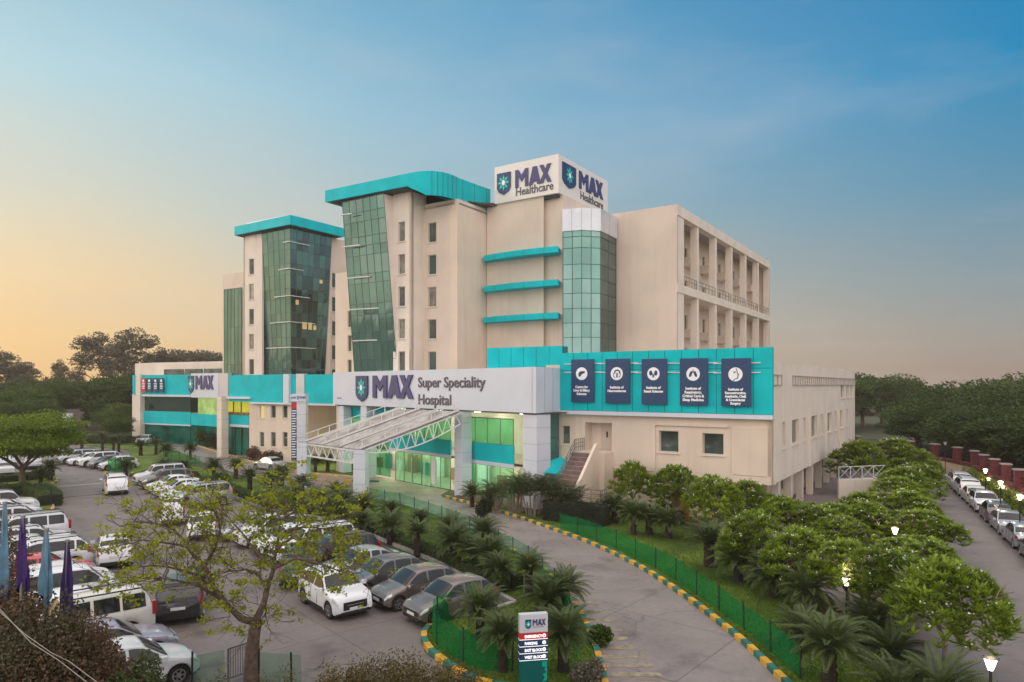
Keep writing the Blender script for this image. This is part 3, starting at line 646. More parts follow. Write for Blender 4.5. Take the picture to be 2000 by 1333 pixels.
# --- white portal sign over the entrance
SP = Vector((1.8, 51.0)); SD = Vector((-.6786, .7346)); PL = SP+SD*31.2; SN = Vector((-.7346, -.6786))
pw = PY(1095, 54.6)
px_on = lambda px: at(px, SP, SD)
b = MB()
po = empty('portal_sign', None, None); po.parent = E1
b.prism([PL, SP, pw, pw+UD*1.5, SP-SN*2.6+SD*1.5, PL-SN*2.6], 7.37, 10.84)
b.build('sign_box', WHITEP, po)
b = MB()
for k in range(1, 3): p = SP.lerp(pw, k/3); d = (pw-SP).normalized(); b.obox((p.x, p.y, 7.38), (d.x*.04, d.y*.04, 0), (d.y*.008, -d.x*.008, 0), (0, 0, 3.45))
p = SP+SD*.4; b.obox((p.x+SN.x*.004, p.y+SN.y*.004, 7.38), (SD.x*.03, SD.y*.03, 0), (SN.x*.006, SN.y*.006, 0), (0, 0, 3.45)); b.build('panel_joint', JOINT, po)
RT = -SD; org = (PL.x, PL.y, 7.37)
def al(px): return (px_on(px)-PL).length
def hh(py, px): return ZA(py, px_on(px).y)-7.37
sx0, sx1 = al(697), al(720); 
logo(po, org, RT, sx0, .42, sx1-sx0, 2.62, al(808)-al(730), 2.2, al(730)-sx1, .16)
text(po, 'Super Speciality', org, RT, al(817), 1.92, 1.28, GREYL, .018, 1.16, ext=.05)
text(po, 'Hospital', org, RT, al(817), .38, 1.28, GREYL, .018, 1.16, ext=.05)
MB().obox(tuple(Vector((PL.x+SN.x*.01-SD.x*.9, PL.y+SN.y*.01-SD.y*.9, 8.0))), (RT.x*1.0, RT.y*1.0, 0), (SN.x*.01, SN.y*.01, 0), (0, 0, .14)).build('small_plate', mat('plate_grey', (.25, .24, .25), .5), po)
def clad_column(p, w, z0, z1, parent, name='column', m=WHITEP, d=(1, 0)):
    d = Vector(d).normalized(); e = Vector((-d.y, d.x)); p = Vector(p); b = MB(); z = z0; h = 1.25
    while z < z1-.01:
        t = min(h, z1-z); b.prism([p-d*w/2-e*w/2, p+d*w/2-e*w/2, p+d*w/2+e*w/2, p-d*w/2+e*w/2], z+.012, z+t-.012); z += t
    c = b.build(name, m, parent); MB().prism([p-d*(w/2-.03)-e*(w/2-.03), p+d*(w/2-.03)-e*(w/2-.03), p+d*(w/2-.03)+e*(w/2-.03), p-d*(w/2-.03)+e*(w/2-.03)], z0, z1).build('panel_joint', JOINT, c)
for px, w in ((892, 1.05), (708, 1.15), (663, .95)): p = px_on(px)-SN*.7; clad_column(p, w, 0, 7.36, E1, d=SD)
p = SP+SD*.95-SN*1.0; clad_column(p, 1.5, 0, 7.36, E1, d=SD)
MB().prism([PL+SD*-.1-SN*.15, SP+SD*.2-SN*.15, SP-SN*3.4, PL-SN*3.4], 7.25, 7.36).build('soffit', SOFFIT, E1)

# --- glazed entrance hall behind the portal columns
gl = lambda px, k: at(px, SP-SN*k, SD)
k = 1.6
INT = mat('interior_wall', (.62, .60, .48), .8, var=.1, scale=.5); INTF = mat('interior_floor', (.35, .31, .26), .35)
LAMP = mat('ceiling_light', (1, 1, 1), .5, emit=(1, .95, .75), estr=45.0)
hall = empty('entrance_hall', None, None); hall.parent = E1
a0, a1 = gl(1046, k), gl(655, k)
dd = (a1-a0).normalized(); inn = -SN
L_ = (a1-a0).length
def bandq(name, pxa, pxb, z0, z1, m, off=0.0, th=.12):
    p, q = gl(pxa, k-off), gl(pxb, k-off); e = q-p
    return MB().obox((p.x, p.y, z0), (e.x, e.y, 0), (inn.x*th, inn.y*th, 0), (0, 0, z1-z0)).build(name, m, hall)
bandq('spandrel', 905, 1003, 3.05, 4.55, TEAL, .05); bandq('spandrel', 760, 880, 3.2, 4.5, TEAL, .05); bandq('spandrel', 671, 762, 6.0, 7.2, TEAL, .3)
bandq('spandrel_trim', 905, 1003, 2.75, 3.05, WHITEP, .1); bandq('spandrel_trim', 760, 880, 2.95, 3.2, WHITEP, .1)
def glazing(pxa, pxb, z0, z1, m, n, nm='glazing'):
    p, q = gl(pxb, k), gl(pxa, k); e = (q-p)/n; g = MB(); f = MB()
    for i in range(n):
        u = p+e*i; g.obox((u.x+e.x*.02, u.y+e.y*.02, z0), (e.x*.96, e.y*.96, 0), (inn.x*.02, inn.y*.02, 0), (0, 0, z1-z0))
    for i in range(n+1): u = p+e*i; f.bar((u.x, u.y, z0), (u.x, u.y, z1), .06)
    f.bar((p.x, p.y, z1), (q.x, q.y, z1), .08); f.bar((p.x, p.y, z0), (q.x, q.y, z0), .08)
    g = g.build(nm, m, hall); f.build('frame', MULL, g)
glazing(1003, 905, 4.55, 6.7, GREENGL, 4); glazing(1003, 905, .1, 2.75, PALEGL, 4)
glazing(880, 773, .05, 2.95, PALEGL, 6, 'entrance_glazing'); glazing(880, 760, 4.5, 7.2, GREENGL, 5); glazing(762, 671, .3, 6.0, GREENGL, 5)
# hall interior: back wall, floors, ceilings and lit ceiling lights
p, q = gl(1046, k+5.5), gl(660, k+5.5); e = q-p
MB().quad((p.x, p.y, 0), (q.x, q.y, 0), (q.x, q.y, 7.2), (p.x, p.y, 7.2)).build('interior_wall', INT, hall)
for z, m in ((.04, INTF), (2.9, INT), (3.1, INTF), (7.22, INT)):
    r0, r1 = gl(1044, k+.15), gl(662, k+.15); MB().quad((r0.x, r0.y, z), (r1.x, r1.y, z), (q.x, q.y, z), (p.x, p.y, z)).build('hall_floor' if m is INTF else 'hall_ceiling', m, hall)
r = random.Random(4)
for i in range(16):
    u = gl(1040, k+1.2+(i % 3)*1.5).lerp(gl(668, k+1.2+(i % 3)*1.5), (i+.5)/16)
    MB().cbox((u.x, u.y, 2.86), .9, .25, .03, 0, -.8).build('ceiling_light', LAMP, hall); MB().cbox((u.x, u.y, 7.1), .8, .22, .03, 0, -.8).build('ceiling_light', LAMP, hall)
for i in range(5):
    for z, kk in ((2.5, 2.2), (6.6, 2.0)):
        u = gl(1020, k+kk).lerp(gl(690, k+kk), i/4); l = bpy.data.lights.new('room_light', 'POINT'); l.energy = 130; l.color = (1, .97, .80); l.shadow_soft_size = .3; o_ = link('room_light', l, hall); o_.location = (u.x, u.y, z)
b = MB()
for i in range(14):
    u = gl(1030, k+4.6).lerp(gl(668, k+4.6), (i+.4)/14+.01*r.random()); h = r.uniform(1.0, 2.3); MB().cbox((u.x, u.y, h/2+.05), r.uniform(.5, 1.4), .5, h, 0, -.82).build(('counter', 'cupboard', 'display_stand')[i % 3], [mat('furn_teal', (.02, .3, .28), .5), mat('furn_wood', (.25, .16, .09), .5), WHITEP][i % 3], hall)
# entrance doors, with a hanging notice strip
p, q = gl(861, k-.12), gl(843, k-.12); 
ns = MB().obox((q.x, q.y, .35), ((p-q).x*.45, (p-q).y*.45, 0), (SN.x*.05, SN.y*.05, 0), (0, 0, 2.5)).build('notice_panel', WHITEL, hall)
text(hall, '\n'.join('WELCOME'), (q.x, q.y, .0), RT, .42, 2.3, .36, NAVY, .01, 1.2, 'CENTER', .005, .06, .85) if False else None
for i in range(4):
    u = gl(780+24*i, k-.1); MB().bar((u.x, u.y, .05), (u.x, u.y, 2.5), .09).build('door_post', STEELW, hall)
# green glass corner bay right of the portal, teal skirt and teal tent below
p, q = PY(1047, 55.5), PY(1091, 54.9); curtain('corner_glass', [p, q], 3.3, 7.2, [2], [0, .5, 1], [GLD[1], GLA[0]], E1, seed=8)
slab('wall', [PY(1048, 55.7), PY(1091, 55.1), PY(1097, 60), PY(1050, 60)], 0, 7.2, CREAM, E1)
MB().obox((p.x, p.y-.15, .2), ((q-p).x, (q-p).y, 0), (0, .14, 0), (0, 0, 3.05)).build('spandrel', TEAL, E1)
slab('wall', [PL+UD*.2+FD*.3, PL+UD*.2-SD*1.5+FD*.3, PL+UD*9, PL+UD*9-FD*2], 0, 10.2, CREAM, E1)
slab('wall', [gl(1040, 7.4), gl(660, 7.4), gl(660, 12), gl(1040, 12)], 0, 10.2, CREAM, E1); slab('roof', [gl(1040, 1.5), gl(655, 1.5), gl(655, 13), gl(1040, 13)], 10.2, 10.35, CONC, E1)
slab('wall', [PY(700, 80), PY(930, 74), PY(1090, 70), PY(1200, 90), PY(760, 100)], 0, 9.6, CREAM, E1)
slab('roof', [PY(1060, 57), PY(1098, 55.4), PY(1110, 60), PY(1330, 66), PY(1180, 80), PY(960, 76), PY(900, 68)], 9.5, 9.62, CONC, E1)
# ================================================================ hospital, west block
W1 = empty('hospital_building', 'farther cream hospital block with corner glass tower, flat teal roof and long teal band', 'building')
Cc = PY(567, 92.0)
lft = at(500, Cc, -FD); rgt = Cc+UD*on(648, Cc, UD)
bl_ = at(512, Cc, -FD); br_ = Cc+UD*on(640, Cc, UD)
topL, topR = 30.7, 30.7
rows = [0, .06, .13, .20, .25, .33, .38, .46, .52, .60, .66, .74, .80, .88, .94, 1]
curtain('tower_glass', [bl_+UD*.9, Cc+UD*.9-FD*.9], 7, 30.7, [6], rows, GLA, W1, top=[lft, Cc], seed=11)
GLR = [GLD[1], GLA[1], GLD[0], GLA[0], GLD[1]]  # dark face with lighter panes mixed in, reflected floors put into the colour
curtain('tower_glass', [Cc+UD*.9-FD*.9, br_-FD*.9], 7, 30.7, [7], rows, GLR, W1, top=[Cc, rgt], seed=12, jit=.006, bw=.035)
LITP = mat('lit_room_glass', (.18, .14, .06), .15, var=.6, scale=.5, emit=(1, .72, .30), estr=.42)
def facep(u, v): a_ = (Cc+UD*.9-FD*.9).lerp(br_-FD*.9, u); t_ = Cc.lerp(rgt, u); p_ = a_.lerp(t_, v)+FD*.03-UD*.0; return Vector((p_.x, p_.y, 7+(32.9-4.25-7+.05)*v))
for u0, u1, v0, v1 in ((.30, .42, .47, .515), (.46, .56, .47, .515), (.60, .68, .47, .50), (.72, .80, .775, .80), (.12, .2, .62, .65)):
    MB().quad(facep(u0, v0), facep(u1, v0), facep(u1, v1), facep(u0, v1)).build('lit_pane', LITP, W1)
slab('wall', [bl_+UD*1.5+FD*.4, Cc+UD*1.7-FD*1.7, br_-FD*1.6, br_-FD*10], 7, 30.7, CREAM, W1)
s0 = at(476, lft, -FD); zz = [27.34-3.55*k for k in range(6)]
o = [((at(486, lft, -FD)-s0).length, (at(496, lft, -FD)-s0).length, z-2.2, z) for z in zz]
fr = wall('wall', s0, at(512, lft, FD), 4, 30.7, o, CREAM2, W1, rev=.22)
for i, w in enumerate(o): window(fr, *w, W1, glass=(WGL, WGB)[i % 2])
wall('wall', s0+UD*6, s0, 4, 30.7, [], CREAM, W1)
r0 = rgt; r1 = rgt+UD*on(690, rgt, UD)
zz2 = [25.66-3.48*k for k in range(5)]
o = [(on(652, rgt, UD), on(661, rgt, UD), z-2.1, z) for z in zz2]
fr = wall('wall', br_-FD*.6-UD*.4, r1, 4, 30.7, [], CREAM, W1) if False else wall('wall', r0-FD*.35, r1-FD*.35, 4, 30.7, o, CREAM, W1, rev=.2)
for w in o: window(fr, *w, W1, glass=WGL)
p = br_-FD*1.0; b = MB(); b.prism([br_-FD*.95-UD*.05, rgt-FD*.34+UD*.01, rgt-FD*3, br_-FD*3], 4, 30.59); b.build('wall', CREAM, W1)
wall('wall', r1, r1-FD*16, 4, 30.7, [], CREAM, W1)
# roof slab
rc = PY(567, 90.6); ra = at(458, rc, -FD); rb = rc+UD*on(672.5, rc, UD)
slab('roof', [ra, rc, rb, rb-FD*14, ra+UD*12], 30.82, 32.05, TEAL, W1); slab('roof_soffit', [ra+UD*.25+FD*.3, rc+UD*.25-FD*.25, rb-UD*.3-FD*.3, rb-FD*13, ra+UD*11], 30.73, 30.81, SOFFIT, W1)
slab('parapet', [ra+UD*.9+FD*1.5, rc+UD*1.3-FD*1.3, rb-UD*1-FD*1.3, rb-FD*13, ra+UD*11], 32.05, 32.56, WHITEP, W1)
for py, xa, xb in ((472, 553, 605), (524, 544, 593), (577, 536, 605), (628, 528, 616), (678, 520, 616)):
    z = ZA(py, 91.8); f = (30.7-z)/24*.9; cc = Cc+UD*f-FD*f+Vector((0, -.35)); pa = at(xa, cc, -FD); pb = cc+UD*on(xb, cc, UD)
    b = MB(); b.bar((pa.x, pa.y, z), (cc.x, cc.y, z), .12, .1); b.bar((cc.x, cc.y, z), (pb.x, pb.y, z), .12, .1); b.build('light_shelf', STEELW, W1)
# lower stair volume on its left
v0, v1 = PY(435, 101), PY(477, 98.2)
slab('wall', [v0, v1, PY(480, 108), PY(440, 109)], 4, 25.77, CREAM, W1)
curtain('stair_glass', [PY(438, 100.6), PY(472, 98.3)], 7, 23.52, [5], [0, .33, .66, 1], GLA, W1, seed=14)
# teal band along the podium, then the cream podium front below
W0, Wm, We = PY(651, 78), PY(565, 83.2), PY(445, 89.5)
wd = (W0-We).normalized(); wn = Vector((wd.y, -wd.x))
def wl2(px, k=0): return at(px, We+wn*k, wd)
def boxw(name, pa, pb, z0, z1, m, k=0.0, th=.5, parent=None):
    p, q = wl2(pa, k), wl2(pb, k); e = q-p; return MB().obox((p.x, p.y, z0), (e.x, e.y, 0), (-wn.x*th, -wn.y*th, 0), (0, 0, z1-z0)).build(name, m, parent or W1)
boxw('sign_band', 447, 552, 7.35, 10.75, TEAL, .5); boxw('band_pier', 553, 564, 7.2, 10.8, WHITEP, .6); boxw('sign_band', 565, 577, 7.35, 10.75, TEAL, .3); boxw('band_pier', 578, 594, 7.2, 10.8, SILVER, .5); boxw('sign_band', 595, 652, 7.35, 10.7, TEAL, .4)
boxw('band_sill', 487, 652, 7.12, 7.34, WHITEP, .55); boxw('band_sill', 442, 487, 7.7, 7.98, WHITEP, .8)
slab('wall', [We-wn*.3, Wm-wn*.3, W0-wn*.3, W0-wn*9, We-wn*9], 7.1, 10.4, CREAM, W1)
f0, f1_ = wl2(487), wl2(573)
def zr(py, px): return ZA(py, wl2(px).y)
o = [((wl2(a)-f0).length, (wl2(c)-f0).length, zr(yb, a), zr(ya, a)) for a, c in ((507, 516), (529, 538.5), (552, 561.5)) for ya, yb in ((792, 817), (844, 873))]
fr = wall('wall', f0, f1_, 0, 7.1, o, CREAM, W1, rev=.25)
for i, w in enumerate(o): window(fr, *w, W1, glass=WGL if i else mat('lit_window', (.4, .3, .1), .3, emit=(1, .75, .25), estr=.5), rev=.2)
clad_column(wl2(435, .8), 1.0, 0, 8.0, W1, m=CREAM2, d=wd)
wall('wall', f1_-wd*.05, f1_-wn*9, 0, 7.15, [], CREAM, W1)
# glazed bay with lit planters
g = boxw('bay_glass', 444, 486, 5.65, 7.6, mat('bay_lit_glass', (.20, .22, .04), .1, var=.7, scale=.5, emit=(.75, .65, .05), estr=.55), -.3, .1); boxw('mullion', 455, 456, 5.65, 7.6, MULL, -.1, .1, g); boxw('mullion', 470, 471, 5.65, 7.6, MULL, -.1, .1, g)
boxw('planter', 446, 485, 5.6, 5.95, mat('planter_red', (.35, .10, .05), .7, col2=(.05, .12, .02), scale=3), .0, .25)
boxw('spandrel', 444, 486, 4.35, 5.6, TEAL, -.05, .3); boxw('spandrel_trim', 444, 486, 4.05, 4.35, WHITEP, 0, .3)
g = boxw('bay_glass', 444, 486, .4, 3.95, mat('bay_green_glass', (.0, .12, .09), .08, var=.5, scale=.4, metal=.3), -.25, .1)
for x in (457, 470): boxw('mullion', x, x+1, .4, 3.95, MULL, -.1, .1, g)
slab('wall', [wl2(443)-wn*.5, wl2(488)-wn*.5, wl2(488)-wn*8, wl2(443)-wn*8], 0, 7.4, CREAM, W1)
# left wing with curved band
n0, n1, n2 = PY(262, 114), PY(373, 107.5), PY(430, 102)
def seg(pa, pb, a, c, z0, z1, m, name, k=0.0, th=.6):
    d = (pb-pa).normalized(); nn = Vector((d.y, -d.x)); p, q = at(a, pa+nn*k, d), at(c, pa+nn*k, d); e = q-p
    return MB().obox((p.x, p.y, z0), (e.x, e.y, 0), (-nn.x*th, -nn.y*th, 0), (0, 0, z1-z0)).build(name, m, W1)
seg(n0, n1, 259, 264, 7.9, 11.1, TEAL, 'sign_band', .3); seg(n0, n1, 265, 274, .0, 11.2, CREAM2, 'column', .8, .9)
sb1 = seg(n0, n1, 275, 325, 7.9, 11.1, TEAL, 'sign_band', .5); seg(n0, n1, 325.5, 372, 7.9, 11.1, TEAL, 'sign_band', .4)
seg(n0, n1, 275, 373, 7.6, 7.9, WHITEP, 'band_sill', .6)
sgw = seg(n1, n2, 373, 427, 7.55, 11.25, WHITEP, 'sign_box', .7); seg(n1, n2, 428, 445, 7.2, 11.2, SILVER, 'band_pier', .9)
pa = at(376, n1, (n2-n1).normalized()); dw = (n2-n1).normalized(); nn = Vector((dw.y, -dw.x)); og = (pa.x+nn.x*.7, pa.y+nn.y*.7, 7.55)
logo(W1, og, dw, .15, .65, 1.8, 2.7, 5.3, 2.1, .55, .12)
seg(n0, n1, 276, 372, 5.2, 7.6, GLD[0], 'bay_glass', 0, .2); seg(n1, n2, 373, 386, 5.2, 7.5, GLD[0], 'bay_glass', 0, .2)
seg(n1, n2, 387, 428, 5.0, 7.5, mat('lit_green_glass', (.12, .2, .06), .15, var=.8, scale=.6, emit=(.55, .75, .25), estr=.5), 'lit_glazing', 0, .2)
seg(n0, n1, 276, 372, 3.2, 5.2, TEAL, 'spandrel', .2, .3); seg(n1, n2, 373, 428, 3.2, 5.0, TEAL, 'spandrel', .15, .3); seg(n0, n1, 276, 372, 3.0, 3.2, WHITEP, 'spandrel_trim', .25, .3)
seg(n0, n1, 276, 372, 0, 3.0, mat('bay_green_glass', (0, .06, .045), .08), 'ground_glass', 0, .2); seg(n1, n2, 373, 428, 0, 3.2, mat('bay_green_glass', (0, .06, .045), .08), 'ground_glass', 0, .2)
o = [(0.8, 1.9, 3.5, 6.4)]
dv = (n1-n0).normalized(); wall('wall', n0-dv*.5, n0+dv*.4, 0, 7.9, [], CREAM2, W1)
slab('wall', [n0-Vector((dv.y, -dv.x))*.3, n1-Vector((dv.y, -dv.x))*.3, n2-nn*.3, n2-nn*14, n0-nn*14], 0, 10.7, CREAM, W1)
slab('upper_storey', [PY(264, 122), PY(302, 117), PY(437, 110), PY(437, 128), PY(300, 135)], 10.7, 13.3, CREAM2, W1)
b = MB()
for a, c in ((322, 360), (363, 397), (400, 434)): p, q = PY(a, 116.0-(a-302)*.052), PY(c, 116.0-(c-302)*.052); b.obox((p.x, p.y-.3, 10.9), ((q-p).x, (q-p).y, 0), (0, .2, 0), (0, 0, 1.2))
b.build('clerestory_glass', WGL, W1)
# ---------------------------------------------------------------- banners (hang from the bands)
def banner(px0, px1, py0, py1, lines, icon, lab, bottom_shift=0.0):
    p = at(px0, C0+N3.xy*.55, FD); q = at(px1, C0+N3.xy*.55, FD); w = (q-p).length; zt_, zb_ = ZA(py0, p.y), ZA(py1, (p.y+q.y)/2)
    t = empty('banner', lab, 'banner', (p.x, p.y, zb_), group='department banners on the teal band')
    rr_ = Vector((FD.x, FD.y, 0)); nn = N3; h = zt_-zb_
    T = lambda a, z, k: rr_*a+Vector((0, 0, z))+nn*k
    b = MB(); b.obox(T(w*bottom_shift*.5, 0, 0), rr_*(w*(1-bottom_shift*.5)), nn*.10, (0, 0, h)); b.build('cloth', NAVY, t)
    b = MB()
    for z in (h*.90, h*.70): b.bar(T(-.55, z, -.08), T(w+.6, z, -.08), .07)
    b.build('rod', STEELW, t)
    R_ = min(w*.235, .78); cx, cz = w*.5, h-R_-.62; pl = [(cx+R_*math.cos(2*math.pi*i/28), cz+R_*math.sin(2*math.pi*i/28)) for i in range(28)]
    b = MB(); b.add([T(a, z, .125) for a, z in pl], [tuple(range(28))]); b.add([T(a, z, .10) for a, z in pl]+[T(a, z, .125) for a, z in pl], [(i, (i+1) % 28, 28+(i+1) % 28, 28+i) for i in range(28)])
    disc = b.build('icon_disc', WHITEL, t)
    b = MB()
    def poly(pts): b.add([T(cx+a*R_, cz+c*R_, .135) for a, c in pts], [tuple(range(len(pts)))])
    def ln(pts, w_=.05):
        for a, c in zip(pts[:-1], pts[1:]):
            ax_, az_, bx_, bz_ = cx+a[0]*R_, cz+a[1]*R_, cx+c[0]*R_, cz+c[1]*R_; l_ = math.hypot(bx_-ax_, bz_-az_); nx_, nz_ = -(bz_-az_)/l_*w_/2, (bx_-ax_)/l_*w_/2
            b.add([T(ax_+nx_, az_+nz_, .136), T(ax_-nx_, az_-nz_, .136), T(bx_-nx_, bz_-nz_, .136), T(bx_+nx_, bz_+nz_, .136)], [(0, 1, 2, 3)])
    if icon == 0: poly([(-.55, .05), (-.5, -.4), (-.35, -.5), (-.1, -.3), (.1, -.05), (.55, .1), (.62, .38), (.2, .42), (-.25, .36)])
    if icon == 1:
        for i in range(9): q_ = math.pi*(-.1+1.2*i/8); poly([(.10+.42*math.cos(q_)+.13*math.cos(e), .20+.32*math.sin(q_)+.13*math.sin(e)) for e in [k_*math.pi/3 for k_ in range(6)]])
        ln([(-.55, .1), (-.5, -.45), (-.2, -.7)]); ln([(.1, .1), (.05, -.6)], .12); ln([(.62, .1), (.6, -.35), (.35, -.6)])
    if icon == 2:
        for s in (-1, 1):
            poly([(s*(.42+.26*math.cos(q_)), .12+.40*math.sin(q_)) for q_ in [k_*math.pi/6*s for k_ in range(12)]]); ln([(s*.2, .05), (s*.1, -.1), (s*.08, -.55)], .07)
    if icon == 3:
        for s in (-1, 1):
            pts = [(s*.14, .42), (s*.36, .40), (s*.58, -.05), (s*.60, -.42), (s*.32, -.40), (s*.16, -.1)]; poly(pts if s < 0 else pts[::-1])
        ln([(0, .62), (0, .2)], .07); ln([(-.2, .1), (0, .3), (.2, .1)], .05)
    if icon == 4: ln([(.1, .9), (.28, .35), (.22, .2), (.52, -.02), (.32, -.12), (.42, -.3), (.30, -.36), (.36, -.55), (.05, -.62), (-.3, -.88)], .05); ln([(-.3, .4), (-.1, .3), (.05, .42)], .05); ln([(-.2, .25), (-.02, .2)], .05)
    b.build('icon', NAVY, disc)
    s = .235 if len(lines) > 4 else .262
    o_ = link('lettering', textmesh('\n'.join(lines), s, .006, .012, 'CENTER', .96, WHITEL, 1.02), t); placem(o_, T(w*.5, cz-R_-.62, .12), rr_, (0, 0, 1))
    return t
banner(1114, 1161, 703, 786, ['Centre for', 'Liver & Biliary', 'Sciences'], 0, 'navy banner with liver icon, Centre for Liver & Biliary Sciences', .12)
banner(1181, 1231, 702, 788, ['Institute of', 'Neurosciences'], 1, 'navy banner with brain icon, Institute of Neurosciences', .1)
banner(1252, 1303, 702, 790, ['Institute of', 'Renal Sciences'], 2, 'navy banner with two kidneys icon, Institute of Renal Sciences', .08)
banner(1327, 1383, 701, 792, ['Institute of', 'Respiratory,', 'Critical Care &', 'Sleep Medicine'], 3, 'navy banner with lungs icon, Institute of Respiratory, Critical Care & Sleep Medicine', .06)
banner(1408, 1467, 701, 794, ['Institute of', 'Reconstructive,', 'Aesthetic, Cleft', '& Craniofacial', 'Surgery'], 4, 'navy banner with face profile icon, Institute of Reconstructive, Aesthetic, Cleft & Craniofacial Surgery', .05)
# four small banners on the far wing
nv = Vector((dv.y, -dv.x))
for i, (a, c) in enumerate(((277, 285), (288, 297), (300, 309), (312, 320))):
    p, q = at(a, n0+nv*.75, dv), at(c, n0+nv*.75, dv); w = (q-p).length
    t = empty('banner', ('small red banner on the far wing, left end of its row of four', 'small navy banner beside the red one on the far wing', 'small navy banner third from the red end on the far wing', 'small navy banner at the right end of the row on the far wing')[i], 'banner', (p.x, p.y, 8.3), group='small banners on the far wing band')
    d3, n3_ = Vector((dv.x, dv.y, 0)), Vector((nv.x, nv.y, 0)); MB().obox((0, 0, 0), d3*w, n3_*.08, (0, 0, 2.3)).build('cloth', REDP if i == 0 else NAVY, t)
    b = MB(); b.add([d3*(w/2+.24*math.cos(k*.5236))+n3_*.1+Vector((0, 0, 1.85+.24*math.sin(k*.5236))) for k in range(12)], [tuple(range(12))])
    for k in range(4): b.quad(*[d3*(w/2+x*(.34-.05*(k % 2)))+n3_*.09+Vector((0, 0, 1.32-.25*k+z)) for x, z in ((-1, 0), (1, 0), (1, .12), (-1, .12))])
    b.build('print', WHITEL, t)
# ---------------------------------------------------------------- entrance canopy
ca = empty('entrance_canopy', 'sloping metal sheet canopy on white steel trusses over the drive, with two white front columns', 'canopy', (-14, 59, 0))
A, Bq, Cq, Dq = Vector((-19.3, 63.3, 4.15)), Vector((-12.6, 57.0, 4.05)), Vector((-4.3, 56.9, 7.25)), Vector((-10.5, 63.6, 7.25))
CB = Vector((-14, 59, 0)); A, Bq, Cq, Dq = (v-CB for v in (A, Bq, Cq, Dq))
b = MB(); nn = 44
for i in range(nn):
    a, c = A.lerp(Bq, i/nn), A.lerp(Bq, (i+1)/nn); d, e = Dq.lerp(Cq, i/nn), Dq.lerp(Cq, (i+1)/nn); m_ = a.lerp(c, .5)+Vector((0, 0, .03)); n_ = d.lerp(e, .5)+Vector((0, 0, .03))
    b.quad(a, m_, n_, d); b.quad(m_, c, e, n_)
b.quad(A-Vector((0, 0, .09)), Dq-Vector((0, 0, .09)), Cq-Vector((0, 0, .09)), Bq-Vector((0, 0, .09)))
b.build('roof_sheet', ROOFM, ca)
for u in (.02, .36, .66, .98):
    p, q = A.lerp(Bq, u), Dq.lerp(Cq, u); b = MB(); b.bar(p+Vector((0, 0, .15)), q+Vector((0, 0, .15)), .22, .16)
    if u != .66:
        b.bar(p+Vector((0, 0, .8)), q+Vector((0, 0, .75)), .07)
        for i in range(9): x = p.lerp(q, (i+.2)/8.6); b.bar(x+Vector((0, 0, .1)), x+Vector((0, 0, .8)), .07)
    b.build('roof_rail', STEELW, ca)
def truss(p, q, h0, h1, n, bow=0.0, w=.11):
    b = MB(); T_ = [p.lerp(q, i/n) for i in range(n+1)]; Bt = [x-Vector((0, 0, h0+(h1-h0)*i/n+bow*math.sin(math.pi*i/n))) for i, x in enumerate(T_)]
    for i in range(n):
        b.bar(T_[i], T_[i+1], w*1.3); b.bar(Bt[i], Bt[i+1], w*1.3); m_ = T_[i].lerp(T_[i+1], .5); b.bar(Bt[i], m_, w*.8); b.bar(m_, Bt[i+1], w*.8)
    for i in range(0, n+1, 2): b.bar(T_[i], Bt[i], w*.7)
    return b.build('truss', STEELW, ca)
dz = Vector((0, 0, .12)); truss(A-dz, Bq-dz, 1.05, 1.05, 7); truss(Bq-dz, Cq-dz, .12, .9, 11, .75, .08); truss(A-dz, Dq-dz, .12, .9, 11, .75, .08)
truss((A.lerp(Bq, .5))-dz, (Dq.lerp(Cq, .5))-dz, .12, .7, 10, .5, .07)
for i in range(5): b = MB(); u = (i+.5)/5; b.bar(A.lerp(Dq, u)-dz, Bq.lerp(Cq, u)-dz, .1, .14); b.build('purlin', STEELW, ca)
for v in (A, Bq): clad_column(v.xy+Vector((0, .0)), .92 if v is A else 1.02, 0, v.z+.05, ca, d=(1, -.1))
# ---------------------------------------------------------------- signs standing free
def totem_lines(): pass
pp = PY(591, 75); py_ = empty('directory_pylon', 'tall grey directory pylon with small logos, red top and navy name strips behind the canopy', 'sign', (pp.x, pp.y, 0))
clad_column((0, 0), .98, 0, 7.7, py_, 'post', SILVER, d=(1, 0)); MB().box(-1.15, -.62, 7.7, .52, .52, 8.5).build('sign_head', WHITEP, py_)
logo(py_, (0, -.62, 7.7), (1, 0), -.42, .2, .26, .36, .62, .28, .08, .02); logo(py_, (0, -.62, 7.7), (1, 0), -1.08, .2, .16, .3, .34, .2, .05, .02)
pl_ = MB().box(-1.1, -.4, 1.2, -.49, -.2, 7.6).build('directory_board', NAVY, py_)
MB().box(-1.1, -.415, 6.9, -.49, -.405, 7.6).build('red_panel', REDP, pl_)
b = MB()
for i in range(19): z = 6.6-.28*i; b.box(-1.04, -.41, z, -.55-.12*((i*7) % 3)/2, -.402, z+.11)
b.build('print', WHITEL, pl_)
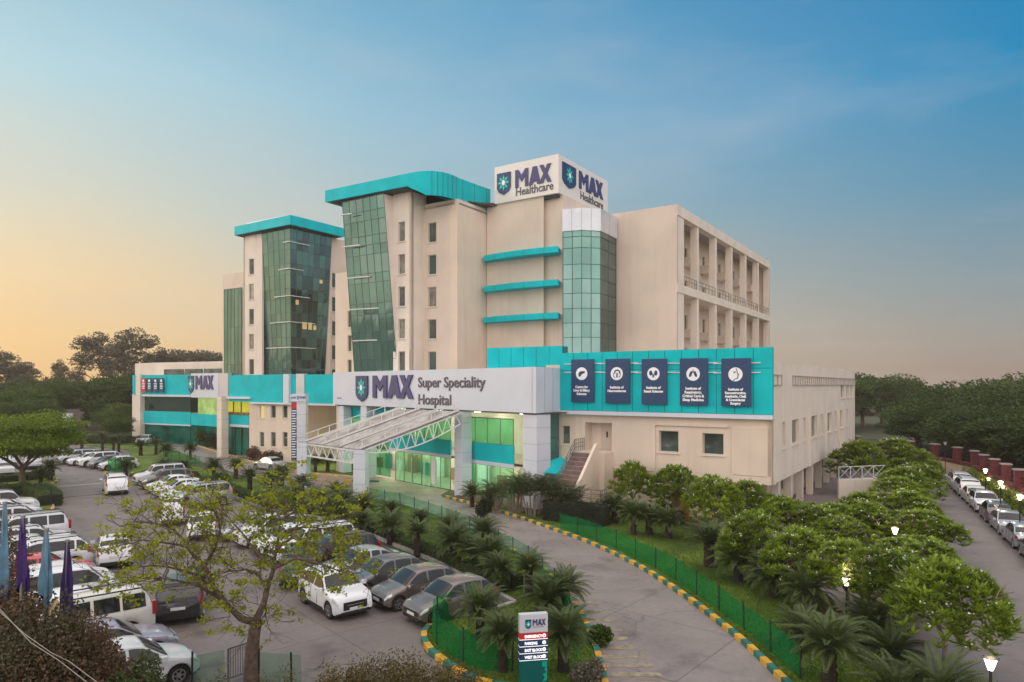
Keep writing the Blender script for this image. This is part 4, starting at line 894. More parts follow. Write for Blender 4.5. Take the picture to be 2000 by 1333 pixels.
# backlit sign in the front island
S = empty('direction_sign', 'backlit direction sign in the front island, white head over red and navy rows', 'sign', tuple(G(1041, 1345)), 0)
sr = Vector((.985, .17, 0)); sn = Vector((.17, -.985, 0)); sw = 56*G(1041, 1345).y/FP; shh = 147*G(1041, 1345).y/FP
T = lambda a, z, k: sr*(a-sw/2)+Vector((0, 0, z))+sn*k
EMW = mat('backlit_letters', (1, 1, 1), .5, emit=(1, .97, 1), estr=.9); EMT = mat('sign_teal_base', (.0, .10, .10), .3); 
MB().obox(T(0, 0, -.11), sr*sw, sn*.22, (0, 0, shh*.395)).build('sign_base', EMT, S)
MB().obox(T(0, shh*.76, -.11), sr*sw, sn*.22, (0, 0, shh*.24)).build('sign_head', mat('sign_head_white', (.55, .55, .6), .4), S)
rows_ = [('EMERGENCY', REDP), ('PARKING', NAVY), ('EAST BLOCK', NAVY), ('WEST BLOCK', NAVY)]; rh = shh*(.76-.395)/4
for i, (t_, m_) in enumerate(rows_):
    z = shh*.76-rh*(i+1); pn = MB().obox(T(0, z+.012, -.11), sr*sw, sn*.22, (0, 0, rh-.024)).build('sign_row', m_, S)
    MB().obox(T(0, z-.004, -.112), sr*sw, sn*.226, (0, 0, .010)).build('row_line', EMW, pn)
    o_ = link('lettering', textmesh(t_, rh*.56, .003, .003, 'LEFT', .80, EMW, 1), pn); placem(o_, T(sw*.18, z+rh*.27, .115), sr, (0, 0, 1))
    b = MB(); b.add([T(sw*.87+rh*.27*math.cos(k*.449), z+rh*.5+rh*.27*math.sin(k*.449), .118) for k in range(14)], [tuple(range(14))]); dsc = b.build('arrow_disc', EMW, pn)
    b = MB(); aa = (0, 1.57, 1.57, 3.14)[i]; ca_, sa_ = math.cos(aa), math.sin(aa)
    q_ = lambda x, y: T(sw*.87+rh*.15*(x*ca_-y*sa_), z+rh*.5+rh*.15*(x*sa_+y*ca_), .122)
    b.add([q_(1, 0), q_(0, 1), q_(0, .35), q_(-1, .35), q_(-1, -.35), q_(0, -.35), q_(0, -1)], [(0, 1, 6), (2, 3, 4, 5)]); b.build('arrow', m_, dsc)
o3_ = T(0, shh*.76, .11)
logo(S, tuple(o3_), sr, sw*.20, .12, sw*.21, shh*.125, sw*.46, shh*.085, sw*.05, .012)
b = MB(); b.quad(*[T(sw*x, shh*.76+.155+z, .114) for x, z in ((.47, 0), (.86, 0), (.86, .025), (.47, .025))]); b.build('small_print', mat('plate_grey', (.25, .24, .25)), S)
b = MB()
for pl in ([(.80, .37), (.97, .37), (.97, .22), (.88, .26), (.92, .30), (.80, .30)], [(.82, .20), (.97, .23), (.97, .12), (.80, .10), (.90, .16)]): b.add([T(sw*x, shh*z, .113) for x, z in pl], [tuple(range(len(pl)))])
b.build('star_print', mat('sign_star', (.0, .35, .28), .4), S)
# distant sign by the gate on the left
p = G(133, 862); t = empty('direction_sign', 'distant roadside totem, white head over red and blue body, at the left', 'sign', (p.x, p.y, 0))
MB().box(-.75, -.2, 3.3, .75, .2, 4.7).build('sign_head', WHITEP, t); MB().box(-.75, -.2, .2, -.35, .2, 3.3).build('red_panel', REDP, t); MB().box(-.35, -.2, .2, .75, .2, 3.3).build('blue_panel', NAVY, t)
# ---------------------------------------------------------------- outside stair
st = empty('outside_stair', 'concrete stair with cream side wall and dark steel railing up to the cream door', 'stair')
def SV(a, k, z): p = fL+FD*a+N3.xy*k; return Vector((p.x, p.y, z))
sA = da-.1; tr_ = 13; rise = 4.4/tr_; TR = mat('stair_tread', (.20, .13, .12), .8, var=.2, scale=3)
# landing in front of the door, then flight running out and to the left
MB().obox(SV(sA, .02, 0), D3*(dc-da+.2), N3*1.6, (0, 0, 4.36)).build('landing', CREAM, st)
b = MB(); tr_, zb0, rn = 10, 1.35, .33; rise = (4.36-zb0)/tr_
for i in range(tr_): b.obox(SV(sA, 1.62+rn*(tr_-1-i), 0), D3*1.9, N3*rn, (0, 0, zb0+rise*(i+1)-.03))
b.build('flight', TR, st)
for i in range(tr_): MB().obox(SV(sA+.02, 1.62+rn*(tr_-i)-.05, zb0+rise*(i+1)-.03), D3*1.86, N3*.05, (0, 0, .012)).build('nosing', CONC, st)
b = MB(); x0 = sA+1.95; e_ = 1.62+rn*tr_; pr = [(1.62, 0), (e_+.3, 0), (e_+.3, zb0+.75), (2.0, 5.1), (1.62, 5.1)]
v = [SV(x0, k_, z) for k_, z in pr]+[SV(x0+.22, k_, z) for k_, z in pr]; n_ = 5
b.add(v, [tuple(range(n_)), tuple(range(2*n_-1, n_-1, -1))]+[(i, n_+i, n_+(i+1) % n_, (i+1) % n_) for i in range(n_)]); b.build('side_wall', CREAM, st)
MB().obox(SV(sA-.1, e_+.01, 0), D3*4.6, N3*1.0, (0, 0, zb0)).build('lower_landing', CREAM, st)
def railing(parent, pts, h=.95, n=4, r=.045, rails=(.95, .65, .35), m=RAIL):
    b = MB()
    for a, c in zip(pts[:-1], pts[1:]):
        a, c = Vector(a), Vector(c)
        for q in rails: b.bar(a+Vector((0, 0, q*h/.95)), c+Vector((0, 0, q*h/.95)), r)
        for i in range(n+1): x = a.lerp(c, i/n); b.bar(x, x+Vector((0, 0, h)), r*1.2)
    return b.build('railing', m, parent)
railing(st, [SV(sA+.1, .1, 4.36), SV(sA+.1, 1.6, 4.36), SV(sA+.1, e_, zb0)], n=5)
railing(st, [SV(sA, e_+.95, zb0), SV(sA+2.2, e_+.97, zb0), SV(sA+4.4, e_+.95, zb0), SV(sA+4.4, e_+.1, zb0)], n=3)
b = MB(); c_ = G(1100, 975); tn = empty('awning', 'small turquoise tent awning beside the stair foot', 'awning', (c_.x, 53.4, 0))
cxx = PY(1095, 53.4).x-c_.x
b.add([(cxx-2.2, -1.6, 2.9), (cxx+2.0, -1.6, 2.5), (cxx+2.0, 1.2, 2.5), (cxx-2.2, 1.2, 2.9), (cxx, -.2, 3.9)], [(0, 1, 4), (1, 2, 4), (2, 3, 4), (3, 0, 4), (3, 2, 1, 0)]); b.build('roof_cloth', TEAL, tn)
b = MB()
for x, y in ((-2.1, -1.5), (1.9, -1.5), (1.9, 1.1), (-2.1, 1.1)): b.bar((cxx+x, y, 0), (cxx+x, y, 2.7), .07)
b.build('pole', RAIL, tn)
# ---------------------------------------------------------------- far porch
p = G(345, 862); t = empty('guard_porch', 'distant white porch with arched orange fascia on pale posts before the far block', 'porch', (p.x, p.y, 0))
def PR(px, py, Y): q = PY(px, Y); return (q.x-p.x, Y-p.y, ZA(py, Y))
Y0 = p.y; b = MB()
prof = [(288, 824), (305, 818.5), (320, 816.5), (333, 818), (340, 825)]
top_ = [PR(a, c, Y0-2) for a, c in prof]; bk_ = [(x+8.0, y+6, z) for x, y, z in top_]
for i in range(4): b.quad(top_[i], top_[i+1], bk_[i+1], bk_[i]); b.quad(*[(x, y, z-.25) for x, y, z in (top_[i], top_[i+1])], top_[i+1], top_[i], 1)
b.obox(PR(335, 827, Y0-2), (8.2, 1, 0), (.2, 3, 0), (0, 0, .9)); b.build('roof', [WHITEP, mat('porch_orange', (.75, .35, .15), .6)], t)
for px, w in ((328.5, .35), (363.5, .3), (381.5, .22)): q = PR(px, 860, Y0-1.5); MB().box(q[0]-w/2, q[1]-w/2, 0, q[0]+w/2, q[1]+w/2, 4.0).build('post', mat('post_peach', (.75, .6, .5), .6) if px < 380 else STEELW, t)
q = PR(303, 860, Y0); MB().box(q[0], q[1], 0, q[0]+1.8, q[1]+.4, 3.2).build('panel', WHITEP, t)
# a low grey shed wall behind the trees on the left
p, q = PY(90, 168), PY(178, 160); t = empty('shed', 'long low grey shed behind the trees at the far left', 'building', (p.x, p.y, 0))
e = q-p; MB().obox((0, 0, 0), (e.x, e.y, 0), (2, 10, 0), (0, 0, 6.2)).build('wall', mat('shed_grey', (.17, .14, .15), .9, var=.1), t); MB().obox((-.3, -.3, 6.2), (e.x+.6, e.y, 0), (2, 10.6, 0), (0, 0, .3)).build('roof', CONC, t)
# ---------------------------------------------------------------- retaining wall and boundary wall on the right
p, q = PY(1638, 51.5), PY(1728, 52.5); t = empty('retaining_wall', 'cream retaining wall with white cross-braced railing beyond the building', 'wall', (p.x, p.y, 0)); e = q-p
MB().obox((0, 0, 0), (e.x, e.y, 0), (.1, .4, 0), (0, 0, 2.3)).build('wall', CREAM2, t)
b = MB(); h0, h1 = 2.3, 3.3
for i in range(4):
    a, c = e*(i/4), e*((i+1)/4); b.bar((a.x, a.y, h0), (a.x, a.y, h1), .05)
    b.bar((a.x, a.y, h0+.1), (c.x, c.y, h1), .025); b.bar((a.x, a.y, h1), (c.x, c.y, h0+.1), .025)
b.bar((0, 0, h1), (e.x, e.y, h1), .05); b.bar((0, 0, h0+.1), (e.x, e.y, h0+.1), .035); b.build('railing', STEELW, t)
REDB = mat('maroon_brick', (.13, .022, .028), .8, var=.25, scale=4); GREYC = mat('pier_cap', (.30, .25, .24), .8)
bwp = [Vector(q) for q in ((20.5, 12), (26.6, 26), (31.8, 37), (37.5, 49.8), (41.7, 59.2), (44.9, 66.5), (45.5, 71.5), (44.6, 80), (40, 90))]
t = empty('boundary_wall', 'long cream boundary wall with maroon coping and piers at the right edge', 'wall')
b, c_ = MB(), MB()
for a, d in zip(bwp[:-1], bwp[1:]):
    e = d-a; n_ = Vector((-e.y, e.x)).normalized()*.25; b.obox((a.x, a.y, 0), (e.x, e.y, 0), (n_.x, n_.y, 0), (0, 0, 1.5)); c_.obox((a.x-n_.x*.2, a.y-n_.y*.2, 1.5), (e.x, e.y, 0), (n_.x*1.4, n_.y*1.4, 0), (0, 0, .35))
b.build('wall', mat('cream_render', (.60, .48, .34), .85, var=.1, scale=.6), t); c_.build('coping', REDB, t)
prs = []
tot = 0
for a, d in zip(bwp[:-1], bwp[1:]):
    e = d-a; l = e.length; s_ = 3.9-tot % 3.9 if tot else 2
    while s_ < l: prs.append((a+e*(s_/l), e.normalized())); s_ += 3.9
    tot += l
for p, d in prs[:24]:
    b = MB(); e = Vector((-d.y, d.x)); b.obox((p.x-d.x*.3-e.x*.2, p.y-d.y*.3-e.y*.2, 1.85), (d.x*.6, d.y*.6, 0), (e.x*.6, e.y*.6, 0), (0, 0, 1.25)); o_ = b.build('pier', REDB, t)
    MB().obox((p.x-d.x*.38-e.x*.28, p.y-d.y*.38-e.y*.28, 3.1), (d.x*.76, d.y*.76, 0), (e.x*.76, e.y*.76, 0), (0, 0, .1)).build('cap', GREYC, o_)
b = MB()
for (p, d), (q, _) in zip(prs[:23], prs[1:24]):
    for z in (2.2, 2.55, 2.9): b.bar((p.x, p.y, z), (q.x, q.y, z), .04)
b.build('railing', DARK, t)
# ================================================================ cars
PAINT = {}
def paint(n, c, metal=.0, r=.28):
    PAINT[n] = mat('paint_'+n, c, r, var=.04, scale=2, metal=metal, coat=.8, spec=.5)
paint('white', (.74, .75, .78)); paint('pearl', (.66, .66, .70)); paint('cream', (.68, .66, .60)); paint('silver', (.42, .44, .47), .5); paint('grey', (.12, .12, .135), .4)
paint('taupe', (.17, .14, .13), .4); paint('black', (.015, .015, .02)); paint('red', (.55, .03, .035)); paint('mauve', (.36, .32, .40), .3); paint('greenwhite', (.58, .64, .60)); paint('darkgreen', (.02, .05, .035))
CGL = mat('car_glass', (.012, .016, .018), .05, spec=.5); TYRE = mat('tyre', (.018, .018, .018), .85); RIM = mat('alloy_rim', (.45, .45, .47), .3, metal=.8)
HLM = mat('headlight_glass', (.62, .66, .70), .08, metal=.3); TLM = mat('taillight_glass', (.35, .012, .018), .15, coat=.6); PLM = mat('number_plate', (.72, .72, .70), .5)
TYPES = dict(
 hatch=dict(L=3.85, W=1.70, top=[(0, .56), (.025, .74), (.10, .84), (.24, .97), (.42, 1.44), (.50, 1.50), (.66, 1.50), (.82, 1.44), (.945, 1.06), (.985, .95), (1, .78)], cab=(.24, .945), roof=(.42, .82), fr=.17, rr=.82, wr=.30, belt=.93),
 sedan=dict(L=4.35, W=1.72, top=[(0, .56), (.025, .72), (.10, .82), (.26, .95), (.42, 1.40), (.50, 1.46), (.62, 1.45), (.72, 1.36), (.86, 1.04), (.97, 1.00), (1, .80)], cab=(.26, .86), roof=(.42, .72), fr=.175, rr=.80, wr=.30, belt=.92),
 suv=dict(L=4.45, W=1.82, top=[(0, .66), (.02, .90), (.10, 1.02), (.25, 1.12), (.38, 1.60), (.46, 1.68), (.66, 1.69), (.88, 1.62), (.965, 1.20), (.99, 1.05), (1, .85)], cab=(.25, .965), roof=(.38, .88), fr=.18, rr=.81, wr=.35, belt=1.08),
 crossover=dict(L=4.0, W=1.77, top=[(0, .66), (.02, .88), (.10, .98), (.25, 1.06), (.40, 1.52), (.48, 1.58), (.66, 1.58), (.86, 1.50), (.955, 1.12), (.985, 1.0), (1, .82)], cab=(.25, .955), roof=(.40, .86), fr=.18, rr=.81, wr=.33, belt=1.02),
 muv=dict(L=4.5, W=1.82, top=[(0, .66), (.02, .92), (.08, 1.02), (.25, 1.12), (.34, 1.72), (.40, 1.80), (.66, 1.82), (.93, 1.80), (.975, 1.30), (.99, 1.1), (1, .85)], cab=(.25, .975), roof=(.35, .93), fr=.17, rr=.80, wr=.35, belt=1.14),
 van=dict(L=3.9, W=1.62, top=[(0, .66), (.02, .92), (.10, 1.08), (.18, 1.18), (.32, 1.74), (.38, 1.80), (.66, 1.82), (.93, 1.80), (.98, 1.30), (.99, 1.1), (1, .85)], cab=(.18, .98), roof=(.32, .94), fr=.17, rr=.80, wr=.30, belt=1.12))
def interp(t, x):
    for (a, b), (c, d) in zip(t[:-1], t[1:]):
        if x <= c: u = (x-a)/(c-a); return b+(d-b)*u
    return t[-1][1]
class Car:
    def __init__(s, k): s.__dict__.update(TYPES[k]); s.k = k
    def sm(s, u):
        h = .018; return (interp(s.top, max(0, u-h))+2*interp(s.top, u)+interp(s.top, min(1, u+h)))/4
    def sec(s, u):
        """half section at u: list of (y, z) from sill to centre line"""
        zt = s.sm(u); e = abs(2*u-1); hw = s.W/2*(1-.13*max(0, (e-.72)/.28)**2*1.15)
        zb = min(s.belt+.03*u, zt-.05)
        z0 = .24+.10*max(0, (e-.9)/.1)
        x = u*s.L
        for w in (s.fr, s.rr):
            d = abs(x-w*s.L); R_ = s.wr+.07
            if d < R_: z0 = max(z0, s.wr+math.sqrt(R_*R_-d*d))
        cab = max(0, zt-zb-.05); rh = hw*.93-cab*.36
        zs = lambda a: z0+(zb-z0)*a
        return [(hw*.955, z0), (hw, max(zs(.18), z0)), (hw*1.0, zs(.5)), (hw*.985, zs(.86)), (hw*.955, zb), (hw*.955+(rh-hw*.955)*.5, zb+(zt-.05-zb)*.52), (rh+.02, zt-.055), (rh-.07, zt-.012), (rh*.5, zt+.004), (0, zt+.012)]
    def P(s, u, j, side):
        y, z = s.sec(u)[j]; return Vector((s.L/2-u*s.L, side*y, z))
def car_meshes(k):
    c = Car(k); us = sorted(set([i/46 for i in range(47)]+[c.cab[0], c.cab[1], c.roof[0], c.roof[1]]+[w+d/c.L for w in (c.fr, c.rr) for d in (-c.wr-.07, -c.wr-.05, c.wr+.05, c.wr+.07, -c.wr*.7, c.wr*.7)]))
    us[0] = .002; us[-1] = .998; b = MB(); nj = 10
    rows = []
    for u in us:
        r = [c.P(u, j, 1) for j in range(nj)]+[c.P(u, j, -1) for j in range(nj-2, -1, -1)]; rows.append(r)
    n = 2*nj-1; vs = [v for r in rows for v in r]; fs = []
    for i in range(len(rows)-1):
        for j in range(n-1): fs.append((i*n+j, (i+1)*n+j, (i+1)*n+j+1, i*n+j+1))
    fs.append(tuple(range(n))); fs.append(tuple((len(rows)-1)*n+j for j in range(n-1, -1, -1)))
    b.add(vs, fs); M = {'body': b}
    u_ = MB(); u_.box(-c.L/2+.12, -c.W/2+.10, .20, c.L/2-.12, c.W/2-.10, .70); M['underbody'] = u_
    def patch(u0, u1, seq, off, n_=8):
        """glass patch over stations u0..u1 and a sequence of section positions (j float, side)"""
        g = MB(); R2 = []
        for i in range(n_+1):
            u = u0+(u1-u0)*i/n_; r = []
            for j, sd in seq:
                j0 = min(int(j), nj-2); f = j-j0; p = c.P(u, j0, sd).lerp(c.P(u, j0+1, sd), f); r.append(p+Vector(off(sd, j)))
            R2.append(r)
        m = len(seq); g.add([v for r in R2 for v in r], [(i*m+j, (i+1)*m+j, (i+1)*m+j+1, i*m+j+1) for i in range(n_) for j in range(m-1)]); return g
    full = [(6.6, 1), (7, 1), (8, 1), (9, 1), (8, -1), (7, -1), (6.6, -1)]
    M['windscreen'] = patch(c.cab[0]+.015, c.roof[0]-.008, full, lambda s, j: (.02, 0, .016))
    M['rear_window'] = patch(c.roof[1]+.012, c.cab[1]-(.02 if c.k == 'sedan' else .05), full, lambda s, j: (-.02, 0, .014))
    sides = []
    u0, u1 = c.cab[0]+(c.roof[0]-c.cab[0])*.42, c.cab[1]-(.05 if c.k in ('muv', 'van') else (c.cab[1]-c.roof[1])*.55)
    mid = c.roof[0]+(.54-c.roof[0])*1.0; e1 = c.roof[1]-.06 if c.k not in ('muv', 'van') else c.roof[0]+(c.roof[1]-c.roof[0])*.68
    for sd in (1, -1):
        seq = [(4.12, 1), (5, 1), (5.82, 1)] if sd > 0 else [(5.82, -1), (5, -1), (4.12, -1)]
        for a, d in ((u0, mid-.012), (mid+.012, e1-.01), (e1+.01, u1)): sides.append(patch(a, d, seq, lambda s, j: (0, s*.014, .008), 6))
    M['side_window'] = sides
    return c, M
_cm = {}
def flip(g): g.f = [f[::-1] for f in g.f]; return g
WH = MB(); WH.tube([(0, -.11, 0), (0, -.095, 0), (0, .095, 0), (0, .11, 0)], [.93, 1, 1, .93], 22)
def wheel_mesh(r):
    b = MB(); n = 22; ys = [(-.10, .64), (-.11, .93), (-.08, 1.0), (.08, 1.0), (.11, .93), (.10, .64)]
    vs = [(r*q*math.cos(2*math.pi*i/n), y, r*q*math.sin(2*math.pi*i/n)) for y, q in ys for i in range(n)]
    b.add(vs, [(k*n+i, k*n+(i+1) % n, (k+1)*n+(i+1) % n, (k+1)*n+i) for k in range(len(ys)-1) for i in range(n)]); t = b.mesh('tyre', TYRE, 50)
    b = MB(); 
    b.add([(r*.65*math.cos(2*math.pi*i/n), .04*s, r*.65*math.sin(2*math.pi*i/n)) for s in (1, -1) for i in range(n)], [tuple(range(n)), tuple(range(2*n-1, n-1, -1))], 1)
    for k in range(6):
        a = 2*math.pi*k/6
        for s in (1, -1): b.bar((0, s*.08, 0), (r*.62*math.cos(a), s*.095, r*.62*math.sin(a)), .09, .03)
    for s in (1, -1): b.tube([(0, s*.06, 0), (0, s*.105, 0)], .07, 10)
    for i in range(n):
        a, c = 2*math.pi*i/n, 2*math.pi*(i+1)/n
        for s in (1, -1): b.bar((r*.62*math.cos(a), s*.095, r*.62*math.sin(a)), (r*.62*math.cos(c), s*.095, r*.62*math.sin(c)), .035, .03)
    return t, b.mesh('rim', [RIM, DARK])
def car_kit(k):
    if k in _cm: return _cm[k]
    c, M = car_meshes(k); kit = {}
    kit['body'] = M['body'].mesh('body', PAINT['white'], 38); kit['underbody'] = M['underbody'].mesh('underbody', DARK)
    kit['windscreen'] = M['windscreen'].mesh('windscreen', CGL, 180); kit['rear_window'] = M['rear_window'].mesh('rear_window', CGL, 180)
    kit['side_window'] = [g.mesh('side_window', CGL, 180) for g in M['side_window']]
    kit['wheel'] = wheel_mesh(c.wr); kit['c'] = c
    def lamp(u0, u1, j0, j1, sd, m, nm, push=.015):
        g = MB(); R2 = []
        for i in range(5):
            u = u0+(u1-u0)*i/4; seq = [j0+(j1-j0)*q/4 for q in range(5)]; r = []
            for j in seq: jj = min(int(j), 8); p = c.P(u, jj, sd).lerp(c.P(u, jj+1, sd), j-jj); r.append(p+Vector((push if u < .5 else -push, sd*push, push)))
            R2.append(r)
        g.add([v for r in R2 for v in r], [(i*5+j, (i+1)*5+j, (i+1)*5+j+1, i*5+j+1) for i in range(4) for j in range(4)])
        return g.mesh(nm, m, 180)
    front = lambda g: g
    zf, zr = c.sm(.03), c.sm(.97); lf = c.L/2; b = MB()
    kit['parts'] = []
    for sd in (1, -1):
        kit['parts'].append(('headlight', lamp(.004, .085, 2.7, 4.6, sd, HLM, 'headlight')))
        lo = .955 if c.k in ('hatch', 'sedan', 'crossover', 'suv') else .985
        if c.k in ('muv', 'van'): g = MB(); g.box(-lf-.02, sd*.72-(.07), .85, -lf+.12, sd*.72+.07+.03*sd, 1.35); kit['parts'].append(('taillight', g.mesh('taillight', TLM)))
        else: kit['parts'].append(('taillight', lamp(lo-.02, .998, 2.6, 4.9, sd, TLM, 'taillight')))
        g = MB(); mx_ = lf-(c.cab[0]+.05)*c.L; g.box(mx_-.10, sd*c.W/2-.02, c.belt-.02, mx_+.08, sd*(c.W/2+.20), c.belt+.13); kit['parts'].append(('mirror', g.mesh('mirror', PAINT['white'])))
    g = MB(); g.box(lf-.10, -.52, .42 if zf < .9 else .5, lf+.012, .52, zf-.14); g.box(lf-.12, -.62, .24, lf+.018, .62, .36); kit['parts'].append(('grille', g.mesh('grille', DARK)))
    g = MB(); g.box(lf-.02, -.26, .40, lf+.03, .26, .51); kit['parts'].append(('number_plate', g.mesh('number_plate', PLM)))
    g = MB(); g.box(-lf-.022, -.26, .62, -lf+.02, .26, .73); kit['parts'].append(('number_plate', g.mesh('number_plate', PLM)))
    g = MB(); g.box(-lf-.015, -c.W/2+.18, .28, -lf+.1, c.W/2-.18, .42); kit['parts'].append(('bumper', g.mesh('bumper', DARK)))
    for sd in (1, -1):
        for u in ((c.roof[0]+.54)/2+.03-.075, (c.roof[0]+.54)/2+.115):
            g = MB(); pts = [c.P(u+.004*(4-j), j, sd)+Vector((0, sd*.004, 0)) for j in (1, 2, 3, 4)]
            for a_, b_ in zip(pts[:-1], pts[1:]): g.bar(a_, b_, .014, .014)
            kit['parts'].append(('door_seam', g.mesh('door_seam', DARK)))
            g = MB(); q_ = c.P(u+.045, 3, sd).lerp(c.P(u+.045, 4, sd), .1); g.cbox(q_+Vector((0, sd*.012, 0)), .16, .03, .03); kit['parts'].append(('door_handle', g.mesh('door_handle', RIM)))
    g = MB(); g.box(lf-.02, -.36, .60 if zf < .9 else .72, lf+.022, .36, .625 if zf < .9 else .75); kit['parts'].append(('badge_bar', g.mesh('badge_bar', RIM)))
    if c.k in ('suv', 'muv', 'crossover'):
        for sd in (1, -1):
            g = MB(); a = lf-(c.roof[0]+.05)*c.L; e = lf-(c.roof[1]-.03)*c.L; y = sd*(c.sec(.6)[6][0]-.04); zz_ = c.sm(.6)+.05
            g.bar((a, y, zz_), (e, y, zz_), .045); g.bar((a, y, zz_), (a+.12, y, zz_-.08), .045); g.bar((e, y, zz_), (e-.1, y, zz_-.1), .045); kit['parts'].append(('roof_rail', g.mesh('roof_rail', DARK)))
    if c.k in ('suv', 'crossover'):
        g = MB()
        for sd in (1, -1):
            g = MB(); g.box(lf-(c.rr-.11)*c.L, sd*(c.W/2-.03)-.02, .22, lf-(c.fr+.12)*c.L, sd*(c.W/2-.03)+.03, .36); kit['parts'].append(('side_skirt', g.mesh('side_skirt', DARK)))
    _cm[k] = kit; return kit
_pm = {}
def painted(me, key, col):
    q = (key, col)
    if q not in _pm: m = me.copy(); m.materials[0] = PAINT[col]; _pm[q] = m
    return _pm[q]
_proto = {}
def car(kind, col, x, y, hd, label, group, name='parked_car', sc=1.0):
    """hd = heading angle of the nose from +X"""
    q = (kind, col)
    if q in _proto:
        t = copytree(_proto[q])
    else:
        kit = car_kit(kind); c = kit['c']; t = empty(name, label, 'car')
        link('body', painted(kit['body'], kind, col), t); link('underbody', kit['underbody'], t); link('windscreen', kit['windscreen'], t); link('rear_window', kit['rear_window'], t)
        for g in kit['side_window']: link('side_window', g, t)
        for nm, m in kit['parts']: link(nm, painted(m, kind+m.name, col) if nm == 'mirror' else m, t)
        for u in (c.fr, c.rr):
            for sd in (1, -1):
                w = link('wheel', kit['wheel'][0], t); w.location = (c.L/2-u*c.L, sd*(c.W/2-.14), c.wr); r_ = link('rim', kit['wheel'][1], w)
        _proto[q] = t
    t.location = (x, y, .022); t.rotation_euler = (0, 0, hd); t.scale = (sc,)*3
    t['label'] = label; t['category'] = 'car'; t['group'] = group
    return t
AX = math.atan2(.655, .755)               # cars stand square to their row
nose = lambda p, hd, L_: (p[0]-math.cos(hd)*L_/2, p[1]-math.sin(hd)*L_/2)
# row along the near left edge: nose (or tail) ends on one line
rowL = [('hatch', 'white', 1, 'white hatchback at the very front of the left row, nose to the lane'), ('sedan', 'mauve', 1, 'mauve grey sedan behind the front white hatchback in the left row'),
 ('muv', 'cream', -1, 'cream white people carrier with black roof rails, backed out third in the left row'), ('hatch', 'white', 1, 'low white hatchback half hidden between the cream people carrier and the white van'),
 ('van', 'white', 1, 'boxy white van in the left row, behind the purple flag at the right'), ('hatch', 'pearl', 1, 'pearl white hatchback between the boxy van and the red car'), ('sedan', 'red', 1, 'red sedan, the only red car in the left row'),
 ('suv', 'white', -1, 'white sport utility car with red tail lamp to the lane, next beyond the red sedan'), ('hatch', 'greenwhite', 1, 'greenish white hatchback just beyond the tail-out white sport utility car'), ('crossover', 'white', 1, 'white crossover with roof rails in the left row, two beyond the tail-out one'),
 ('muv', 'pearl', -1, 'pearl people carrier in the middle of the left row, nose inward'), ('sedan', 'mauve', 1, 'mauve sedan with dark grille between white cars in the far half of the left row'), ('suv', 'pearl', 1, 'pearl sport utility car with black grille in the far half of the left row'),
 ('sedan', 'pearl', 1, 'pearl sedan, third from the hedge end of the left row'), ('sedan', 'white', 1, 'white sedan, second from the hedge end of the left row'), ('muv', 'white', 1, 'white people carrier at the hedge end of the left row')]
p0 = Vector((-10.7, 22.5)); dl_ = Vector((-.655, .755))
for i, (k, c, s, lab) in enumerate(rowL):
    p = p0+dl_*(2.53*i+rnd.uniform(-.05, .05)); hd = AX if s > 0 else AX; L_ = TYPES[k]['L']
    o = rnd.uniform(-.25, .25); pc = (p.x-math.cos(AX)*(L_/2+o), p.y-math.sin(AX)*(L_/2+o))
    car(k, c, pc[0], pc[1], AX if s > 0 else AX+math.pi, lab, 'cars parked in the left row')
rowR = [('hatch', 'taupe', 'taupe hatchback at the front end of the hedge row, beside the green net'), ('hatch', 'taupe', 'taupe hatchback second from the front in the hedge row, blue sticker on its windscreen'), ('hatch', 'grey', 'dark grey hatchback beside the two taupe ones in the hedge row'),
 ('sedan', 'silver', 'silver sedan between the dark grey hatchback and the black sport utility car'), ('suv', 'black', 'black sport utility car in the hedge row, seen above the tree leaves'), ('muv', 'white', 'white people carrier just beyond the black sport utility car'), ('hatch', 'white', 'white hatchback behind the tree leaves, second beyond the black car'),
 ('suv', 'pearl', 'pearl sport utility car behind the tree leaves, third beyond the black car'), ('sedan', 'mauve', 'pale mauve sedan at the far end of the near hedge row')]
q0 = Vector((-4.0, 27.0)); dr2 = Vector((-.69, .725)); AR = math.atan2(-.62, -.785)
for i, (k, c, lab) in enumerate(rowR):
    p = q0+dr2*2.5*i; L_ = TYPES[k]['L']; hd = AR+rnd.uniform(-.02, .02); car(k, c, *nose(p, hd, L_), hd, lab, 'cars parked along the hedge')
rowC = [('muv', 'silver', 'silver people carrier with roof rails, nearest of the far hedge group'), ('hatch', 'white', 'white hatchback next beyond the silver people carrier'), ('sedan', 'pearl', 'pearl sedan, second beyond the silver people carrier'), ('sedan', 'white', 'white sedan in the middle of the far hedge group'), ('suv', 'taupe', 'taupe sport utility car beside the moving white one'), ('muv', 'pearl', 'pearl people carrier at the far end of the far hedge group')]
for i, (k, c, lab) in enumerate(rowC):
    a, e = G(332, 996).xy, G(262, 948).xy; p = a.lerp(e, i/5); hd = AR+.05; car(k, c, *nose(p, hd, TYPES[k]['L']), hd, lab, 'cars parked by the far hedge')
rowD = [('hatch', 'greenwhite', 'greenish white hatchback behind the small green net, far car park'), ('sedan', 'grey', 'grey sedan second from the green net, far car park'), ('suv', 'white', 'white sport utility car in the middle of the far car park row'), ('sedan', 'white', 'white sedan, fourth from the green net, far car park'), ('suv', 'silver', 'silver sport utility car at the left end of the far car park row')]
for i, (k, c, lab) in enumerate(rowD):
    a, e = G(194, 920).xy, G(112, 908).xy; p = a.lerp(e, i/4); hd = AR+.1; car(k, c, *nose(p, hd, TYPES[k]['L']), hd, lab, 'cars in the far car park')
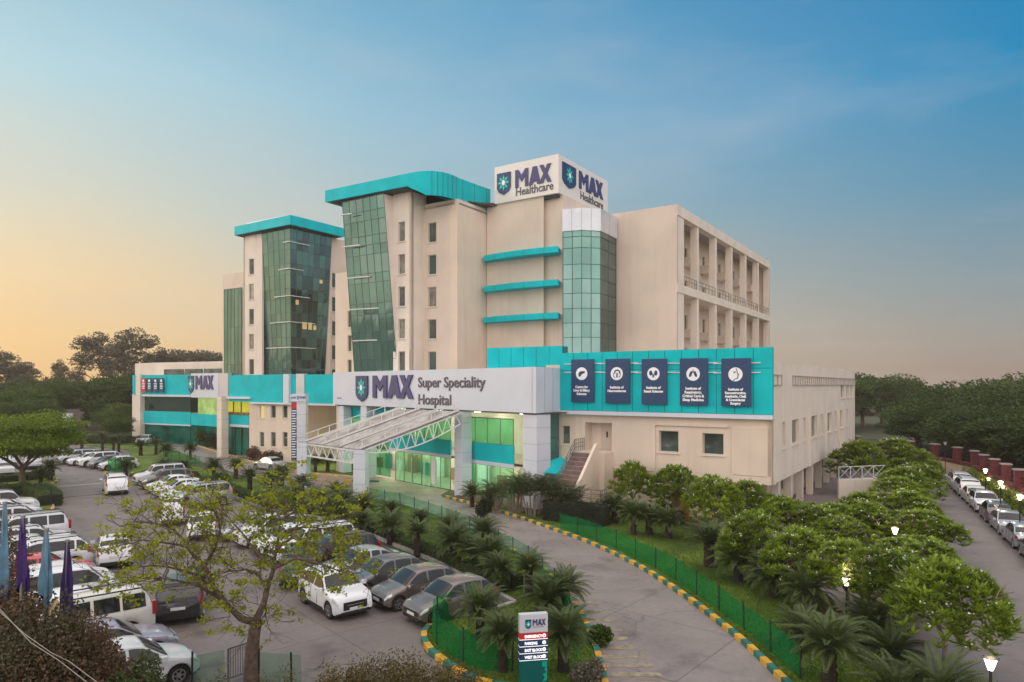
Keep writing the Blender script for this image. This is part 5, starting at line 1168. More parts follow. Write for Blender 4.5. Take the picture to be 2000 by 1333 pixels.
for px, py, k, c, hd, lab in ((12, 908, 'suv', 'white', 2.3, 'white sport utility car seen past the big tree trunk, far left'), (8, 928, 'sedan', 'pearl', 2.3, 'pearl sedan behind the kerbed island, far left'), (62, 915, 'hatch', 'silver', 2.3, 'silver hatchback right behind the big tree trunk')):
    p = G(px, py); car(k, c, p.x, p.y, hd, lab, 'cars past the big tree')
# cars standing or driving in the lanes
AWAY = math.atan2(.755, -.655)
for px, py, k, c, hd, lab in ((225, 962, 'suv', 'white', AWAY-.1, 'white sport utility car driving away in the middle of the car park road'), (222, 1098, 'hatch', 'pearl', AWAY-.15, 'pearl hatchback driving away beside the left row'),
     (358, 1190, 'suv', 'black', AWAY-.35, 'black sport utility car with red tail lamp left of the foreground tree'), (652, 1186, 'crossover', 'white', AWAY+math.pi-.02, 'white crossover double parked, black wheel trims, facing the island'),
     (586, 1128, 'suv', 'darkgreen', AWAY-.45, 'dark sport utility car behind the white crossover, tail to the viewpoint'), (345, 1018, 'van', 'white', AWAY-.4, 'white van with red tail lamp stopped beyond the foreground tree'), (395, 1045, 'sedan', 'white', AWAY-.3, 'white sedan double parked behind the foreground tree'),
     (284, 868, 'hatch', 'white', -1.45, 'small white car facing the car park before the far porch'), (527, 918, 'sedan', 'silver', AWAY+.25, 'silver car on the drive before the dark shrubs'), (566, 903, 'suv', 'grey', AWAY+.6, 'dark grey car in front of the directory pylon')):
    p = G(px, py); car(k, c, p.x, p.y, hd, lab, 'cars in the lanes')
rowK = [('hatch', 'grey', 0, 'dark grey hatchback at the near end of the boundary wall row'), ('sedan', 'silver', 0, 'silver sedan with tail to the viewpoint, second in the boundary wall row'), ('sedan', 'silver', 1, 'silver sedan facing the viewpoint in the boundary wall row'), ('hatch', 'grey', 0, 'dark grey car squeezed between two pale ones by the boundary wall'),
 ('crossover', 'white', 1, 'white crossover facing the viewpoint by the boundary wall'), ('sedan', 'cream', 0, 'cream sedan with tail to the viewpoint by the boundary wall'), ('suv', 'white', 0, 'white sport utility car beyond the cream sedan'), ('suv', 'pearl', 0, 'pearl sport utility car near the far bend of the boundary wall'),
 ('sedan', 'white', 0, 'lone white car at the far bend, half behind the flowering trees')]
kd = Vector((.437, .8995)); k0 = Vector((28.4, 36.6)); HK = math.atan2(kd.y, kd.x)
for i, (k, c, s, lab) in enumerate(rowK):
    p = k0+kd*4.15*i
    if i == 8: p = G(1816, 930).xy
    car(k, c, p.x, p.y, HK+(math.pi if s else 0)+rnd.uniform(-.03, .03), lab, 'cars along the boundary wall', sc=.92)
# ================================================================ flags
CLP = mat('flag_purple', (.035, .008, .11), .7, var=.3, scale=3); CLB = mat('flag_blue', (.09, .20, .30), .7, var=.25, scale=3); POLE = mat('flag_pole', (.34, .32, .32), .4, metal=.6)
fl = [(10, 985, 1185, 1120, CLB, 16.0, 'pale blue furled flag on the pole at the left edge'), (45, 1012, 1150, 1130, CLP, 15.6, 'purple furled flag on the pole beside the left edge one'), (91, 1037, 1175, 1110, CLB, 15.8, 'pale blue furled flag on a pole between two purple ones'), (132, 1059, 1212, 1060, CLP, 16.2, 'purple furled flag on the rightmost pole')]
for i, (px, pt, pb, _, m, Y, lab) in enumerate(fl):
    tp = PY(px, Y); zt_ = ZA(pt, Y); bs = PY(px-13, Y); t = empty('flag_pole', lab, 'flag', (bs.x, bs.y, 0), group='furled flags on poles')
    top3 = Vector((tp.x-bs.x, 0, zt_)); b = MB(); b.tube([(0, 0, 0), top3*.5, top3], [.045, .038, .03], 8); b.tube([top3, top3+Vector((0, 0, .06))], .05, 8); b.build('pole', POLE, t, 60)
    zb_ = ZA(pb, Y); n = 14; m_ = 16; vs = []; r = random.Random(i+3)
    ph = r.random()*6
    for a in range(n+1):
        u = a/n; c3 = top3*(1-(1-zb_/zt_)*u)
        w = .03+.082*min(1, u*1.2)**.9*(1-.35*max(0, u-.6))
        for k in range(m_):
            q = 2*math.pi*k/m_; fold = 1+.55*math.sin(q*4+ph+u*3)+.15*math.sin(q*7-u*5); off = .03*u
            vs.append((c3.x+off+w*fold*math.cos(q), c3.y+w*.7*fold*math.sin(q), c3.z-.12*math.sin(q*2+ph)*u*1.4))
    b = MB(); b.add(vs, [(a*m_+k, a*m_+(k+1) % m_, (a+1)*m_+(k+1) % m_, (a+1)*m_+k) for a in range(n) for k in range(m_)]+[tuple(range(n*m_, n*m_+m_))]); b.build('cloth', m, t, 60)
# ================================================================ lamps
LG = mat('lamp_glow', (1, .95, .85), .4, emit=(1, .88, .68), estr=9.0)
def lamp(px, py, h, label, watt=55, group='garden lamps', lit=True, pt=None):
    p = pt or G(px, py); t = empty('street_lamp', label, 'lamp', (p.x, p.y, 0), group=group)
    b = MB(); b.tube([(0, 0, 0), (0, 0, .3), (0, 0, .32), (0, 0, h-.3)], [.07, .07, .035, .035], 8); b.build('post', DARK, t, 50)
    n = 12; b = MB(); R0, R1 = .06, .16
    b.tube([(0, 0, h-.32), (0, 0, h)], [R0, R1], n); b.build('lamp_shade', LG if lit else WHITEP, t, 50)
    b = MB(); b.tube([(0, 0, h), (0, 0, h+.05)], [R1+.05, R1-.05], n); b.build('cap', DARK, t, 50)
    if lit:
        l = bpy.data.lights.new('bulb', 'POINT'); l.energy = watt; l.color = (1, .78, .5); l.shadow_soft_size = .2; o = link('bulb', l, t); o.location = (0, 0, h+.32)
lamp(0, 0, 2.3, 'lit post lamp with cone shade at the bottom right corner', 40, pt=Vector((12.62, 18.0, 0)))
lamp(0, 0, 2.2, 'lit post lamp among the flowering trees by the upper lawn palms', 60, pt=Vector((11.62, 36.2, 0)))
lamp(1653, 1225, 1.95, 'lit post lamp on a thin black pole at the lawn edge under the trees', 50)
lamp(0, 0, 2.3, 'lit post lamp deep between the flowering tree crowns', 50, pt=Vector((19.3, 34.4, 0)))
bl2 = [((30.2, 41), 0, 'near'), ((33.2, 46.8), 0, 'middle'), ((36.8, 53.5), 0, 'far')]
for q_, _, w in bl2: lamp(0, 0, 2.9, pt=Vector((q_[0]+.3, q_[1], 0)), label= 'lit post lamp by the boundary wall, the %s one of its three' % w, watt=60, group='lamps by the boundary wall')
lamp(1846, 938, 3.8, 'unlit black lamp post by the bend of the boundary wall', 0, 'lamps by the boundary wall', False)
# warm wall lights on the boundary wall
for i, (a, s) in enumerate(((bwp[2].lerp(bwp[3], .45), 0), (bwp[2].lerp(bwp[3], .98), 0), (bwp[3].lerp(bwp[4], .5), 0), (bwp[3].lerp(bwp[4], .97), 0))):
    d = (bwp[3]-bwp[2]).normalized(); n_ = Vector((-d.y, d.x)); p = a+n_*.36
    t = empty('wall_lamp', 'small lit wall lamp on the boundary wall, %s from the picture edge' % ORD[i], 'lamp', (p.x, p.y, 1.35), group='wall lamps on the boundary wall')
    MB().cbox((0, 0, 0), .16, .16, .2, 0).build('lamp_shade', LG, t); l = bpy.data.lights.new('bulb', 'POINT'); l.energy = 28; l.color = (1, .72, .40); l.shadow_soft_size = .1; o = link('bulb', l, t); o.location = (n_.x*.2, n_.y*.2, -.1)
# ================================================================ nets
def netmat(name, c, tr, a=.5):
    m = bpy.data.materials.new(name); m.use_nodes = True; nt = m.node_tree; nt.nodes.clear()
    t = nt.nodes.new('ShaderNodeBsdfTransparent'); t.inputs[0].default_value = tuple(tr)+(1,); d = nt.nodes.new('ShaderNodeBsdfDiffuse'); d.inputs[0].default_value = tuple(c)+(1,); l2 = nt.nodes.new('ShaderNodeBsdfTranslucent'); l2.inputs[0].default_value = tuple(c)+(1,)
    ad_ = nt.nodes.new('ShaderNodeMixShader'); ad_.inputs[0].default_value = .4; nt.links.new(d.outputs[0], ad_.inputs[1]); nt.links.new(l2.outputs[0], ad_.inputs[2])
    x = nt.nodes.new('ShaderNodeMixShader'); x.inputs[0].default_value = a; nt.links.new(t.outputs[0], x.inputs[1]); nt.links.new(ad_.outputs[0], x.inputs[2])
    co = nt.nodes.new('ShaderNodeTexCoord'); no = N(nt, 'ShaderNodeTexNoise', i_Scale=1.3, i_Detail=4.0); nt.links.new(co.outputs['Object'], no.inputs['Vector']); k = M_(nt, 'MULTIPLY_ADD', no.outputs['Fac'], .35, a-.17); nt.links.new(k, x.inputs[0])
    o = nt.nodes.new('ShaderNodeOutputMaterial'); nt.links.new(x.outputs[0], o.inputs[0]); return m
NETG = netmat('net_deep_green', (.02, .25, .08), (.4, .9, .5), .46); NETP = netmat('net_pale_green', (.10, .26, .17), (.62, .9, .72), .24)
NETQ = netmat('net_faint_green', (.14, .26, .17), (.75, .93, .8), .19)
def net(label, pts, h, m, gap=2.6, post=True, lean=0.0, z=.1):
    P = [Vector((p[0], p[1])) for p in pts]; o = P[0]; t = empty('net_fence', label, 'fence', (o.x, o.y, z)); r = random.Random(len(P)); b = MB(); tot = 0; nx = 0; posts = []
    top = []
    for i, p in enumerate(P):
        top.append((p.x-o.x+r.uniform(-.05, .05), p.y-o.y+r.uniform(-.05, .05)+lean, h*r.uniform(.9, 1.04)))
    b.add([(p.x-o.x, p.y-o.y, .0) for p in P]+top, [(i, i+1, len(P)+i+1, len(P)+i) for i in range(len(P)-1)]); b.build('net', m, t)
    for a, c in zip(P[:-1], P[1:]):
        l = (c-a).length
        while nx < tot+l: q = a+(c-a)*((nx-tot)/l)-o; posts.append(q); nx += gap
        tot += l
    for q in posts: MB().bar((q.x, q.y, -.08), (q.x+r.uniform(-.05, .05), q.y+lean, h*1.06), .05).build('pole', POSTD, t)
def inset(path, k):
    out = []
    for i, p in enumerate(path):
        d = (path[min(i+1, len(path)-1)]-path[max(0, i-1)]).normalized(); out.append(p+Vector((d.y, -d.x))*k)
    return out
net('deep green shade net along the lawn side of the curving drive', inset(dr[6:42:2]+[dr[42]], .55), 1.05, NETG, 2.2)
net('thin pale green net between the palms and the drive', inset(dl[14:44:2], .5), 1.0, NETP, 2.2)
net('pale green net at the tip of the front island beside the drive', inset(dl[43:53], .75), 1.1, NETG, 1.7)
isl = smooth(GP([(1000, 1318), (940, 1316), (885, 1290), (850, 1262), (848, 1235), (890, 1214)]), 4)
net('deep green net round the rounded nose of the front island', isl, 1.15, NETG, 1.9)
net('small green net by the far car park row', GP([(212, 922), (236, 926), (256, 918)]), 1.5, NETG, 1.6)
net('pale net beside the palms of the middle lawn', GP([(320, 898), (352, 904), (392, 912)]), 1.2, NETP, 2.4)
net('pale net with bars at the hedge corner on the left', GP([(70, 976), (98, 982), (101, 994)]), 1.2, NETP, .5)
for i, (a, c, w) in enumerate((((375, 1345), (440, 1338), 'left'), ((505, 1338), (590, 1350), 'right'))): net('green net at the bottom edge, %s of the tree trunk' % w, GP([a, c]), 1.0, NETQ, 1.2)
p, q = G(446, 1335), G(488, 1320); t = empty('barrier', 'grey tubular crowd barrier beside the foreground tree trunk', 'barrier', p); e = q-p; b = MB()
for h in (.15, 1.1): b.bar((0, 0, h), e+Vector((0, 0, h)), .045)
for i in range(2): b.bar(e*i, e*i+Vector((0, 0, 1.1)), .05)
b.build('frame', RAIL, t); b = MB()
for i in range(1, 9): b.bar(e*(i/9)+Vector((0, 0, .15)), e*(i/9)+Vector((0, 0, 1.1)), .018)
b.build('bars', RAIL, t)
# ================================================================ vegetation
def np_mesh(name, V, Fq, mats, mi=None, smooth_=False):
    me = bpy.data.meshes.new(name); nv, nf = len(V), len(Fq); k = Fq.shape[1]
    me.vertices.add(nv); me.vertices.foreach_set('co', V.astype(np.float32).ravel()); me.loops.add(nf*k); me.loops.foreach_set('vertex_index', Fq.astype(np.int32).ravel())
    me.polygons.add(nf); me.polygons.foreach_set('loop_start', np.arange(0, nf*k, k, dtype=np.int32)); me.polygons.foreach_set('loop_total', np.full(nf, k, dtype=np.int32))
    for m in (mats if isinstance(mats, (list, tuple)) else [mats]): me.materials.append(m)
    if mi is not None: me.polygons.foreach_set('material_index', mi.astype(np.int32))
    me.update(calc_edges=True); me.validate(); return me
def leaves(P, D, U, ln, wd):
    """diamond leaves: base P, direction D, side U, lengths, widths -> quads"""
    n = len(P); ln = np.broadcast_to(ln, n)[:, None]; wd = np.broadcast_to(wd, n)[:, None]
    D = D/np.linalg.norm(D, axis=1)[:, None]; U = U-D*(U*D).sum(1)[:, None]; U = U/(np.linalg.norm(U, axis=1)[:, None]+1e-9)
    V = np.stack([P, P+D*ln*.55+U*wd*.5, P+D*ln, P+D*ln*.55-U*wd*.5], 1).reshape(-1, 3); return V, np.arange(4*n).reshape(n, 4)
def rdir(g, n): v = g.normal(size=(n, 3)); return v/np.linalg.norm(v, axis=1)[:, None]
LEAF_D = leafmat('leaf_dark', (.018, .038, .010), (.07, .115, .022)); LEAF_M = leafmat('leaf_mid', (.028, .060, .010), (.10, .16, .025))
LEAF_P = leafmat('leaf_plumeria', (.04, .09, .007), (.29, .39, .03), 1.5); LEAF_Y = leafmat('leaf_young', (.17, .21, .006), (.40, .43, .02), 1.5, .45)
LEAF_H = leafmat('leaf_hazy_pale', (.09, .085, .065), (.21, .19, .14)); LEAF_C = leafmat('leaf_cycad', (.02, .042, .012), (.105, .14, .04), 2.5, .25); LEAF_B = leafmat('leaf_brown', (.04, .022, .012), (.17, .10, .055), 1.2, .2)  # LEAF_H is paled: haze put into the colour of the far trees
LEAF_A = leafmat('leaf_areca', (.03, .05, .015), (.12, .15, .05), 2.0); LEAF_K = leafmat('leaf_black', (.008, .014, .008), (.03, .045, .015))
FLOW = mat('blossom', (.75, .75, .68), .6); BARK = mat('bark', (.12, .085, .06), .9, var=.35, scale=6, bump=.6, bscale=14); BARKG = mat('bark_grey', (.20, .17, .14), .9, var=.3, scale=5, bump=.5, bscale=12); BARKD = mat('bark_dark', (.035, .025, .02), .95, var=.3, scale=8, bump=.6, bscale=20)
def lobed(seed, R_, Hc, nl, npc, leaf, mat_, up=.5, flat=.7, squash=1.0):
    """crown of leaf clumps: lobes over a dome, clumps on lobe shells; centre at z=0"""
    g = np.random.default_rng(seed); P = []; 
    for i in range(nl):
        a = g.uniform(0, 2*np.pi); rr_ = R_*np.sqrt(g.uniform(0, 1))*.72; z = g.uniform(-.35, .5)*Hc*(1-(rr_/R_)**2*.6); c = np.array([rr_*np.cos(a), rr_*np.sin(a), z]); s = g.uniform(.26, .46)*R_
        d = rdir(g, npc); d[:, 2] = np.abs(d[:, 2])*up+d[:, 2]*(1-up); q = c+d*s*np.array([1, 1, flat])*g.uniform(.72, 1.05, (npc, 1)); P.append(q)
    P = np.concatenate(P); n = len(P); D = rdir(g, n)*.8+P/R_*.6; D[:, 2] += .15
    return leaves(P, D, rdir(g, n), g.uniform(.7, 1.3, n)*leaf, g.uniform(.7, 1.3, n)*leaf*.55)
def limb_tree(seed, h, n, spread, r0, bark, up=.8, name='trunk'):
    r = random.Random(seed); b = MB(); b.tube([(0, 0, -.1), (r.uniform(-.1, .1)*h*.1, 0, h*.5), (0, r.uniform(-.1, .1)*h*.1, h)], [r0*1.2, r0, r0*.75], 8)
    tips = []
    for i in range(n):
        a = 2*math.pi*i/n+r.uniform(-.4, .4); l = spread*r.uniform(.7, 1.0); s = Vector((0, 0, h*r.uniform(.75, 1.0))); m_ = s+Vector((math.cos(a)*l*.5, math.sin(a)*l*.5, l*up*.6)); e = s+Vector((math.cos(a)*l, math.sin(a)*l, l*up))
        b.tube([s, m_, e], [r0*.5, r0*.3, r0*.12], 6); tips.append(e)
        for k in range(2): q = a+r.uniform(-1, 1); f = m_+Vector((math.cos(q), math.sin(q), .7))*l*.45; b.tube([m_, f], [r0*.25, r0*.08], 5); tips.append(f)
    return b.mesh(name, bark, 60), tips
TREEK = {}
def treekind(key, seed, th, r0, R_, Hc, cz, nl, npc, leaf, lm, bark, nlimb=6, flat=.7, up=.5):
    tm, _ = limb_tree(seed, th, nlimb, R_*.6, r0, bark, .75); V, F_ = lobed(seed, R_, Hc, nl, npc, leaf, lm, up, flat); V[:, 2] += cz; TREEK[key] = (tm, np_mesh('crown', V, F_, lm), R_, cz+Hc*.75)
for s in range(3): treekind(('dense', s), 20+s, 3.4, .22, 5.0, 5.4, 5.4, 30, 420, .34, LEAF_M if s % 2 else LEAF_D, BARK)
for s in range(2): treekind(('tall', s), 40+s, 9.0, .25, 3.4, 9.0, 13.0, 34, 130, .40, LEAF_H, BARKG, 7, 1.0, .3)
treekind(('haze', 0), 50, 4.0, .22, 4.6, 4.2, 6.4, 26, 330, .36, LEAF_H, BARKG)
treekind(('big', 0), 60, 2.0, .20, 4.1, 3.0, 3.6, 44, 700, .20, leafmat('leaf_bright', (.06, .115, .008), (.24, .32, .03), 1.0), BARK, 8, .55, .6)
def tree(kind, x, y, h, label, group, rz=None, wide=1.0, name='tree', z=0):
    tm, cm, R_, top = TREEK[kind]; t = empty(name, label, 'tree', (x, y, z), rnd.uniform(0, 6.28) if rz is None else rz, group); s = h/top; t.scale = (s*wide, s*wide, s)
    link('trunk', tm, t); link('crown', cm, t); return t
# far trees at the left: eucalyptus with haze in the leaf colour, and round crowns
for i, (px, pt, Y, k, w, lab) in enumerate(((186, 636, 165, ('tall', 0), 1.25, 'tallest hazy gum tree rising beside the far white wing'), (262, 630, 172, ('tall', 1), 1.25, 'tall hazy gum tree just right of the tallest one'), (228, 652, 180, ('tall', 1), 1.1, 'thin gum tree between the two tallest gum trees'), (118, 694, 175, ('tall', 0), .75, 'slim gum tree standing alone in the gap of the skyline'), (310, 668, 178, ('tall', 0), 1.0, 'gum tree whose top shows just above the far wing roof'), (150, 712, 170, ('tall', 1), 1.0, 'low gum tree between the lone slim one and the tallest'),
     (22, 690, 150, ('tall', 1), 1.5, 'broad gum tree on the left skyline near the picture edge'), (-20, 660, 150, ('tall', 0), 1.5, 'gum tree at the extreme left edge of the skyline'), (52, 700, 160, ('tall', 0), 1.2, 'gum tree right of the broad one on the left skyline'))):
    p = PY(px, Y); tree(k, p.x, p.y, ZA(pt, Y), lab, 'gum trees on the left skyline', wide=w)
r = random.Random(3)
lt = [(370, 676, 190), (400, 682, 195), (420, 680, 200), (350, 690, 185), (335, 700, 178), (80, 735, 150), (100, 742, 145), (10, 745, 128), (45, 752, 125), (200, 738, 145), (230, 722, 142), (168, 742, 150), (252, 735, 138), (-30, 740, 130), (60, 775, 118), (20, 790, 112), (205, 780, 128), (240, 785, 122), (130, 745, 175), (300, 705, 168), (215, 800, 116), (85, 790, 126), (-10, 775, 115), (232, 812, 108)]
for i, (px, pt, Y) in enumerate(lt):
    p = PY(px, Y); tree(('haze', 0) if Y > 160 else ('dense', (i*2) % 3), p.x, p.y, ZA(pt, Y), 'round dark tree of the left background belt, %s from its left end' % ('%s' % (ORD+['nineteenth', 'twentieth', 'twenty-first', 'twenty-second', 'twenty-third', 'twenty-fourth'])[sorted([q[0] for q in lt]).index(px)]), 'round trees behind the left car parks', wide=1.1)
# forest beyond the boundary wall
ft = []
for row, (d0, n, hh_) in enumerate(((0, 14, 7.6), (7, 14, 9.2), (17, 14, 11), (32, 14, 12.2))):
    for i in range(n):
        a = Vector((42+d0*1.05, 28)); e = Vector((60+d0*.9, 104+d0*.3)); p = a.lerp(e, (i+.5+r.uniform(-.25, .25))/n); ft.append((p.x+r.uniform(-1, 1), p.y, hh_*r.uniform(.88, 1.12), row))
for i in range(6): ft.append((50+i*7, 132+i*5, 13.0, 4))
for i, (x, y, h, row) in enumerate(ft):
    tree(('dense', i % 3), x, y, h, ('low tree right behind the boundary wall', 'tree in the second rank beyond the boundary wall', 'taller tree in the third rank beyond the boundary wall', 'tall tree on the right skyline', 'distant tree closing the view behind the building')[row]+', %s from the viewpoint' % ORD[sum(1 for q in ft[:i] if q[3] == row)], 'forest beyond the boundary wall', wide=1.4, z=-.8)
t = empty('tree_belt', None, None); COL.objects.unlink(t); bpy.data.objects.remove(t)
# far-off wood as a mass on the horizon
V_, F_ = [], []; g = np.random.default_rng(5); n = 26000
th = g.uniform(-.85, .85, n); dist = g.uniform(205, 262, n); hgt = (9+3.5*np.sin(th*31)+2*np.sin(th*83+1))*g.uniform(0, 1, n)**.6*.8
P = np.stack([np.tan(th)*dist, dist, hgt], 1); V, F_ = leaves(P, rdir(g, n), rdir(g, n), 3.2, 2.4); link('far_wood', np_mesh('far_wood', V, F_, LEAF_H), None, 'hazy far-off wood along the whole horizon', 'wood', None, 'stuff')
# big tree over the left island
p = G(44, 962); tree(('big', 0), p.x, p.y, ZA(806, p.y), 'broad bright green tree over the kerbed island at the left', None, 0.4, 1.06)
# ---------------------------------------------------------------- plumeria trees
def plumeria(seed, R_=1.9, h=3.6):
    g = np.random.default_rng(seed); r = random.Random(seed); b = MB(); tips = []
    def grow(p, d, l, rad, lv):
        e = p+d*l; b.tube([p, p.lerp(e, .5)+Vector((r.uniform(-.05, .05), r.uniform(-.05, .05), 0)), e], [rad, rad*.85, rad*.7], 6)
        if lv == 0: tips.append((e, d)); return
        n_ = 3 if lv > 1 else r.choice((2, 3)); a0 = r.uniform(0, 6.28)
        for i in range(n_):
            a = a0+2*math.pi*i/n_; nd = (d+Vector((math.cos(a), math.sin(a), .25))*.8).normalized(); nd.z = max(nd.z, .12); grow(e, nd.normalized(), l*r.uniform(.66, .88), rad*.66, lv-1)
    grow(Vector((0, 0, -.05)), Vector((0, 0, 1)), h*.32, .10, 4)
    # crown dome: extra rosettes fill the shell
    C = np.array([list(t[0]) for t in tips]); s = np.array([R_/max(1e-3, np.abs(C[:, :2]).max()), 0, 0])[0]
    m = 430; a = g.uniform(0, 6.283, m); q = np.sqrt(g.uniform(.02, 1, m)); lump = 1+.16*np.sin(a*3+seed)+.12*np.sin(a*5+2*seed); zz_ = h*.30+h*.66*np.sqrt(np.clip(1-q**2*.95, 0, 1))*np.where(g.uniform(0, 1, m) < .75, g.uniform(.84, 1.04, m), g.uniform(.2, .9, m))
    C2 = np.stack([np.cos(a)*q*R_*.92*lump, np.sin(a)*q*R_*.92*lump, zz_], 1)
    k = 13; n = m*k; base = np.repeat(C2, k, 0); o = np.repeat(np.stack([np.cos(a)*q, np.sin(a)*q, .9*np.ones(m)], 1), k, 0)
    aa = np.tile(np.arange(k)*2.4, m)+np.repeat(g.uniform(0, 6, m), k); el_ = g.uniform(-.15, .85, n)
    D = np.stack([np.cos(aa)*np.cos(el_), np.sin(aa)*np.cos(el_), np.sin(el_)], 1)+o*.25; U = np.stack([-np.sin(aa), np.cos(aa), np.zeros(n)], 1)+rdir(g, n)*.25
    V, F_ = leaves(base, D, U, g.uniform(.26, .42, n), g.uniform(.08, .12, n))
    fm = 80; idx = g.choice(m, fm, replace=False); fp = np.repeat(C2[idx]+np.array([0, 0, .17]), 5, 0)+g.normal(size=(fm*5, 3))*.055; Vf, Ff = leaves(fp, rdir(g, fm*5), rdir(g, fm*5), .08, .07)
    crown = np_mesh('crown', np.concatenate([V, Vf]), np.concatenate([F_, Ff+len(V)]), [LEAF_P, FLOW], np.concatenate([np.zeros(len(F_)), np.ones(len(Ff))]))
    return b.mesh('trunk', BARKG, 60), crown
PL = [plumeria(70+i) for i in range(4)]
pls = [(1236, 903, 46, 1012, 'small flowering tree nearest the outside stair'), (1318, 912, 58, 1026, 'flowering tree with a visible forked trunk before the orange panel'), (1392, 930, 62, 1068, 'flowering tree left of the lit lamp by the building'),
 (1460, 942, 62, 1052, 'flowering tree against the building, behind the lit lamp'), (1530, 972, 62, 1072, 'flowering tree below the overhanging corner of the building'), (1475, 1002, 76, 1138, 'flowering tree just right of the lit lamp, over the lawn edge'),
 (1590, 985, 62, 1085, 'flowering tree beside the row of columns'), (1560, 1035, 82, 1178, 'wide flowering tree in the middle of the lawn edge row'), (1640, 1010, 66, 1110, 'flowering tree at the building end of the lane, under the balcony'), (1655, 1060, 84, 1205, 'flowering tree over the thin black lamp pole'),
 (1735, 1068, 92, 1238, 'flowering tree behind the broad front one'), (1700, 985, 66, 1085, 'flowering tree in the lane strip before the retaining wall'), (1775, 1000, 72, 1090, 'flowering tree overhanging the lane edge opposite the silver sedans'), (1755, 935, 62, 1030, 'flowering tree in the middle of the lane strip'),
 (1790, 905, 52, 985, 'flowering tree at the far end of the lane strip'), (1680, 862, 60, 965, 'flowering tree behind the corner of the building'), (1745, 858, 60, 955, 'flowering tree above the white cross-braced railing'), (1845, 1098, 122, 1322, 'broad front flowering tree with white blossoms at the lower right'), (1640, 985, 72, 1072, 'flowering tree by the outer columns near the retaining wall'), (1705, 965, 76, 1062, 'flowering tree right before the retaining wall, nearer one'), (1765, 960, 84, 1068, 'flowering tree leaning over the lane below the far ones'), (1805, 1000, 78, 1098, 'outermost flowering tree over the lane asphalt'),
 (1790, 1050, 86, 1150, 'flowering tree in the thick of the clump beside the lane, near the hidden lamp'), (1765, 915, 66, 1010, 'flowering tree in the lane strip, third from its far end'), (1730, 1090, 86, 1200, 'flowering tree between the thin black pole and the broad front one'),
 (1795, 880, 48, 962, 'smallest and farthest flowering tree of the lane strip')]
for i, (px, pt, rp, pb, lab) in enumerate(pls):
    if not rp: continue
    p = G(px, pb); h = ZA(pt, p.y); R_ = rp*p.y/FP; t = empty('flowering_tree', lab, 'tree', (p.x, p.y, .05), rnd.uniform(0, 6.28), 'flowering trees along the lane'); t.scale = (R_/2.08, R_/2.08, h/3.6)
    link('trunk', PL[i % 4][0], t); link('crown', PL[i % 4][1], t)
# ---------------------------------------------------------------- cycads
def cycad(seed, nf=46, L0=1.25, upness=.6):
    r = random.Random(seed); VV, n = [], 0; P, D, U, ln = [], [], [], []; b = MB()
    for i in range(nf):
        a = i*2.399+r.uniform(-.2, .2); lv = i/nf; e0 = R(78)-lv*R(95)*(1-upness*.35); L_ = L0*r.uniform(.85, 1.1)*(.75+.25*math.sin(math.pi*min(1, lv+.25))); m = 15; p = Vector((0, 0, 0)); path = [p.copy()]
        for k in range(m):
            e = e0-(k/m)**1.4*R(62); d = Vector((math.cos(a)*math.cos(e), math.sin(a)*math.cos(e), math.sin(e))); p = p+d*L_/m; path.append(p.copy())
            if k > 1:
                s = Vector((-math.sin(a), math.cos(a), 0)); w = .19*math.sin(math.pi*(k/m)**.75*.97+.12)+.03
                for sg in (1, -1):
                    for o in (0, .5):
                        P.append(list(p-d*L_/m*o)); q = (d*.55+s*sg+Vector((0, 0, .28))).normalized(); D.append(list(q)); U.append(list(d)); ln.append(w)
        b.tube(path[::5], [.012, .010, .007, .004][:len(path[::5])], 3, cap=False)
    V, F_ = leaves(np.array(P), np.array(D), np.array(U), np.array(ln), .036)
    vb = np.array(b.v); fb = np.array([f for f in b.f if len(f) == 4])
    return np_mesh('crown', np.concatenate([V, vb]), np.concatenate([F_, fb+len(V)]), LEAF_C)
CY = [cycad(1), cycad(2, 40, 1.2, .9), cycad(3, 52, 1.3, .4)]
def trunkm(seed, h, r0, bark=BARKD):
    r = random.Random(seed); b = MB(); n = 9; b.tube([(r.uniform(-.02, .02), r.uniform(-.02, .02), -.05+(h+.1)*i/n) for i in range(n+1)], [r0*(1.12-.2*i/n)*(1+.10*(i % 2)) for i in range(n+1)], 10); return b.mesh('trunk', bark, 60)
CT = [trunkm(1, 1.0, .17), trunkm(2, 1.0, .20)]
def palm(px, py, h, label, group, s=1.0, yt=.2, sc=1.0):
    p = G(px, py, .1); t = empty('cycad_palm', label, 'palm', (p.x, p.y, .1), rnd.uniform(0, 6.28), group, 1.0); k = rnd.randrange(3)
    tr = link('trunk', CT[k % 2], t); h *= .88; tr.scale = (s, s, h); c = link('crown', CY[k], t); c.location = (0, 0, h-.02); c.scale = (s*1.12,)*3
    return t
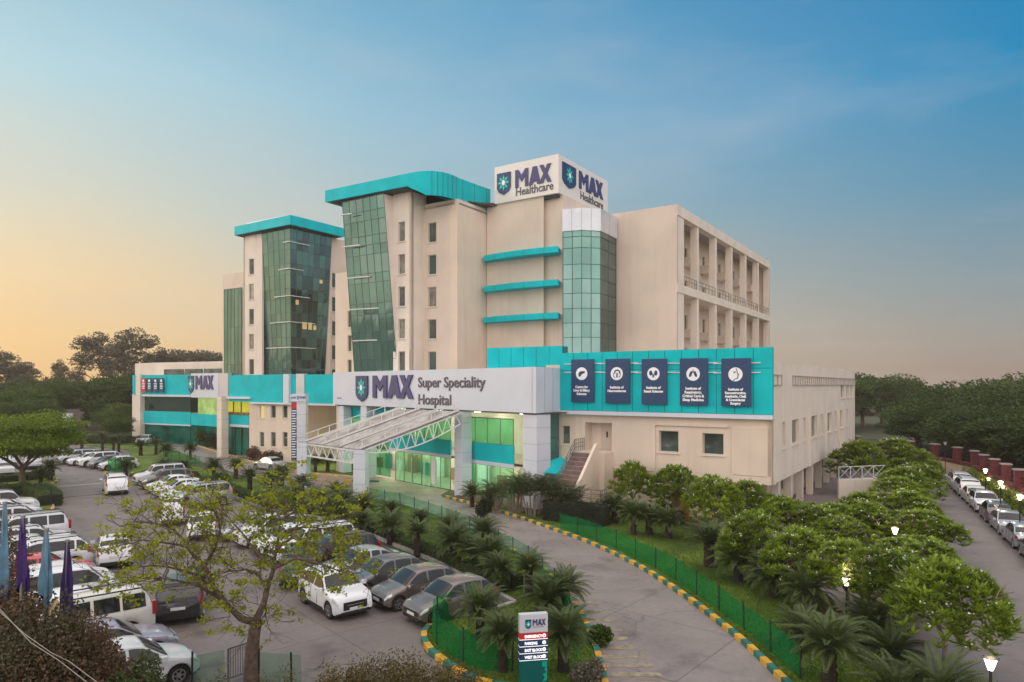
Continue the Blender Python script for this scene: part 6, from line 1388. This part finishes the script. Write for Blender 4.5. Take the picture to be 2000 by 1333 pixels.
groups = {
 ('drive side of the front palm bed', 'palms along the drive side of the bed'): [(672, 1010, 1.0), (710, 1022, 1.2), (762, 1024, .9), (820, 1040, .8), (880, 1060, .9), (945, 1065, .7), (957, 1129, 1.2), (1033, 1165, 1.35), (1105, 1190, .9), (1072, 1205, .7), (1100, 1312, 1.3)],
 ('hedge side of the front palm bed', 'palms along the hedge side of the bed'): [(627, 995, .9), (658, 985, .9), (657, 1030, 1.0), (640, 1008, .7), (705, 1045, .8), (762, 1062, 1.1), (815, 1085, 1.3), (885, 1104, 1.3), (925, 1112, .8), (975, 1150, .9), (938, 1250, 1.25), (982, 1312, 1.25)],
 ('right lawn under the flowering trees', 'palms on the right lawn'): [(1200, 1022, 1.1), (1237, 1045, 1.4), (1268, 1045, 1.0), (1306, 1052, 1.0), (1385, 1107, 1.3), (1442, 1136, 1.0), (1510, 1166, .9), (1577, 1205, 1.1), (1568, 1262, .4), (1620, 1335, 1.2), (1700, 1250, .7), (1740, 1300, .3), (1752, 1400, .5), (1836, 1405, .6)],
 ('middle lawn before the far block', 'palms on the middle lawn'): [(372, 897, 1.4), (358, 933, 1.1), (418, 940, 1.6), (461, 936, 1.4), (488, 965, 1.6), (527, 967, 1.3), (550, 948, 1.1), (590, 965, .8), (575, 985, .6)],
 ('far lawn by the second car park', 'palms on the far lawn'): [(200, 880, 2.0), (222, 885, 1.8), (232, 882, 1.8), (275, 890, 1.4), (305, 888, 1.5), (160, 876, 1.6), (325, 893, 1.0), (245, 931, 1.0), (322, 928, .9)],
 ('bed under the canopy and by the entrance', 'palms by the entrance'): [(616, 924, 1.3), (640, 922, 1.3), (668, 920, 1.2), (922, 988, 1.0), (956, 997, .9)],
 ('left island under the big tree', 'palms on the left island'): [(98, 938, 1.2), (80, 950, .9)]}
for (w, gname), L_ in groups.items():
    for i, (px, py, h) in enumerate(L_):
        palm(px, py, h, 'cycad palm on the %s, %s in listing from the building end' % (w, ORD[i]) if False else 'cycad palm, %s from the %s end, %s' % (ORD[i], 'building' if px > 560 else 'left', w), gname, rnd.uniform(.88, 1.12)*(1.15 if gname in ('palms on the right lawn',) else 1.0))
# feathery palm clumps right of the entrance
def areca(seed):
    r = random.Random(seed); P, D, U, ln = [], [], [], []; b = MB()
    for s in range(9):
        bx, by = r.uniform(-.35, .35), r.uniform(-.35, .35); hh2 = r.uniform(.9, 2.0); b.tube([(bx, by, 0), (bx*1.6, by*1.6, hh2)], [.06, .045], 5)
        for i in range(9):
            a = r.uniform(0, 6.28); p = Vector((bx*1.6, by*1.6, hh2)); e0 = R(r.uniform(40, 82)); L_ = r.uniform(1.3, 1.9); m = 14
            for k in range(m):
                e = e0-(k/m)**1.3*R(85); d = Vector((math.cos(a)*math.cos(e), math.sin(a)*math.cos(e), math.sin(e))); p = p+d*L_/m
                if k > 2:
                    s2 = Vector((-math.sin(a), math.cos(a), 0))
                    for sg in (1, -1): P.append(list(p)); D.append(list((d*.7+s2*sg+Vector((0, 0, -.35))).normalized())); U.append(list(d)); ln.append(.36*math.sin(math.pi*min(1, k/m+.1))+.06)
    V, F_ = leaves(np.array(P), np.array(D), np.array(U), np.array(ln), .055); return b.mesh('stem', BARKG, 60), np_mesh('fronds', V, F_, LEAF_A)
AR_ = [areca(5), areca(6)]
for i, (px, py, s, w) in enumerate(((970, 1003, .85, 'leftmost, beside the white column'), (1005, 1006, 1.05, 'second from the white column'), (1042, 1010, 1.1, 'middle of the five'), (1078, 1012, 1.05, 'fourth from the white column'), (1108, 1016, .9, 'rightmost, beside the dark hedge'))):
    p = G(px, py); t = empty('feather_palm', 'feathery palm clump right of the entrance, '+w, 'palm', (p.x, p.y, .1), i*1.3, 'feathery palms right of the entrance', s); link('stem', AR_[i % 2][0], t); link('fronds', AR_[i % 2][1], t)
# ---------------------------------------------------------------- hedges
def hedge(label, pts, w, h, lm, leaf=.09, dens=260, seed=1, lump=.08, name='hedge'):
    P = [Vector((p[0], p[1])) for p in pts]; o = P[0]; g = np.random.default_rng(seed); Q = []; b = MB(); tot = 0
    for a, c in zip(P[:-1], P[1:]):
        e = c-a; l = e.length; n_ = Vector((-e.y, e.x)).normalized(); b.obox((a.x-o.x-n_.x*(w/2-.05), a.y-o.y-n_.y*(w/2-.05), 0), (e.x, e.y, 0), (n_.x*(w-.1), n_.y*(w-.1), 0), (0, 0, h-.06))
        m = int(l*(w+2*h)*dens); u = g.uniform(0, 1, m); s = g.uniform(-h, w+h, m); y = np.clip(s, 0, w)-w/2; z = h-np.clip(-s, 0, h)-np.clip(s-w, 0, h)
        x = (a.x-o.x)+e.x*u+n_.x*y; yy = (a.y-o.y)+e.y*u+n_.y*y; bump_ = lump*np.sin(x*3.1+yy*2.2)+lump*.6*np.sin(x*7.3-yy*5.1); Q.append(np.stack([x, yy, z*(1+bump_)], 1)+g.normal(size=(m, 3))*.03)
    Q = np.concatenate(Q); n = len(Q); V, F_ = leaves(Q, rdir(g, n)+np.array([0, 0, .4]), rdir(g, n), leaf*g.uniform(.7, 1.3, n), leaf*.6)
    t = empty(name, label, 'hedge' if name == 'hedge' else 'bush', (o.x, o.y, .05)); b.build('stem', mat('hedge_core', (.015, .02, .01), .95), t); link('foliage', np_mesh('foliage', V, F_, lm), t); return t
hl = [G(*p).xy for p in [(300, 932), (425, 954), (528, 996), (648, 1012), (750, 1052), (862, 1098), (950, 1142)]]
hedge('clipped low hedge along the parking bays beside the palm bed', hl[3:], .7, .55, LEAF_M, .09, 240)
hedge('clipped low hedge between the far bays and the middle lawn', hl[:4], .8, .7, LEAF_M, .11, 150, 2)
hedge('short clipped hedge at the tip of the bays near the front island', GP([(955, 1165), (1012, 1150)]), .8, .7, LEAF_M, .09, 260, 3)
hedge('tall dark hedge below the outside stair', [SV(sA+.6, e_+1.75, 0).xy, SV(sA+5.2, e_+1.75, 0).xy], 1.3, 1.45, LEAF_K, .11, 200, 4)
hedge('dark sloping hedge along the building foot', GP([(1215, 1010), (1330, 1028)]), 1.0, .9, LEAF_K, .11, 200, 5)
hedge('clipped hedge along the upper drive before the far block', GP([(388, 868), (430, 878), (480, 891), (545, 905)]), 1.0, .8, LEAF_M, .14, 80, 6)
hedge('hedge on the kerbed island at the left edge', GP([(-60, 974), (0, 970), (60, 966), (96, 980), (98, 990)]), 1.6, .9, LEAF_M, .12, 110, 7)
hedge('dark hedge behind the big tree on the left', GP([(-60, 946), (0, 944), (60, 940), (96, 930)]), 1.2, .7, LEAF_D, .14, 80, 8)
hedge('clipped hedge at the far end of the middle lawn', GP([(150, 868), (260, 866), (290, 868)]), 2.0, 1.0, LEAF_D, .2, 40, 9)
hedge('wild green hedge between the lane cars and the boundary wall', [p+Vector((.75, -.1)) for p in LR[2:7]], .8, 1.2, LEAF_P, .15, 120, 10, .25)
hedge('dark clipped hedge at the far bend of the lane', [(43.0, 76), (41.6, 82), (38, 84)], 1.6, 1.6, LEAF_D, .2, 50, 11, .1)
hedge('clipped hedge along the near lane edge of the lawn', GP([(1700, 1262), (1770, 1330)]), .5, .35, LEAF_D, .09, 200, 12)
def bush(px, py, R_, h, lm, label, seed=1, leaf=.12, n=2600, group=None, pt=None, up=.8):
    p = pt or G(px, py); g = np.random.default_rng(seed); nl = 9; P = []
    for i in range(nl):
        a = g.uniform(0, 6.28); q = R_*.6*np.sqrt(g.uniform(0, 1)); c = np.array([q*np.cos(a), q*np.sin(a), h*g.uniform(.35, .68)]); d = rdir(g, n//nl); P.append(c+d*np.array([R_*.45, R_*.45, h*.32])*g.uniform(.6, 1.08, (n//nl, 1)))
    P = np.concatenate(P); P[:, 2] = np.abs(P[:, 2]); m = len(P); V, F_ = leaves(P, rdir(g, m)+np.array([0, 0, .3]), rdir(g, m), leaf*g.uniform(.6, 1.4, m), leaf*.6)
    t = empty('bush', label, 'bush', (p.x, p.y, 0), 0, group); r_ = random.Random(seed); b = MB()
    for i in range(7): a = i*.9; b.tube([(0, 0, 0), (math.cos(a)*R_*.3, math.sin(a)*R_*.3, h*.4), (math.cos(a)*R_*.6, math.sin(a)*R_*.6, h*.75)], [.05, .035, .015], 5)
    b.build('stem', BARK, t, 60); link('foliage', np_mesh('foliage', V, F_, lm), t)
for i, (px, py, R_, h, lm, lab) in enumerate(((398, 872, 2.2, 3.2, LEAF_D, 'grey green shrub between the far porch and the cream column'), (425, 878, 1.8, 2.6, LEAF_K, 'dark shrub at the foot of the cream column'), (450, 884, 1.7, 2.0, LEAF_K, 'dark shrub below the lit bay, left one'), (473, 890, 1.7, 1.9, LEAF_B, 'brownish shrub below the lit bay, right one'),
     (502, 898, 1.9, 1.8, LEAF_B, 'brown shrub under the left ground floor windows'), (532, 903, 2.1, 1.5, LEAF_B, 'brown spreading shrub under the middle ground floor windows'), (548, 938, 1.0, 1.0, LEAF_D, 'rounded shrub on the middle lawn near the canopy column'), (432, 950, .9, 1.4, LEAF_M, 'clipped topiary ball on the middle lawn'), (372, 940, 1.1, .9, LEAF_D, 'dark low shrub behind the far hedge group of cars'),
     (690, 922, 1.0, 1.6, LEAF_Y, 'yellow green croton under the canopy beam'), (945, 1015, .8, 1.6, LEAF_K, 'small dark round bush between the palms and the drive'), (1175, 1262, .5, .8, LEAF_M, 'round green bush at the tip of the island net'), (1150, 1345, .55, .9, LEAF_H, 'white speckled bush at the corner of the island'), (1300, 1012, 1.0, 1.2, LEAF_D, 'bush before the orange panel'),
     (1625, 1040, 1.2, 1.6, LEAF_K, 'dark bush under the balcony by the lane'), (1690, 1262, .6, .9, LEAF_M, 'leafy bush beside the lawn edge stones'), (1780, 1395, .9, 1.1, LEAF_M, 'big leafed bush below the broad front tree'), (236, 858, 3.0, 6.2, LEAF_M, 'rounded small tree-like bush left of the far wing'), (645, 880, 2.6, 6.0, LEAF_M, 'tall yellow green bush seen through the portal opening'), (622, 884, 2.4, 5.6, LEAF_A, 'tall pale bush beside the directory pylon'))):
    bush(px, py, R_, h, lm, lab, 100+i, .12 if R_ < 1.5 else .2, 2600)
# dry brown creeper mass in the bottom left and hedge tops along the bottom edge
for i, (px, pt_, Y, R_, lm, lab) in enumerate(((8, 1108, 16.6, 1.1, LEAF_B, 'tall brown creeper mass at the left edge under the flags'), (62, 1172, 16.0, 1.0, LEAF_B, 'brown creeper mass around the purple flag pole'), (135, 1232, 15.6, 1.0, LEAF_B, 'brown creeper mass around the rightmost flag pole'), (25, 1215, 14.2, 1.1, leafmat('leaf_olive_dark', (.03, .028, .012), (.10, .085, .035), 1.2, .2), 'dark olive creeper patch at the bottom left corner'),
      (205, 1290, 15.6, .8, LEAF_B, 'low brown bush below the white hatchback tail'), (105, 1262, 14.4, 1.1, LEAF_B, 'brown creeper nearest the viewpoint, under the cables'), (182, 1262, 16.8, .7, LEAF_B, 'brown creeper beside the grey sedan tail'), (-50, 1060, 17.5, 1.3, LEAF_B, 'brown creeper behind the leftmost flag'), (270, 1322, 15.2, .7, LEAF_A, 'olive bush at the bottom edge below the white hatchback'))):
    p = PY(px, Y); bush(0, 0, R_*1.3, ZA(pt_, Y)*1.13, lm, lab, 200+i, .085, 20000, pt=Vector((p.x, p.y, 0)))
CAB = mat('cable_white', (.5, .45, .4), .6)
for i, pts in enumerate(([(0, 1190), (60, 1255), (115, 1290), (170, 1333), (200, 1360)], [(0, 1195), (50, 1240), (100, 1275), (135, 1292), (190, 1333)])):
    b = MB(); q = []
    for k, (px, py) in enumerate(pts): Y = 12.6+.3*k; w_ = PY(px, Y); q.append(Vector((w_.x, w_.y, ZA(py, Y))))
    o = q[0].copy(); b.tube([v-o for v in q], .007, 5); link('cable', b.mesh('cable', CAB), None, ('thin pale cable sagging over the brown creeper, the lower one', 'thin pale cable sagging over the brown creeper, the upper one')[i], 'cable', loc=o)
r = random.Random(12); nb = 9
for i in range(nb):
    px = 655+36*i; Y = 16.2+.25*math.sin(i); p = PY(px, Y); bush(0, 0, .85, 1.13*ZA([1322, 1314, 1300, 1288, 1296, 1310, 1304, 1318, 1328][i], Y), leafmat('leaf_olive', (.03, .03, .008), (.15, .11, .03), 2.0, .25), 'olive brown hedge bush at the bottom edge, %s from the left' % ORD[i], 300+i, .06, 8000, 'hedge bushes along the bottom edge', Vector((p.x, p.y, 0)))
for i, px in enumerate((410, 545)):
    p = PY(px, 17.2); bush(0, 0, .7, 2.35, leafmat('leaf_olive', (.03, .03, .008), (.15, .11, .03)), ('small olive bush at the bottom edge left of the trunk', 'small olive bush at the bottom edge right of the trunk')[i], 320+i, .06, 2600, None, Vector((p.x, p.y, 0)))
# ---------------------------------------------------------------- foreground tree with bare limbs and young leaves
def fg_tree():
    base = G(490, 1352); Y0 = base.y; r = random.Random(21); g = np.random.default_rng(21); b = MB(); tw_ = MB(); tips = []
    def W3(px, py, dy=0.0): Y = Y0+dy; q = PY(px, Y); return Vector((q.x-base.x, dy, ZA(py, Y)))
    trunk = [Vector((0, 0, -.1)), W3(490, 1290), W3(497, 1235), W3(500, 1213)]; b.tube(trunk, [.24, .20, .185, .19], 12)
    fork = trunk[-1]
    limbs = [([(470, 1208), (440, 1180), (418, 1148), (400, 1105), (365, 1068), (340, 1035), (325, 1010)], -.9, .13), ([(515, 1180), (522, 1150), (535, 1110), (540, 1072), (545, 1045), (548, 1015)], .5, .12),
             ([(440, 1180), (405, 1155), (370, 1140), (320, 1130), (280, 1128)], -1.8, .07), ([(418, 1148), (390, 1125), (350, 1112), (300, 1105), (255, 1110), (228, 1130)], -.4, .06), ([(522, 1150), (505, 1120), (480, 1112), (450, 1115), (420, 1125)], .9, .07),
             ([(535, 1110), (510, 1085), (480, 1050), (455, 1022), (432, 1000)], 1.3, .07), ([(540, 1072), (570, 1050), (610, 1060), (650, 1078), (690, 1085)], .6, .06), ([(535, 1110), (575, 1092), (620, 1100), (660, 1115), (705, 1120)], -.6, .06),
             ([(400, 1105), (420, 1070), (430, 1035), (420, 1000), (410, 985)], -1.2, .06), ([(365, 1068), (320, 1060), (280, 1055), (245, 1062)], -1.4, .05), ([(548, 1015), (575, 1000), (600, 990)], .8, .05), ([(548, 1015), (535, 990), (520, 975)], .2, .05), ([(365, 1068), (372, 1040), (385, 1010)], .6, .05),
             ([(545, 1045), (590, 1030), (640, 1035), (668, 1045)], 1.3, .05), ([(515, 1180), (520, 1195), (508, 1215)], .3, .04), ([(340, 1035), (300, 1022), (262, 1018), (235, 1028)], -.6, .04), ([(418, 1148), (440, 1185), (450, 1205)], -1.0, .035), ([(605, 1062), (615, 1085), (600, 1130)], 0, .03)]
    def W3b(px, py, u, dy): return W3(px, py, dy*u)
    def twig(p, d, l, lv, rad):
        n_ = 3; q = p; path = [p]
        for k in range(n_): d = (d+Vector((r.uniform(-.35, .35), r.uniform(-.35, .35), r.uniform(-.22, .25)))).normalized(); q = q+d*l/n_; path.append(q)
        tw_.tube(path, [rad, rad*.8, rad*.6, rad*.4], 4, cap=False)
        if lv == 0: tips.append((q, d, l)); return
        for k in range(3): s_ = path[r.choice((1, 2, 3))]; nd = (d+Vector((r.uniform(-1, 1), r.uniform(-1, 1), r.uniform(-.5, .6)))).normalized(); twig(s_, nd, l*r.uniform(.55, .8), lv-1, rad*.6)
    for k, (pts, dy, rad) in enumerate(limbs):
        n_ = len(pts); dep = lambda i: dy*(i/(n_-1))**.8+ (0 if k < 2 else (0))
        P3 = [W3(px, py, dep(i)) for i, (px, py) in enumerate(pts)]
        if k < 2: P3 = [fork]+P3
        P3s = []
        for i in range(len(P3)-1): P3s += [P3[i], P3[i].lerp(P3[i+1], .5)+Vector((r.uniform(-.03, .03),)*3)]
        P3s.append(P3[-1]); m = len(P3s); b.tube(P3s, [max(.014, rad*(1-.85*(i/(m-1))**.8)) for i in range(m)], 8 if rad > .09 else 6)
        for i in range(3 if k < 2 else 1, m, 1):
            if k < 2 and i < m*.45: continue
            for z in range(2): d = (P3s[i]-P3s[i-1]).normalized(); nd = (d*.5+Vector((r.uniform(-1, 1), r.uniform(-1, 1), r.uniform(-.35, .7)))).normalized(); twig(P3s[i], nd, r.uniform(.55, .95), 2, .014)
    P, D, U, ln = [], [], [], []
    for (q, d, l) in tips:
        if r.random() < .62: continue
        dens = 1 if q.x > -.3 else .8
        for k in range(int(r.choice((5, 9, 16, 26))*dens)): o = Vector((r.gauss(0, .075), r.gauss(0, .075), r.gauss(0, .045))); P.append(list(q+o)); D.append([r.gauss(0, 1), r.gauss(0, 1), r.gauss(-.2, .5)]); U.append([r.gauss(0, 1), r.gauss(0, 1), r.gauss(0, 1)]); ln.append(r.uniform(.07, .125))
    V, F_ = leaves(np.array(P), np.array(D), np.array(U), np.array(ln), np.array(ln)*.85)
    t = empty('foreground_tree', 'sparse foreground tree with twisting bare limbs and yellow green young leaves', 'tree', (base.x, base.y, 0)); b.build('trunk', BARK, t, 60); tw_.build('twigs', BARK, t); link('crown', np_mesh('crown', V, F_, LEAF_Y), t)
    print('fg tips', len(tips), 'leaves', len(P))
fg_tree()
# grass blades on the lawns near the viewpoint
def grass(label, poly, n, z, seed):
    g = np.random.default_rng(seed); pts = np.array([[p[0], p[1]] for p in poly]); lo, hi = pts.min(0), pts.max(0); out = []
    tri = tessellate_polygon([[Vector((p[0], p[1], 0)) for p in poly]]); A = []
    for t in tri: a, b_, c = (pts[i] for i in t); A.append(abs(np.cross(b_-a, c-a))/2)
    A = np.array(A); w = A/np.array([max(8, pts[list(t)].mean(0)[1])**1.5 for t in tri]); w = w/w.sum(); idx = g.choice(len(tri), n, p=w); T_ = np.array([[pts[i] for i in t] for t in tri])[idx]; u, v = g.uniform(0, 1, n), g.uniform(0, 1, n); f = u+v > 1; u[f], v[f] = 1-u[f], 1-v[f]
    Q = T_[:, 0]+(T_[:, 1]-T_[:, 0])*u[:, None]+(T_[:, 2]-T_[:, 0])*v[:, None]; P = np.column_stack([Q, np.full(n, z)]); D = rdir(g, n)*.6+np.array([0, 0, 1]); V, F_ = leaves(P, D, rdir(g, n), g.uniform(.05, .11, n), .03)
    link('grass', np_mesh('grass', V, F_, leafmat('grass_blade', (.05, .10, .008), (.15, .22, .02), .5, .3)), None, label, 'grass', None, 'stuff')
grass('short turf on the right lawn beside the drive', lawnR, 60000, .09, 1)
grass('short turf of the palm bed and front island', medP+medL, 60000, .11, 2)
# stones at the lawn edge and fallen bits
r = random.Random(9); STN = mat('stone', (.30, .25, .22), .9, var=.3, scale=5)
for i in range(9):
    p = G(1632+9.5*i+r.uniform(-2, 2), 1206+6.4*i); b = bmesh.new(); bmesh.ops.create_icosphere(b, subdivisions=2, radius=r.uniform(.12, .22))
    for v in b.verts: v.co *= r.uniform(.85, 1.1); v.co.z *= .6
    me = bpy.data.meshes.new('stone'); b.to_mesh(me); b.free(); me.materials.append(STN); o = link('stone', me, None, 'grey edging stone below the thin black lamp pole, %s from the pole' % ORD[i], 'stone', 'edging stones at the lawn edge'); o.location = (p.x, p.y, .14)
OR = mat('orange_panel', (.50, .17, .05), .7, var=.1); p, q = G(1313, 1016), G(1345, 1020); e = q-p
t = empty('orange_panel', 'orange painted wall panel with a lit lantern behind the flowering tree', 'panel', p); MB().obox((0, 0, 0), (e.x, e.y, 0), (.1, .2, 0), (0, 0, 2.3)).build('board', OR, t)
MB().cbox((.5, -.1, 1.9), .25, .15, .35).build('lantern', LG, t)

# ---------------------------------------------------------------- evening haze
hz = MB(); hz.box(-330, -30, -1, 330, 270, 42); hm = bpy.data.materials.new('haze'); hm.use_nodes = True; hn = hm.node_tree; hn.nodes.clear()
pv = N(hn, 'ShaderNodeVolumePrincipled'); pv.inputs['Color'].default_value = (.92, .80, .66, 1); pv.inputs['Density'].default_value = .00042; ho = hn.nodes.new('ShaderNodeOutputMaterial'); hn.links.new(pv.outputs[0], ho.inputs['Volume'])
hz.build('haze', hm, None, kind='stuff', label='thin warm evening haze over the whole place')
